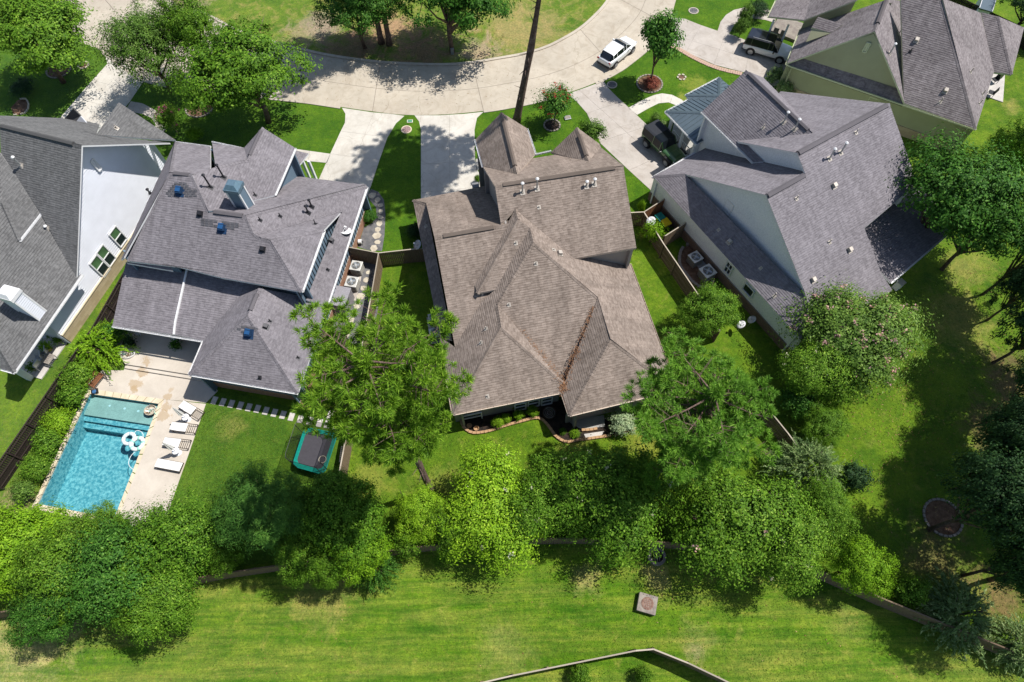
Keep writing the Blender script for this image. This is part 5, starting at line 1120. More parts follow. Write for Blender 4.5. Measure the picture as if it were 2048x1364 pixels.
fence('board fence between brown house lawn and white house air conditioners', top([(1288, 425), (1328, 489.5), (1351.6, 524), (1393, 585), (1440, 662)]))
fence('short dark length of board fence between the pine and the pale feathery shrub', top([(1536, 818), (1575, 866), (1600, 900)]))
fence('short sunlit fence joining the brown house to the corner by the bins', top([(1250, 426), (1288, 424)]), face=-1)
fence('reddish cedar fence in front of the two lidded bins', top([(1288, 424), (1330, 397)]), m='fence_red', face=-1)
fence('short fence behind the two lidded bins', top([(1330, 472), (1377, 442)]), face=-1)
fence('long board fence behind the back row of trees', top([(-60, 1235), (43, 1216), (443, 1147), (640, 1118), (849, 1092), (975, 1080), (1150, 1076), (1300, 1082), (1480, 1098), (1650, 1145), (1771, 1199), (1886, 1246), (2019, 1299), (2140, 1352)]), face=-1, cap='fence')
fence('dark fence behind the olive house in the top right corner', top([(1840, -40), (1905, -12), (2160, 110)]), m='fence_dark', cap='fence_dark')
fence('low fence crossing the field at the bottom edge', top([(900, 1380), (1024, 1351), (1167, 1322), (1271, 1301), (1307, 1298), (1377, 1326), (1500, 1385)], 1.83), face=-1)
# ================================================================ POOL
PZ = -.10
pc = [at2(180, 788), at2(318, 808), at2(229, 1037), at2(77, 1008)]
g = bpy.data.objects['ground']; bpy.data.objects.remove(g)
go = [(-260, 300), (260, 300), (260, -160), (-260, -160)]; b = MB()
for i in range(4): j = (i+1) % 4; b.poly([(*go[i], 0), (*pc[i], 0), (*pc[j], 0), (*go[j], 0)])
b.build('ground', M['yard'])['kind'] = 'structure'
for f in bpy.data.objects['ground'].data.polygons: pass
bpy.data.objects['ground'].data.update()
M['plaster'] = two('painted_ripple_light_plaster', (.09, .28, .34), (.36, .56, .58), 5.0, 16, bump=.2, lo=.40, hi=.68, fine=.25)  # pale and dark mottling paints water-ripple light into the blue plaster colour
M['ledge'] = two('grey_green_plaster', (.36, .38, .34), (.44, .46, .41), .8, 9, bump=.1)
t = NT('pool_water'); co = t.coord('Object'); t.t.nodes.remove(t.b)
bm1 = t.n('Bump'); bm1.inputs['Strength'].default_value = .55; bm1.inputs['Distance'].default_value = .05; t.l(t.math('ADD', t.noise(co, 3.2, 3, .6, 1.4), t.math('MULTIPLY', t.noise(co, 9, 2, .5, .8), .4)), bm1.inputs['Height'])
tr = t.n('BsdfTransparent'); tr.inputs[0].default_value = (.66, .90, .93, 1); rf = t.n('BsdfRefraction'); rf.inputs['IOR'].default_value = 1.33; rf.inputs['Color'].default_value = (.8, .95, .97, 1); t.l(bm1.outputs[0], rf.inputs['Normal'])
gl = t.n('BsdfGlossy'); gl.inputs['Roughness'].default_value = .03; t.l(bm1.outputs[0], gl.inputs['Normal']); fr = t.n('Fresnel'); fr.inputs[0].default_value = 1.33; t.l(bm1.outputs[0], fr.inputs['Normal'])
mx = t.n('MixShader'); t.l(fr.outputs[0], mx.inputs[0]); t.l(tr.outputs[0], mx.inputs[1]); t.l(gl.outputs[0], mx.inputs[2]); t.l(mx.outputs[0], t.out.inputs['Surface']); M['water'] = t.m
pool = thing('swimming_pool', 'rectangular swimming pool with blue water and a shallow grey-green ledge', 'swimming pool', (*pc[0], 0)); po = pc[0]
q_ = [(p[0]-po[0], p[1]-po[1]) for p in pc]
b = MB(); D_ = -1.45
b.poly([(*p, D_) for p in reversed(q_)])
for i in range(4): j = (i+1) % 4; b.poly([(*q_[i], D_), (*q_[i], .0), (*q_[j], .0), (*q_[j], D_)])
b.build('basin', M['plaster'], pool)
def cross(t0, t1): return [lerp(q_[0], q_[3], t0), lerp(q_[1], q_[2], t0), lerp(q_[1], q_[2], t1), lerp(q_[0], q_[3], t1)]
MB().prism(cross(0.002, .185), D_, -.32).build('ledge', M['ledge'], pool)
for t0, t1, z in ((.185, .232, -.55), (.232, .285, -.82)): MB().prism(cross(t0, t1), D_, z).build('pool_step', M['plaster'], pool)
b = MB(); n = 24
w2 = lambda s, t_: lerp(lerp(q_[0], q_[1], s), lerp(q_[3], q_[2], s), t_)
b.poly([(*w2(0, 0), PZ), (*w2(0, 1), PZ), (*w2(1, 1), PZ), (*w2(1, 0), PZ)]); b.build('water', M['water'], pool)
def ext(p, q, d): L = math.hypot(q[0]-p[0], q[1]-p[1]); return (p[0]+(p[0]-q[0])/L*d, p[1]+(p[1]-q[1])/L*d)
def inset_quad(q, d):
    out = []; c = (sum(p[0] for p in q)/4, sum(p[1] for p in q)/4)
    for p in q: L = math.hypot(p[0]-c[0], p[1]-c[1]); out.append((p[0]+(p[0]-c[0])/L*d, p[1]+(p[1]-c[1])/L*d))
    return out
oq = inset_quad(q_, .48)
for i in range(4):
    j = (i+1) % 4; Lc = math.hypot(q_[j][0]-q_[i][0], q_[j][1]-q_[i][1]); k = max(2, int(Lc/.62))
    for s in range(k):
        a0, a1 = s/k+.004, (s+1)/k-.004
        MB().prism([lerp(q_[i], q_[j], a0), lerp(q_[i], q_[j], a1), lerp(oq[i], oq[j], a1), lerp(oq[i], oq[j], a0)], -.05, .055 if i != 3 else .14).build('coping_stone', M['coping'], pool)
for s, t_ in ((.30, .07), (.52, .075), (.72, .08)): x, y = w2(s, t_); MB().lathe([(0, .0), (.09, 0), (.09, .01)], (x, y, -.318), 12).lathe([(.0, .012), (.05, .01)], (x, y, -.316), 10).build('pool_jet', M['white'], pool)
# deck
# rust-brown water stains with their own shapes
t = NT('stained_deck_concrete'); co = t.n('NewGeometry').outputs['Position']
a = t.ramp(t.noise(co, .5, 6, .65, .6), [(.3, (.44, .39, .325)), (.65, (.55, .495, .42))])
wob = t.noise(co, 1.9, 6, .75, .5)
for u, v, r, sc in ((300, 725, .55, 1), (285, 745, .5, 1), (272, 768, .6, 1), (268, 780, .35, 1), (335, 795, .35, 1), (333, 815, .4, 1), (326, 832, .6, 1), (318, 718, .3, .6), (342, 780, .25, .8)):
    x, y = at2(u, v); vd = t.n('VectorMath'); vd.operation = 'DISTANCE'; t.l(co, vd.inputs[0]); vd.inputs[1].default_value = (x, y, .04)
    q = t.math('ADD', t.math('DIVIDE', vd.outputs['Value'], r), t.math('MULTIPLY', t.math('SUBTRACT', wob, .5), 3.4)); mr = t.n('MapRange'); mr.inputs[1].default_value = .95; mr.inputs[2].default_value = .7; t.l(q, mr.inputs[0])
    a = t.mix(t.math('MULTIPLY', mr.outputs[0], .6*sc), a, (.36, .25, .13))
col = t.mix(1.0, a, t.ramp(t.noise(co, 18, 4, .7), [(.25, (.93,)*3), (.75, (1.07,)*3)]), 'MULTIPLY'); t.bump(t.noise(co, 60, 3), .15, .004); M['deck'] = t.set(col, .85, 0, .2)
def slab(name, pts, z0, z1, m, z=None): o = MB().prism([at2(u, v, z1 if z is None else z) for u, v in pts], z0, z1).build(name, m); o['kind'] = 'structure'; return o
oc = [(p[0]+po[0], p[1]+po[1]) for p in oq]
b = MB().prism(px([(172, 770), (205, 741), (248, 741), (250, 736), (424, 764), (436, 782), (412, 806)]) + [oc[1], oc[0]], 0, .035).build('pool_deck', M['deck']); b['kind'] = 'structure'
b = MB().prism([oc[1]] + px([(412, 808), (377, 910), (350, 985), (318, 1085), (222, 1090)]) + [oc[2]], 0, .035).build('pool_deck', M['deck']); b['kind'] = 'structure'
slab('porch_floor', [(250, 728), (424, 756), (432, 700), (420, 640), (232, 612), (232, 700)], 0, .33, M['deck'])
slab('porch_step', [(249, 736), (422, 764), (424, 757), (251, 729)], 0, .18, M['deck'])
# stepping slabs
sp = thing('slab_path', 'row of rectangular stepping slabs across the lawn behind the mauve house', 'stepping slabs', (*at2(430, 805), 0)); s0 = at2(430, 805); first = None
for i, (u, v) in enumerate([(429, 801), (446, 804.5), (463, 808), (481, 811.5), (498, 815), (515, 818), (532, 822), (549, 826), (566, 830), (583, 834), (601, 838), (620, 842), (639, 846), (655, 848.5), (661, 830), (673, 853)]):
    x, y = at2(u, v)
    if first is None: first = o = MB().box((0, 0, .02), (.40, .62, .05)).build('paving_slab', M['slab'], sp)
    else: o = first.copy(); COL.objects.link(o)
    o.location = (x-s0[0], y-s0[1], 0); o.rotation_euler = (0, 0, R_(-11.5)+random.uniform(-.03, .03))
M['pinkbrick'] = plain('pink_paving_brick', (.42, .29, .22), .9)
# ================================================================ BEDS AND EDGING
def edging(label, cat, line, m, size=(.28, .2, .18), skip=0, z=0, group=None):
    line = smooth_line(line, 5); o0 = line[0]; root = thing('stone_edging', label, cat, (*o0, 0), 0, group); acc = 0; carry = 0; proto_ = None
    for p, q in zip(line, line[1:]):
        d = math.hypot(q[0]-p[0], q[1]-p[1]); a = math.atan2(q[1]-p[1], q[0]-p[0]); s = -carry
        while s+size[0]+.015 <= d+.001:
            if s >= -size[0]:
                c = lerp(p, q, (s+size[0]/2)/d if d else 0)
                if proto_ is None: proto_ = o = MB().box((0, 0, size[2]/2), size).build('edging_stone', M[m], root, bevel=.012)
                else: o = proto_.copy(); COL.objects.link(o)
                o.location = (c[0]-o0[0], c[1]-o0[1], z+random.uniform(-.01, .01)); o.rotation_euler = (0, 0, a+random.uniform(-.06, .06)); acc += 1
            s += size[0]+.015
        carry = d-s
    return root
bedC = [(919, 832), (922, 842), (930, 857), (947, 866), (976, 863), (1018, 850), (1048, 842), (1070, 837), (1084, 840), (1097, 853), (1113, 874), (1134, 884), (1163, 880), (1229, 870), (1262, 860), (1308, 849)]
sheet('mulch_bed', px(bedC + [(1300, 835), (1215, 835), (1145, 838), (1130, 800), (1000, 800), (925, 820)]), .012, M['mulch'])
edging('curving tan stone edging of the bed behind the brown house', 'stone edging', px(bedC), 'edge')
edging('inner tan stone edging between the two grey paved patches', 'stone edging', px([(1163, 861), (1180, 860), (1199, 857)]), 'edge')
slab('patio', [(1136, 842), (1162, 858), (1210, 853), (1208, 830), (1150, 838)], 0, .05, M['paver']); slab('patio', [(1168, 868), (1172, 877), (1203, 872), (1208, 862)], 0, .05, M['slab'])
edging('line of tan stones along the right wall of the brown house', 'stone edging', px([(1322, 692), (1335, 720), (1350, 752)]), 'edge')
bedD = [(1378, 488), (1364, 498), (1358.5, 515), (1360, 533), (1372, 550), (1386, 566), (1404, 576), (1418, 571), (1428, 560)]
sheet('bark_bed', px(bedD + [(1450, 545), (1400, 490)]), .012, M['brown_mulch']); edging('rounded grey stone edging around the white house air conditioners', 'stone edging', px(bedD), 'edge2', (.32, .24, .2))
slab('equipment_pad', [(1383, 520), (1400, 512), (1436, 546), (1420, 560)], 0, .08, M['paver'])
sheet('gravel_path', px([(742, 378), (757, 384), (768, 400), (771, 430), (769, 470), (764, 502), (735, 500), (716, 494), (728, 455), (745, 446), (753, 432), (752, 415), (741, 402), (734, 392)]), .010, M['gravel'])
sheet('gravel_yard', px([(698, 510), (757, 522), (757, 610), (742, 700), (660, 700), (680, 560)]), .010, M['gravel'])
slab('equipment_pad', [(712, 525), (728, 528), (712, 602), (694, 598)], 0, .06, M['drive2'])
fp = thing('flagstone_path', 'irregular cream flagstones curving through dark gravel beside the mauve house', 'flagstones', (*at2(745, 395), 0)); f0 = at2(745, 395)
for (u, v, r) in [(744, 391, .42), (755, 400, .32), (761, 411, .3), (762, 423, .3), (761, 435, .28), (759, 447, .36), (756, 459, .36), (754, 471, .42), (755, 484, .3), (748, 497, .4), (737, 545, .28), (732, 560, .32), (727, 577, .34), (721, 592, .4), (714, 612, .35), (700, 640, .4), (693, 668, .4)]:
    x, y = at2(u, v); k = 6; a0 = random.uniform(0, 6.28)
    MB().prism([(x-f0[0]+r*random.uniform(.7, 1.1)*math.cos(a0+i*6.283/k), y-f0[1]+r*random.uniform(.7, 1.1)*math.sin(a0+i*6.283/k)) for i in range(k)], 0, .03).build('flagstone', M['flag'], fp)
def ring_bed(label, u, v, R, m, group=None, stone='edge2'):
    c = at2(u, v); root = thing('mulch_ring', label, 'mulch ring', (*c, 0), 0, group)
    MB().lathe([(0, .03), (R*.8, .02), (R, .0)], (0, 0, 0), 26).build('mulch', M[m], root); k = int(2*math.pi*R/.3); first = None
    for i in range(k):
        a = 6.2832*i/k
        if first is None: first = o = MB().box((0, 0, .05), (.26, .16, .1)).build('edging_stone', M[stone], root, bevel=.012)
        else: o = first.copy(); COL.objects.link(o)
        o.location = ((R+.06)*math.cos(a), (R+.06)*math.sin(a), 0); o.rotation_euler = (0, 0, a+math.pi/2)
ring_bed('mulch ring round the slim tree with maroon shrub', 1299, 168, 1.2, 'brown_mulch'); ring_bed('tiny mulch ring alone on the sunny lawn', 1363, 155, .33, 'brown_mulch', None, 'flag')
ring_bed('large dark mulch ring under the top left tree', 118, 140, 1.15, 'brown_mulch'); ring_bed('small round bed right of the top left tree ring', 167, 131, .45, 'brown_mulch', None, 'flag')
ring_bed('dark mulch ring under the dense front tree', 400, 215, 1.3, 'brown_mulch'); ring_bed('stone ring round the dark tree at the lower right', 1885, 1035, 1.2, 'brown_mulch'); ring_bed('mulch ring round the small red-flowered tree', 1104, 251, .7, 'mulch')
sheet('bark_bed', px([(28, 232), (52, 226), (60, 210), (52, 198), (36, 200), (22, 215)]), .012, M['brown_mulch'])
edging('pale curved stone edging at the far left lawn corner', 'stone edging', px([(28, 231), (50, 226), (58, 212), (52, 199), (38, 199)]), 'flag', (.3, .14, .12))
sheet('bark_bed', px([(270, 210), (330, 190), (400, 200), (450, 235), (420, 262), (340, 250)]), .009, M['brown_mulch']) if False else None
edging('band of pinkish bricks edging the sunny lawn beside the upper right driveway', 'brick edging', px([(1335, 89), (1358, 99), (1384, 114), (1430, 135), (1486, 149)]), 'pinkbrick', (.22, .5, .07))
# ================================================================ COVERS AND BOXES
def cover(label, u, v, R, cat='manhole cover', ring_='white', disc='gravel', h=.06):
    c = at2(u, v); root = thing('manhole_cover', label, cat, (*c, 0))
    MB().lathe([(0, h*.7), (R*.78, h*.7), (R*.80, h)], (0, 0, 0), 28).build('lid', M[disc], root)
    MB().lathe([(R*.80, .0), (R*.80, h), (R, h), (R, 0)], (0, 0, 0), 28).build('collar', M[ring_], root)
    b = MB(); [b.box((R*.45*math.cos(a), R*.45*math.sin(a), h*.75), (R*.5, .02, .012), a) for a in (0, 1.05, 2.1, 3.15, 4.2, 5.25)]; b.build('ribs', M['dark'], root, kind='stuff')
M['pinkdisc'] = plain('faded_pink_lid', (.30, .20, .19), .8)
cover('round pinkish cover with cream collar on the grass tongue between two driveways', 813, 259.5, .52, disc='pinkdisc', ring_='coping'); cover('round dark cover with pale collar beside the small street tree', 1224, 170, .52, ring_='curb'); cover('round dark cover on the lawn at the top right bend', 1387, 22, .55, ring_='curb')
c = at2(820, 243); o = thing('meter_box', 'small green meter box lid at the tip of the grass tongue', 'meter box', (*c, 0)); MB().box((0, 0, .03), (.55, .38, .06)).build('box', M['trim'], o); MB().box((0, 0, .065), (.42, .27, .02)).build('lid', plain('green_lid', (.06, .24, .14), .6), o)
c = at2(1135, 237); o = thing('utility_box', 'low grey utility box on the grass beside the red-flowered tree', 'utility box', (*c, 0), .2); MB().box((0, 0, .08), (.62, .5, .16)).build('box', M['steel'], o, bevel=.02); MB().box((0, 0, .17), (.5, .36, .03)).build('lid', M['edge2'], o)
c = at2(905, 108); o = thing('utility_box', 'small grey box at the kerb under the spreading island tree', 'utility box', (*c, 0), .1); MB().box((0, 0, .3), (.3, .2, .6)).build('box', M['steel'], o, bevel=.02); MB().box((0, 0, .62), (.34, .24, .04)).build('lid', M['steel'], o)
c = at(1295, 1207, .45); o = thing('concrete_drain_box', 'square concrete drain box with a round rusty lid standing in the field', 'drain box', (c[0], c[1], 0), R_(-17)); MB().box((0, 0, .22), (1.22, 1.16, .46)).build('box', M['edge2'], o, bevel=.02)
MB().lathe([(0, .485), (.34, .485), (.36, .47), (.40, .47), (.40, .45)], (0, 0, 0), 26).build('lid', two('rusty_iron', (.16, .09, .07), (.26, .17, .13), 6, 30, bump=.4), o); b = MB(); [b.box((x_, y_, .49), (.05, .05, .014)) for x_ in (-.18, -.06, .06, .18) for y_ in (-.18, -.06, .06, .18)]; b.build('studs', M['edge2'], o, kind='stuff')
c = at2(1313, 1113); o = thing('round_drain_inlet', 'round open concrete drain inlet with rust inside, at the edge of the tree shade', 'drain inlet', (*c, 0)); MB().lathe([(.42, .0), (.42, .26), (.60, .26), (.62, 0)], (0, 0, 0), 26).build('rim', M['edge2'], o); MB().lathe([(0, .03), (.42, .03)], (0, 0, 0), 22).build('floor', M['mulch'], o); b = MB(); b.box((0, 0, .1), (.08, .8, .05)).box((.16, 0, .1), (.05, .7, .04)).box((-.16, 0, .1), (.05, .7, .04)); b.build('grate', M['redbrick'], o)
# ================================================================ AIR CONDITIONERS
def ac(label, u, v, w_=.92, h=.82, rz=0, group='air conditioner units', body='steel'):
    c = at(u, v, h); root = thing('air_conditioner', label, 'air conditioner', (c[0], c[1], 0), rz, group); M_ = M[body]
    MB().box((0, 0, h*.5), (w_*.94, w_*.94, h*.96)).build('casing', M['accase'], root, bevel=.04)
    b = MB(); n = 13
    for i in range(n):
        z = .1+(h-.22)*i/(n-1)
        for a in range(4): b.box((math.cos(a*math.pi/2)*w_*.475, math.sin(a*math.pi/2)*w_*.475, z), (.02, w_*.8, .022), a*math.pi/2)
    b.build('louvres', M['accase'], root, kind='stuff')
    t_ = MB(); t_.box((0, 0, h-.01), (w_, w_, .05)); t_.build('top', M['acTop'], root, bevel=.03)
    MB().lathe([(0, h+.018), (w_*.38, h+.018)], (0, 0, 0), 24).build('fan_well', M['black'], root)
    f = MB()
    for k in range(4): a = k*math.pi/2+.4; f.box((math.cos(a)*w_*.17, math.sin(a)*w_*.17, h+.03), (w_*.30, w_*.20, .012), a, 0, 1, .35)
    f.build('fan', plain('grey_fan', (.25, .30, .36), .4, .3), root)
    g_ = MB()
    for r in (.08, .16, .24, .32, .38): g_.ring((0, 0, h+.06), w_*r, .006, 22, 4)
    for k in range(8): a = k*math.pi/8; g_.bar((-math.cos(a)*w_*.38, -math.sin(a)*w_*.38, h+.06), (math.cos(a)*w_*.38, math.sin(a)*w_*.38, h+.06), .01)
    g_.build('grille', M['acTop'], root, kind='stuff'); MB().lathe([(0, .03), (.06, .02), (.07, 0)], (0, 0, h+.07), 12).build('hub', M['acTop'], root); return root
M['accase'] = plain('beige_grey_casing', (.30, .29, .26), .5, .3); M['acTop'] = plain('pale_metal_top', (.58, .57, .53), .45, .2)
ac('air conditioner beside the mauve house, nearer the fence gate', 712, 531, .95, .9, R_(-12)); ac('air conditioner beside the mauve house, next to the grey cabinet', 703, 563, 1.0, .9, R_(-12))
ac('small round-topped air conditioner left of the brown house, upper one', 864, 634, .62, .8, R_(11)); ac('wide air conditioner left of the brown house, lower one', 869, 665, .85, .8, R_(11))
ac('air conditioner in the stone-edged bed of the white house, upper left one', 1391.5, 513.5, .98, .85, R_(29)); ac('air conditioner in the stone-edged bed of the white house, lower right one', 1416, 541.5, 1.1, .9, R_(29))
slab('equipment_pad', [(853, 634), (872, 640), (884, 684), (862, 688)], 0, .06, M['drive2'])
c = at(680, 592, 1.5); o = thing('storage_cabinet', 'tall grey lidded storage cabinet against the mauve house wall', 'cabinet', (c[0], c[1], 0), R_(-12)); MB().box((0, 0, .72), (1.25, 1.75, 1.44)).build('body', plain('grey_resin', (.22, .21, .22), .6), o, bevel=.03); MB().box((-.02, 0, 1.47), (1.33, 1.83, .07), 0, 0, 1, 0, .03).build('lid', plain('light_grey_resin', (.26, .25, .27), .55), o, bevel=.02); MB().box((.64, 0, 1.2), (.03, .3, .05)).build('handle', M['dark'], o)
# ================================================================ DISHES
def dish(label, u, v, z, R, base_z, tilt=38, az=250, m='white'):
    c = at(u, v, z); root = thing('satellite_dish', label, 'satellite dish', (c[0], c[1], base_z)); T = Matrix.Rotation(R_(az), 4, 'Z') @ Matrix.Rotation(R_(tilt), 4, 'Y'); hz = z-base_z
    b = MB(); b.lathe([(0, 0), (R*.5, R*.05), (R, R*.18)], (0, 0, 0), 22); b.v = [tuple((T @ Vector(p))+Vector((0, 0, hz))) for p in b.v]; d = b.build('reflector', M[m], root, smooth=True); so = d.modifiers.new('s', 'SOLIDIFY'); so.thickness = .02
    e = (T @ Vector((0, 0, R*.95)))+Vector((0, 0, hz)); s_ = (T @ Vector((-R*.9, 0, R*.14)))+Vector((0, 0, hz)); MB().bar(s_, e, .03).build('feed_arm', M[m], root); MB().box(e, (.12, .2, .1), R_(az)).build('receiver', M[m], root)
    MB().tube([(0, 0, 0), (0, 0, hz*.7), tuple((T @ Vector((0, 0, -.04)))+Vector((0, 0, hz)))], .03, 8).build('mast', M['steel'], root)
dish('oval white satellite dish on the low roof edge of the mauve house', 691, 463, 3.6, .48, 2.9, 20, 60); dish('bluish satellite dish at the fence end by the brown house', 836, 490, 2.1, .42, 0, 40, 200, 'steel'); dish('white satellite dish over the climber by the two bins', 1302.5, 443, 2.2, .42, 0, 35, 200)
dish('white satellite dish on the shaded lawn, left of two', 1483, 650, 1.0, .36, 0, 40, 160); dish('grey satellite dish on the shaded lawn, right of two', 1504, 640, 1.0, .36, 0, 40, 160, 'steel')
# ================================================================ BINS
def bin_(label, u, v, col_, body_, w_=.75, d_=.85, h=1.1, rz=0, name='wheelie_bin'):
    c = at(u, v, h); root = thing(name, label, 'bin', (c[0], c[1], 0), rz); MB().box((0, 0, h*.46), (w_*.88, d_*.86, h*.92), 0, 0, 1.1).build('body', body_, root, bevel=.04); MB().box((0, .0, h-.03), (w_, d_, .10), 0, 0, .94).build('lid', col_, root, bevel=.03)
    MB().bar((-w_*.35, -d_*.54, h-.06), (w_*.35, -d_*.54, h-.06), .04).build('handle', M['dark'], root)
    for s in (-1, 1): MB().tube([(s*w_*.42, -d_*.42, .1), (s*w_*.5, -d_*.42, .1)], .1, 12).build('wheel', M['black'], root)
bin_('wheelie bin with a teal lid behind the cedar fence', 1321, 433, plain('teal_lid', (.0, .14, .12), .5), M['dark'], rz=R_(30)); bin_('wheelie bin with a yellow lid beside the teal one', 1332, 443.5, plain('yellow_lid', (.52, .38, .0), .5), M['dark'], rz=R_(28))
bin_('grey lidded bin on the driveway against the brown house', 951, 370, plain('grey_lid', (.20, .20, .21), .6), plain('grey_bin', (.14, .14, .15), .6), .62, .62, 1.0, R_(11))
# ================================================================ CARS
def car(label, rear, front, L, W, Hh, paint, style, group=None, wr=.36, base=None):
    a_, b_ = at2(*rear), at2(*front); az = math.atan2(b_[1]-a_[1], b_[0]-a_[0]); mid = ((a_[0]+b_[0])/2, (a_[1]+b_[1])/2); px_, py_ = -math.sin(az)*(W/2-.1), math.cos(az)*(W/2-.1)
    if base: mid = base; px_ = py_ = 0
    root = thing('parked_car', label, 'car', (mid[0]+px_, mid[1]+py_, 0), az, 'parked cars'); h = W/2
    if style == 'crossover':
        S = [(-.5, .74, .42, .70, .80), (-.485, .88, .32, .86, 1.00), (-.40, .97, .26, .92, 1.07), (-.2, 1.0, .24, .93, 1.04), (.05, 1.0, .24, .92, 1.02), (.22, .99, .24, .88, 1.00), (.36, .96, .26, .80, .93), (.46, .86, .30, .70, .82), (.5, .66, .40, .60, .68)]
        Gh = [(-.455, .66, 1.00, 1.04), (-.36, .72, 1.0, Hh-.13), (-.24, .74, 1.0, Hh-.01), (-.02, .745, 1.0, Hh), (.08, .73, 1.0, Hh-.05), (.26, .78, .98, 1.02)]; roof = (1, 4)
    elif style == 'offroad':
        S = [(-.5, .95, .55, .80, .98), (-.49, .97, .48, 1.0, 1.16), (-.3, .97, .45, 1.0, 1.18), (0, .97, .45, 1.0, 1.17), (.16, .96, .45, 1.0, 1.16), (.18, .88, .46, 1.0, 1.13), (.38, .82, .50, .95, 1.08), (.47, .78, .52, .90, 1.02), (.485, .74, .55, .8, .95)]
        Gh = [(-.485, .88, 1.15, Hh-.06), (-.47, .89, 1.15, Hh), (-.15, .88, 1.15, Hh+.01), (.06, .86, 1.15, Hh-.01), (.13, .86, 1.15, 1.2)]; roof = (0, 3)
    else:
        S = [(-.5, .86, .45, .85, 1.00), (-.49, .94, .36, .98, 1.14), (-.38, .99, .30, 1.02, 1.18), (-.1, 1.0, .28, 1.02, 1.16), (.15, 1.0, .28, 1.0, 1.14), (.25, .98, .28, .97, 1.12), (.38, .96, .32, .92, 1.06), (.47, .90, .36, .82, .97), (.5, .78, .45, .7, .85)]
        Gh = [(-.488, .82, 1.13, 1.35), (-.465, .84, 1.13, Hh-.06), (-.35, .83, 1.13, Hh), (0, .82, 1.13, Hh), (.08, .80, 1.13, Hh-.05), (.21, .86, 1.12, 1.16)]; roof = (1, 4)
    b = MB(); rings = []
    for x, w_, zb, zs, zt in S:
        w_ *= h; rings.append(len(b.v)); b.v += [(x*L, -w_*.93, zb), (x*L, -w_, zb+(zs-zb)*.35), (x*L, -w_, zs), (x*L, -w_*.9, (zs+zt)/2+.03), (x*L, -w_*.6, zt), (x*L, 0, zt+.02), (x*L, w_*.6, zt), (x*L, w_*.9, (zs+zt)/2+.03), (x*L, w_, zs), (x*L, w_, zb+(zs-zb)*.35), (x*L, w_*.93, zb)]
    for r0, r1 in zip(rings, rings[1:]):
        for j in range(11): k = (j+1) % 11; b.f.append((r0+j, r0+k, r1+k, r1+j)); b.m.append(0)
    b.f.append(tuple(rings[0]+j for j in range(11))[::-1]); b.m.append(0); b.f.append(tuple(rings[-1]+j for j in range(11))); b.m.append(0)
    body = b.build('body', paint, root, smooth=True); sb = body.modifiers.new('s', 'SUBSURF'); sb.levels = sb.render_levels = 2; sb.subdivision_type = 'CATMULL_CLARK'
    g_ = MB(); rg = []
    for x, w_, zb, zt in Gh:
        w_ *= h; rg.append(len(g_.v)); g_.v += [(x*L, -w_*1.14, zb-.08), (x*L, -w_, zt-.05), (x*L, -w_*.8, zt), (x*L, w_*.8, zt), (x*L, w_, zt-.05), (x*L, w_*1.14, zb-.08)]
    for r0, r1 in zip(rg, rg[1:]):
        for j in range(5): g_.f.append((r0+j, r0+j+1, r1+j+1, r1+j)); g_.m.append(0)
    g_.f.append(tuple(rg[0]+j for j in range(6))[::-1]); g_.m.append(0); g_.f.append(tuple(rg[-1]+j for j in range(6))); g_.m.append(0); g_.build('windows', M['carglass'], root)
    rp = MB(); r_ = [Gh[i] for i in range(roof[0], roof[1])]; rm = {'crossover': paint, 'offroad': M['softtop'], 'suv': M['gloss']}[style]
    for (x0, w0, _, z0), (x1, w1, _, z1) in zip(r_, r_[1:]):
        for y0, y1, d0, d1 in ((-1.02, -.8, -.045, .012), (-.8, .8, .012, .012), (.8, 1.02, .012, -.045)): rp.poly([(x0*L, w0*h*y0, z0+d0), (x1*L, w1*h*y0, z1+d0), (x1*L, w1*h*y1, z1+d1), (x0*L, w0*h*y1, z0+d1)])
    ro = rp.build('roof', rm, root); so = ro.modifiers.new('s', 'SOLIDIFY'); so.thickness = .03
    pl = MB()
    for i in range(len(Gh)):
        x, w_, zb, zt = Gh[i]
        if 0 < i < len(Gh)-1 and zt-zb > .2:
            for s in (-1, 1): pl.bar((x*L, s*w_*h*1.15, zb-.05), (x*L, s*w_*h*1.01, zt-.04), .07, .03)
    for s in (-1, 1):
        x0, w0, _, z0 = Gh[-1]; x1, w1, _, z1 = Gh[-2]; pl.bar((x0*L, s*w0*h*.98, z0-.02), (x1*L, s*w1*h*.92, z1), .05)
    pl.build('pillars', paint if style != 'suv' else M['gloss'], root)
    wx = [( -.31 if style != 'offroad' else -.30)*L, (.30 if style != 'offroad' else .32)*L]
    wheel = None
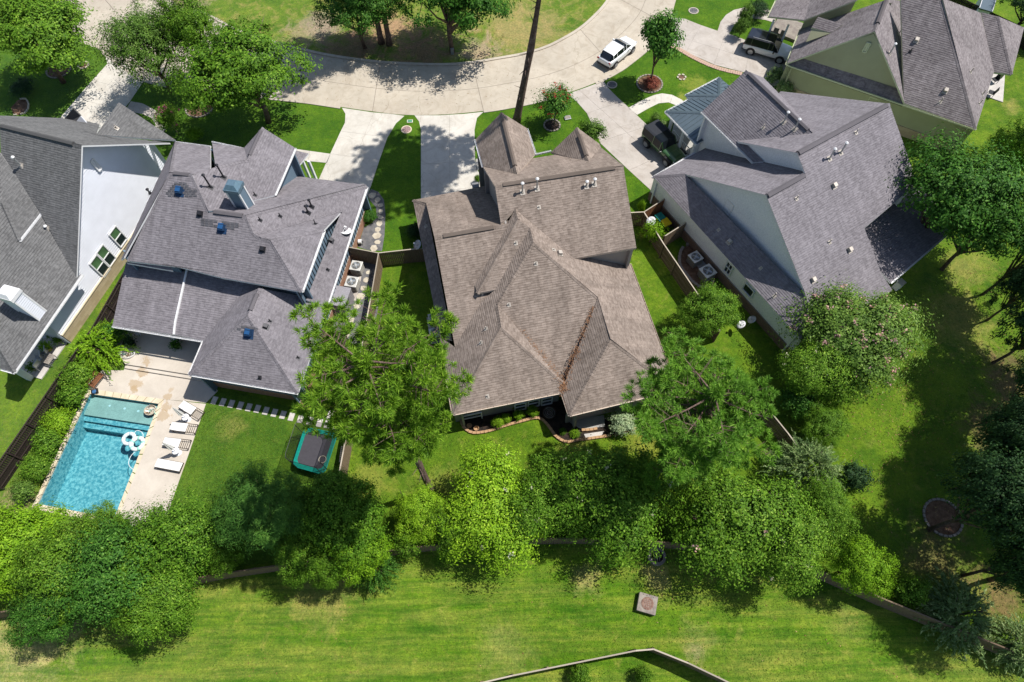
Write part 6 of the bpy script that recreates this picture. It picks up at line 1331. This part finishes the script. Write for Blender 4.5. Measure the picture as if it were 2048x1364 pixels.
    for x in wx:
        for s in (-1, 1):
            if wheel is None:
                wheel = MB(); wheel.tube([(0, -.12, 0), (0, -.10, 0), (0, .10, 0), (0, .12, 0)], [wr*.9, wr, wr, wr*.9], 24); wheel = wheel.build('wheel', M['black'], root)
                rim = MB(); rim.lathe([(0, .03), (wr*.18, .03), (wr*.22, 0), (wr*.60, .0), (wr*.66, .03)], (0, 0, 0), 22)
                for k in range(5): rim.box((math.cos(k*1.2566)*wr*.35, math.sin(k*1.2566)*wr*.35, .03), (wr*.55, .07, .03), k*1.2566)
                rim.v = [(p[0], -.125-p[2], p[1]) for p in rim.v]; rim.v += [(p[0], -p[1], p[2]) for p in rim.v]; nn = len(rim.v)//2; rim.f += [tuple(i+nn for i in reversed(f)) for f in rim.f]; rim.m += rim.m
                rim.build('rim', M['steel'], wheel); wo_ = wheel
            else:
                wo_ = copy_tree(wheel, root)
            wo_.location = (x, s*(h-.11 if style != 'offroad' else h-.04), wr)
            ar = MB(); ar.tube([(x, s*(h*.92), wr), (x, s*(h*1.005), wr)], wr*1.16, 22); ar.build('wheel_arch', M['black'] if style == 'offroad' else M['dark'], root)
    x0 = S[0][0]*L; x1 = S[-1][0]*L
    for s in (-1, 1):
        MB().box((x1-.16, s*h*.62, .72 if style == 'crossover' else .88), (.14, .34, .12), s*-.35).build('headlight', M['lens'], root, bevel=.02); MB().box((x0+.07, s*h*.76, .90 if style == 'crossover' else 1.0), (.10, .28, .12), s*.25).build('taillight', M['tail'], root, bevel=.02)
        mxx = Gh[-2][0]*L+.25; MB().box((mxx, s*(h+.11), 1.08), (.16, .24, .15)).build('mirror', paint if style == 'crossover' else M['gloss'], root, bevel=.03)
    if style == 'crossover': MB().box((-.425*L, 0, 1.26), (.5, W*.58, .02), 0, 0, .9, 0, R_(-48)).build('rear_window', M['gloss'], root)
    MB().box((x0+.02, 0, .42), (.14, W*.8, .18)).build('bumper', M['dark'], root, bevel=.03); MB().box((x1-.05, 0, .42), (.14, W*.7, .18)).build('bumper', M['dark'], root, bevel=.03)
    if style == 'offroad':
        MB().tube([(x0-.16, 0, .95), (x0-.02, 0, .95)], .38, 20).build('spare_wheel', M['black'], root); MB().box((.33*L, 0, 1.14), (.75, .7, .05), 0, 0, .85).build('hood_bulge', paint, root, bevel=.02)
        for s in (-1, 1):
            for x in wx: MB().box((x, s*(h*.97), .86), (1.0, .26, .07), 0, 0, .8).build('fender', M['black'], root, bevel=.02)
    if style == 'suv': MB().box((-.02*L, 0, Hh+.02), (.9, W*.5, .02)).build('sunroof', M['carglass'], root); [MB().bar((-.36*L, s*h*.74, Hh+.05), (.05*L, s*h*.72, Hh+.05), .03).build('roof_rail', M['steel'], root) for s in (-1, 1)]
    if style == 'crossover': [MB().bar((-.3*L, s*h*.60, Hh+.005), (.02*L, s*h*.60, Hh+.0), .025).build('roof_rail', M['steel'], root) for s in (-1, 1)]
    return root
def carpaint(name, c, met=.0): t = NT(name); t.set(c, .28, met, .5); t.b.inputs['Coat Weight'].default_value = .8; t.b.inputs['Coat Roughness'].default_value = .06; return t.m
M['carglass'] = carpaint('tinted_car_glass', (.008, .011, .014)); [setattr(M['carglass'].node_tree.nodes['Principled BSDF'].inputs[k_], 'default_value', v_) for k_, v_ in (('Roughness', .12), ('Coat Weight', 0.0), ('Specular IOR Level', .25))]; M['gloss'] = carpaint('gloss_black_paint', (.012, .014, .02)); M['softtop'] = plain('charcoal_soft_top', (.022, .025, .032), .8); M['lens'] = plain('headlight_lens', (.5, .5, .52), .15, 0, .6, bump=0); M['tail'] = plain('red_taillight', (.22, .01, .01), .25, 0, .6, bump=0)
wp = carpaint('pearl_white_paint', (.74, .75, .76)); car('white crossover car parked on the curving road', (1227, 137), (1266, 104), 4.75, 1.9, 1.60, wp, 'crossover')
car('dark green off-road car with black top parked by the porch', (1291.5, 292), (1332, 331), 4.6, 1.88, 1.86, carpaint('dark_green_paint', (.035, .10, .03), .3), 'offroad', wr=.42)
car('white estate car with a black roof parked beside the olive house', (1501, 110), (1555, 126), 4.95, 1.98, 1.84, carpaint('silver_white_paint', (.62, .64, .66)), 'suv', wr=.40)
# ================================================================ POOLSIDE
M['cushion'] = two('white_lounger_sling', (.66, .65, .62), (.72, .71, .69), 2, 20, bump=.1, fine=.05); M['bronze'] = plain('bronze_frame', (.10, .075, .06), .45, .5)
def lounger(label, u, v, az, raised=True):
    c = at2(u, v, .35); root = thing('sun_lounger', label, 'sun lounger', (c[0], c[1], .035), R_(az), 'white sun loungers beside the pool'); f = MB()
    for s in (-1, 1): f.bar((-.98, s*.33, .30), (.98, s*.33, .30), .04, .05)
    for x in (-.98, .2, .98): f.bar((x, -.33, .30), (x, .33, .30), .04)
    for x in (.35, .5, .65, .8): f.bar((x, -.33, .30), (x, .33, .30), .022)
    f.build('frame', M['bronze'], root)
    for x in (-.85, .85):
        for s in (-1, 1): MB().bar((x, s*.33, 0), (x, s*.33, .30), .045).build('leg', M['bronze'], root)
    MB().box((-.38, 0, .345), (1.22, .64, .05)).build('seat_cushion', M['cushion'], root, bevel=.02)
    if raised: MB().box((-.72, 0, .40), (.5, .60, .06), 0, 0, 1, 0, R_(9)).build('headrest', M['cushion'], root, bevel=.02)
    else: MB().box((.60, 0, .35), (.72, .64, .05)).build('backrest', M['cushion'], root, bevel=.02); MB().box((.86, 0, .39), (.2, .5, .05)).build('headrest', M['cushion'], root, bevel=.02)
    return root
lounger('white sun lounger at the top of the row, turned towards the house', 383, 820, -30); lounger('white sun lounger, second down the row beside the round table', 368, 855, -8); lounger('white sun lounger, third down beside the lower round table', 354, 886, -8); lounger('white sun lounger lying flat at the lower end of the row', 338, 930, -12, False)
def parasol(label, u, v, az):
    c = at2(u, v); root = thing('parasol', label, 'parasol', (c[0], c[1], .035), 0, 'folded white parasols'); MB().lathe([(0, .5), (.27, .5), (.27, .47), (.03, .46), (.03, .05), (.24, .04), (.24, 0)], (0, 0, 0), 20).build('table', M['white'], root)
    d = Vector((math.cos(R_(az)), math.sin(R_(az)), 0)); MB().tube([(0, 0, .05), (0, 0, 2.35)], .025, 8).build('pole', M['white'], root); k = MB(); n = 12
    prof = [(.03, 2.4), (.07, 2.2), (.12, 1.8), (.17, 1.35), (.20, 1.1)]
    for a_, b_ in zip(prof, prof[1:]):
        for i in range(n):
            j = (i+1) % n; f_ = lambda q, i_: (q[0]*(1 if i_ % 2 else .6)*math.cos(6.283*i_/n), q[0]*(1 if i_ % 2 else .6)*math.sin(6.283*i_/n), q[1]); k.poly([f_(a_, i), f_(a_, j), f_(b_, j), f_(b_, i)])
    k.build('canopy', M['cushion'], root)
parasol('folded white parasol through the upper round table by the loungers', 377, 839, 0); parasol('folded white parasol through the lower round table by the loungers', 358, 906, 0)
# floats, hose and baskets
def wpt(u, v): return at(u, v, PZ)
def tube_float(label, u, v, R, r, m1, m2, group='ring floats on the pool'):
    c = wpt(u, v); root = thing('pool_ring', label, 'pool float', (c[0], c[1], PZ), 0, group)
    MB().ring((0, 0, r*.5), R, r, 28, 10).build('ring', m1, root, smooth=True); b = MB()
    for k in range(5):
        a0 = k*1.2566; b.ring((0, 0, 0), .01, .01, 3, 3) if False else None
        b.tube([(R*math.cos(a0+t_*.12), R*math.sin(a0+t_*.12), r*.5) for t_ in range(4)], r*1.04, 10)
    b.build('stripes', m2, root, smooth=True)
pw, pg_ = plain('glossy_white_vinyl', (.70, .74, .74), .25, 0, .5, bump=0), plain('mint_vinyl', (.30, .62, .50), .25, 0, .5, bump=0)
tube_float('white ring float in the pool, left of the mint one', 259, 878, .40, .14, pw, plain('pale_blue_vinyl', (.45, .60, .66), .3, bump=0)); tube_float('mint striped ring float in the pool', 276, 888, .44, .16, pw, pg_)
cl = smooth_line([wpt(*p)[:2] for p in ((262, 885), (272, 862), (286, 868), (281, 893), (262, 912), (258, 930), (270, 942))], 8); tag(MB().tube([(x, y, PZ+.01) for x, y in cl], .022, 6).build('pool_hose', pw, smooth=True, origin=(cl[0][0], cl[0][1], PZ)), 'thin white hose looping on the pool water beside the ring floats', 'hose')
def basket(label, u, v, R, h, z, spill=True, boat=False):
    c = at(u, v, z); root = thing('toy_basket', label, 'basket', (c[0], c[1], z)); b = MB(); k = 20; sc = 1.5 if boat else 1.12
    for i in range(k):
        a0, a1 = 6.283*i/k, 6.283*(i+1)/k; e = lambda a, q, zz: (q*sc*math.cos(a), q*math.sin(a), zz); b.poly([e(a0, R*.85, 0), e(a1, R*.85, 0), e(a1, R, h), e(a0, R, h)]); b.poly([e(a0, R*.78, .04), e(a1, R*.78, .04), (0, 0, .04)])
    o = b.build('basket_wall', M['cushion'] if boat else M['flag'], root); so = o.modifiers.new('s', 'SOLIDIFY'); so.thickness = .04
    for i in range(16):
        a = random.uniform(0, 6.28); q = R*.7*math.sqrt(random.random()); MB().bar((q*sc*math.cos(a), q*math.sin(a), h*.6), (q*sc*math.cos(a)+random.uniform(-.3, .3), q*math.sin(a)+random.uniform(-.3, .3), h+random.uniform(0, .12)), .045).build('toy', [M['cushion'], M['flag'], pg_, M['edge'], M['steel']][i % 5], root)
basket('round wicker float heaped with pale toys in the upper right pool corner', 303, 822, .42, .22, PZ); basket('oval white tub full of pool toys by the porch step', 260, 712, .42, .45, .035, boat=True)
c = at2(192, 785); o = thing('pool_cleaner', 'small blue pool cleaner on the upper left coping', 'pool cleaner', (*c, .06), .4); MB().box((0, 0, .12), (.42, .34, .18), 0, 0, .7).build('body', plain('blue_plastic', (.05, .14, .30), .4), o, bevel=.04); [MB().tube([(x_, -.2, .1), (x_, .2, .1)], .1, 12).build('track', M['black'], o) for x_ in (-.16, .16)]
c = at2(238, 700); o = thing('garden_planter', 'white oblong planter under the porch eave beside the toy tub', 'planter', (c[0]+.9, c[1]+.3, .33), R_(62)); MB().box((0, 0, .25), (1.1, .4, .5), 0, 0, 1.08).build('box', M['white'], o, bevel=.02); MB().box((0, 0, .5), (1.0, .32, .04)).build('soil', M['mulch'], o)
c = at2(200, 765); o = thing('garden_bench', 'rust brown metal bench at the end of the pool deck under the bushes', 'bench', (*c, .035), R_(65)); [MB().bar((-.6, y_, .45), (.6, y_, .45), .07, .03).build('slat', M['redwood'] if 'redwood' in M else M['fence_red'], o) for y_ in (-.2, -.1, 0, .1, .2)]; [MB().bar((-.6, .27, z_), (.6, .27, z_), .03, .07).build('slat', M['fence_red'], o) for z_ in (.6, .72, .84)]
for x_ in (-.55, .55): MB().bar((x_, -.22, 0), (x_, -.22, .45), .05).bar((x_, .25, 0), (x_, .28, .88), .05).bar((x_, -.22, .62), (x_, .27, .62), .04).build('leg', M['fence_red'], o)
def pot(label, u, v, z, R, h, leaf='mid', m='edge', ph=.55):
    c = at(u, v, z); root = thing('potted_plant', label, 'potted plant', (c[0], c[1], z)); MB().lathe([(R*.7, 0), (R, h), (R*.88, h), (R*.8, h*.85), (0, h*.85)], (0, 0, 0), 16).build('pot', M[m], root)
    rng = np.random.default_rng(int(u)); n = 420; P = rng.normal(size=(n, 3))*np.array([R*.75, R*.75, ph*.3])+np.array([0, 0, h+ph*.4]); U, V, _ = frames(rng, rng.normal(size=(n, 3))*.7+np.array([0, 0, 1.])); quads('leaves', P, U, V, rng.uniform(.05, .11, n), .035, [LF[leaf]], np.zeros(n, int), root)
pot('dark potted plant under the eave left of the centre porch post', 268, 690, .33, .25, .4, 'deep', 'dark', .8); pot('potted plant beside the right porch post', 356, 695, .33, .25, .35, 'dark', 'dark', .5)
pot('leafy plant in a tan pot on the grey house porch', 100, 700, .1, .26, .35, 'lime', 'edge', .8); pot('small plant in a terracotta pot at the grey house porch corner', 70, 738, .1, .24, .3, 'mid', 'redbrick', .4); pot('terracotta pot near the siding wall on the grey house porch', 122, 684, .1, .22, .32, 'mid', 'redbrick', .3); pot('dark pot behind the terracotta pot near the siding wall', 108, 673, .1, .2, .3, 'mid', 'dark', .35)
slab('porch_floor', [(62, 752), (82, 758), (134, 684), (112, 664), (30, 640), (-20, 720)], 0, .10, M['slab'])
def chair(label, u, v, az):
    c = at2(u, v, .45); root = thing('patio_chair', label, 'patio chair', (c[0], c[1], .1), R_(az), 'grey patio chairs'); MB().box((0, 0, .42), (.6, .6, .10)).build('seat', plain('grey_cushion', (.30, .30, .31), .8), root, bevel=.02); MB().box((-.3, 0, .72), (.08, .58, .6), 0, 0, 1, 0, -.2).build('backrest', M['steel'], root, bevel=.02)
    for s in (-1, 1): MB().bar((-.3, s*.32, .6), (.3, s*.32, .6), .05).bar((.28, s*.32, 0), (.28, s*.32, .6), .04).bar((-.3, s*.32, 0), (-.3, s*.32, .6), .04).build('arm', M['steel'], root)
chair('grey patio chair nearest the planted pot on the grey house porch', 89, 706, 200); chair('grey patio chair, middle one on the grey house porch', 80, 716, 200); chair('grey patio chair nearest the white porch column', 73, 729, 160)
c = at(96, 717, .6); o = thing('patio_table', 'low grey slatted table beside the patio chairs', 'patio table', (c[0], c[1], .1), R_(72)); [MB().box((-.35+i*.14, 0, .5), (.12, .75, .03)).build('slat', M['edge2'], o) for i in range(6)]; [MB().box((sx*.36, sy*.3, .24), (.05, .05, .48)).build('leg', M['steel'], o) for sx in (-1, 1) for sy in (-1, 1)]
# ---- trampoline
M['teal'] = plain('teal_pad', (.0, .21, .16), .55, var=.2); M['mat_'] = plain('black_jumping_mat', (.05, .047, .055), .7)
c4 = [at2(609, 853, .9), at2(676, 866, .9), at2(648, 950, .9), at2(583, 932, .9)]; cc = (sum(p[0] for p in c4)/4, sum(p[1] for p in c4)/4); tr_ = thing('trampoline', 'trampoline with teal edge pad and dark safety net on the back lawn', 'trampoline', (*cc, 0))
rc = []; q = [(p[0]-cc[0], p[1]-cc[1]) for p in c4]
for i in range(4):
    a, b_, c_ = q[i-1], q[i], q[(i+1) % 4]; La, Lb = math.hypot(a[0]-b_[0], a[1]-b_[1]), math.hypot(c_[0]-b_[0], c_[1]-b_[1]); p0, p1 = lerp(b_, a, .5/La), lerp(b_, c_, .5/Lb)
    for k in range(6): t_ = k/5; rc.append(((1-t_)**2*p0[0]+2*t_*(1-t_)*b_[0]+t_*t_*p1[0], (1-t_)**2*p0[1]+2*t_*(1-t_)*b_[1]+t_*t_*p1[1]))
n = len(rc); b = MB()
for i in range(n): j = (i+1) % n; b.poly([(*rc[i], .88), (*rc[j], .88), (rc[j][0]*.80, rc[j][1]*.80, .90), (rc[i][0]*.80, rc[i][1]*.80, .90)]); b.poly([(*rc[i], .80), (*rc[j], .80), (*rc[j], .88), (*rc[i], .88)])
b.build('edge_pad', M['teal'], tr_); MB().poly([(x*.82, y*.82, .87) for x, y in rc[::-1]]).build('jumping_mat', M['mat_'], tr_); MB().tube([(x*.98, y*.98, .84) for x, y in rc]+[(rc[0][0]*.98, rc[0][1]*.98, .84)], .025, 6).build('frame', M['steel'], tr_)
t = NT('black_safety_net'); tp = t.n('BsdfTransparent'); mx = t.n('MixShader'); mx.inputs[0].default_value = .42; t.set((.01, .012, .012), .8); t.l(tp.outputs[0], mx.inputs[1]); t.l(t.b.outputs[0], mx.inputs[2]); t.l(mx.outputs[0], t.out.inputs['Surface']); M['net'] = t.m
b = MB(); [b.poly([(rc[i][0]*.99, rc[i][1]*.99, .9), (rc[(i+1) % n][0]*.99, rc[(i+1) % n][1]*.99, .9), (rc[(i+1) % n][0]*1.0, rc[(i+1) % n][1]*1.0, 2.6), (rc[i][0], rc[i][1], 2.6)]) for i in range(n)]; b.build('safety_net', M['net'], tr_)
for i in range(0, n, 3): MB().tube([(rc[i][0]*1.02, rc[i][1]*1.02, .05), (rc[i][0]*1.02, rc[i][1]*1.02, 2.65)], .024, 6).build('net_pole', M['dark'], tr_)
MB().tube([(x, y, 2.62) for x, y in rc]+[(rc[0][0], rc[0][1], 2.62)], .016, 5).build('top_rail', M['dark'], tr_); c = at(645, 919, .9); MB().ring((c[0]-cc[0], c[1]-cc[1], .93), .26, .03, 20, 6).build('hoop', M['flag'], tr_)
# ---- porch of the white house, fire pit, planks
c = at(1402, 303, 1.0); o = thing('porch_railing', 'white slatted porch railing behind the green car', 'railing', (*at2(1345, 268), .3)); A_, B_ = Vector(at(1347, 260, 1.0)), Vector(at(1390, 310, 1.0)); ob = Vector(o.location)
for z_ in (.05, .95): MB().bar(A_-ob+Vector((0, 0, z_-.95)), B_-ob+Vector((0, 0, z_-.95)), .06).build('rail', M['white'], o)
for i in range(17): p_ = A_.lerp(B_, i/16)-ob; MB().box((p_.x, p_.y, p_.z-.45), (.035, .035, .9)).build('baluster', M['white'], o)
slab('porch_floor', [(1342, 270), (1390, 322), (1440, 300), (1440, 215), (1385, 205), (1350, 240)], 0, .30, M['paver'])
slab('porch_floor', [(1975, 140), (2010, 150), (2006, 204), (1966, 190)], 0, .08, M['slab']); slab('porch_floor', [(1540, 60), (1600, 84), (1618, 50), (1560, 30)], 0, .3, M['edge2'])
def seat(label, u, v, az, m='edge2'):
    c = at2(u, v, .4); root = thing('porch_chair', label, 'porch chair', (c[0], c[1], .08), R_(az), 'dark porch chairs'); MB().box((0, 0, .4), (.55, .55, .07)).build('seat', M[m], root, bevel=.02); MB().box((-.27, 0, .7), (.06, .52, .55), 0, 0, 1, 0, -.2).build('backrest', M[m], root, bevel=.02); [MB().bar((sx*.24, sy*.24, 0), (sx*.24, sy*.24, .4), .035).build('leg', M['dark'], root) for sx in (-1, 1) for sy in (-1, 1)]
seat('dark chair on the small slab terrace of the olive house, upper one', 1990, 160, 200, 'dark'); seat('dark chair on the small slab terrace of the olive house, lower one', 1983, 186, 150, 'dark'); seat('grey chair on the front porch of the olive house, left one', 1548, 71, 240); seat('grey chair on the front porch of the olive house, right one', 1562, 76, 240)
c = at2(1098, 829); o = thing('fire_pit', 'round metal fire pit on the black mulch behind the brown house', 'fire pit', (*c, 0)); MB().lathe([(.0, .1), (.30, .14), (.44, .36), (.5, .38), (.5, .35), (.32, .08), (.0, .05)], (0, 0, 0), 24).build('bowl', M['bronze'], o); [MB().bar((math.cos(a)*.3, math.sin(a)*.3, 0), (math.cos(a)*.3, math.sin(a)*.3, .2), .04).build('leg', M['dark'], o) for a in (.3, 2.4, 4.5)]; b = MB(); [b.ring((0, 0, .38), r, .01, 20, 4) for r in (.15, .28, .4)]; b.build('grate', M['steel'], o, kind='stuff')
for (u, v, lb) in ((939, 853, 'round terracotta pot saucer in the rear mulch bed'), (953, 858, 'second small ring pot in the rear mulch bed, right of the saucer')): c = at2(u, v); o = thing('garden_pot', lb, 'pot', (*c, 0)); MB().lathe([(.12, 0), (.2, .22), (.17, .22), (.13, .05), (0, .05)], (0, 0, 0), 16).build('pot', M['edge'], o)
ls = thing('timber_stack', 'three pale planks lying on the grass between fence and trampoline', 'planks', (*at2(688, 915), 0)); l0 = at2(688, 915)
for i, (u0, v0, u1, v1) in enumerate(((684, 893, 680, 925), (689, 893, 686, 925), (694, 893, 692, 925))): a_, b_ = at2(u0, v0), at2(u1, v1); MB().bar((a_[0]-l0[0], a_[1]-l0[1], .06), (b_[0]-l0[0], b_[1]-l0[1], .06), .10, .09).build('plank', M['fence_top'], ls)
c = at2(1780, 575); o = thing('floodlight_box', 'small pale box at the corner of the low patio roof', 'box', (at2(1806, 561, 1.2)[0], at2(1806, 561, 1.2)[1], 0), R_(30)); MB().box((0, 0, .5), (.5, .5, .9)).build('box', M['white'], o, bevel=.03); MB().box((0, 0, .98), (.56, .56, .06)).build('lid', M['steel'], o)
gr = thing('hose_reel', 'white hose reel beside the gravel path against the mauve house', 'hose reel', (*at2(722, 488), 0)); MB().tube([(-.15, 0, .35), (.15, 0, .35)], .2, 16).build('reel', M['white'], gr); [MB().bar((s*.18, -.15, 0), (s*.18, 0, .5), .03).bar((s*.18, .15, 0), (s*.18, 0, .5), .03).build('stand', M['dark'], gr) for s in (-1, 1)]

c = at(1975, 10, 2.4); o = thing('garden_shed', 'narrow blue-grey roofed shed poking up behind the olive house roof', 'shed', (c[0], c[1], 0), R_(-30)); MB().box((0, 1.2, 1.1), (1.1, 3.6, 2.2)).build('wall', M['wallD'], o); MB().box((0, 1.2, 2.3), (1.35, 4.0, .12)).build('roof', M['metalroof'], o); [MB().box((x_, 1.2, 2.38), (.05, 4.0, .05)).build('roof_rib', M['white'], o) for x_ in (-.62, .62)]

# ================================================================ LITTER AND TUFTS ON THE GRASS
def inside(P, poly):
    x, y = P[:, 0], P[:, 1]; c = np.zeros(len(P), bool)
    for (x0, y0), (x1, y1) in zip(poly, poly[1:]+poly[:1]):
        m_ = ((y0 > y) != (y1 > y)) & (x < (x1-x0)*(y-y0)/(y1-y0+1e-12)+x0); c ^= m_
    return c
def scatter(name, poly, n, L, Wd, mat_, z, seed, tilt):
    rng = np.random.default_rng(seed); lo = np.min(poly, 0); hi = np.max(poly, 0); P = rng.uniform(lo, hi, (int(n*2.2), 2)); P = P[inside(P, poly)][:n]; k = rng.normal(size=(8, 2))*.5; ph = rng.uniform(0, 6.28, 8)
    dens = sum(np.sin(P @ k[i]+ph[i]) for i in range(8)); P = P[dens+rng.normal(size=len(P))*2.2 > -.6]
    P3 = np.column_stack([P, z+rng.uniform(0, .02, len(P))]); U, V, _ = frames(rng, rng.normal(size=P3.shape)*tilt+np.array([0, 0, 1.0])); quads(name, P3, U, V, rng.uniform(.6, 1.3, len(P))*L, Wd, [mat_], np.zeros(len(P), int))['kind'] = 'stuff'
LF['litter'] = leafmat('fallen_leaf', (.16, .09, .035), (.30, .20, .08), (.42, .34, .15), .0); LF['tuft'] = leafmat('grass_tuft', (.055, .145, .008), (.13, .23, .018), (.24, .28, .05), .15); LF['tuft2'] = leafmat('lawn_tuft', (.05, .115, .008), (.11, .19, .014), (.20, .25, .04), .15)
fpoly = [(-40, -8), (40, -8), (48, 1)] + px([(2048, 1345), (1886, 1270), (1771, 1215), (1650, 1150), (1550, 1110), (1300, 1088), (1150, 1084), (975, 1086), (849, 1098), (640, 1124), (443, 1154), (200, 1194), (43, 1222), (-200, 1265)])
scatter('grass_tufts', fpoly, 42000, .048, .02, LF['tuft'], .03, 1, .55)
yr = px([(1640, 800), (1860, 560), (2010, 520), (2200, 560), (2300, 1250), (2060, 1320), (1770, 1190), (1700, 1000)]); yc = px([(705, 850), (900, 850), (940, 880), (1080, 860), (1160, 900), (1290, 870), (1480, 900), (1480, 1060), (700, 1080)])
scatter('grass_tufts', yr, 16000, .05, .02, LF['tuft2'], .03, 2, .5); scatter('grass_tufts', yc, 14000, .05, .02, LF['tuft2'], .03, 3, .5); scatter('grass_tufts', px([(412, 812), (600, 850), (590, 1060), (345, 1100), (352, 990)]), 8000, .045, .02, LF['tuft2'], .03, 4, .5)
scatter('fallen_leaves', yr, 3200, .055, .03, LF['litter'], .03, 5, .2); scatter('fallen_leaves', px([(560, 60), (1010, 60), (1000, 112), (830, 126), (620, 100)]), 1500, .06, .035, LF['litter'], .03, 6, .2); scatter('fallen_leaves', fpoly, 500, .06, .03, LF['litter'], .04, 7, .2); scatter('fallen_leaves', [(p[0], p[1]) for p in osm[12:60]]+[(p[0], p[1]) for p in ism[12:60]][::-1], 450, .05, .028, LF['litter'], .035, 8, .2)
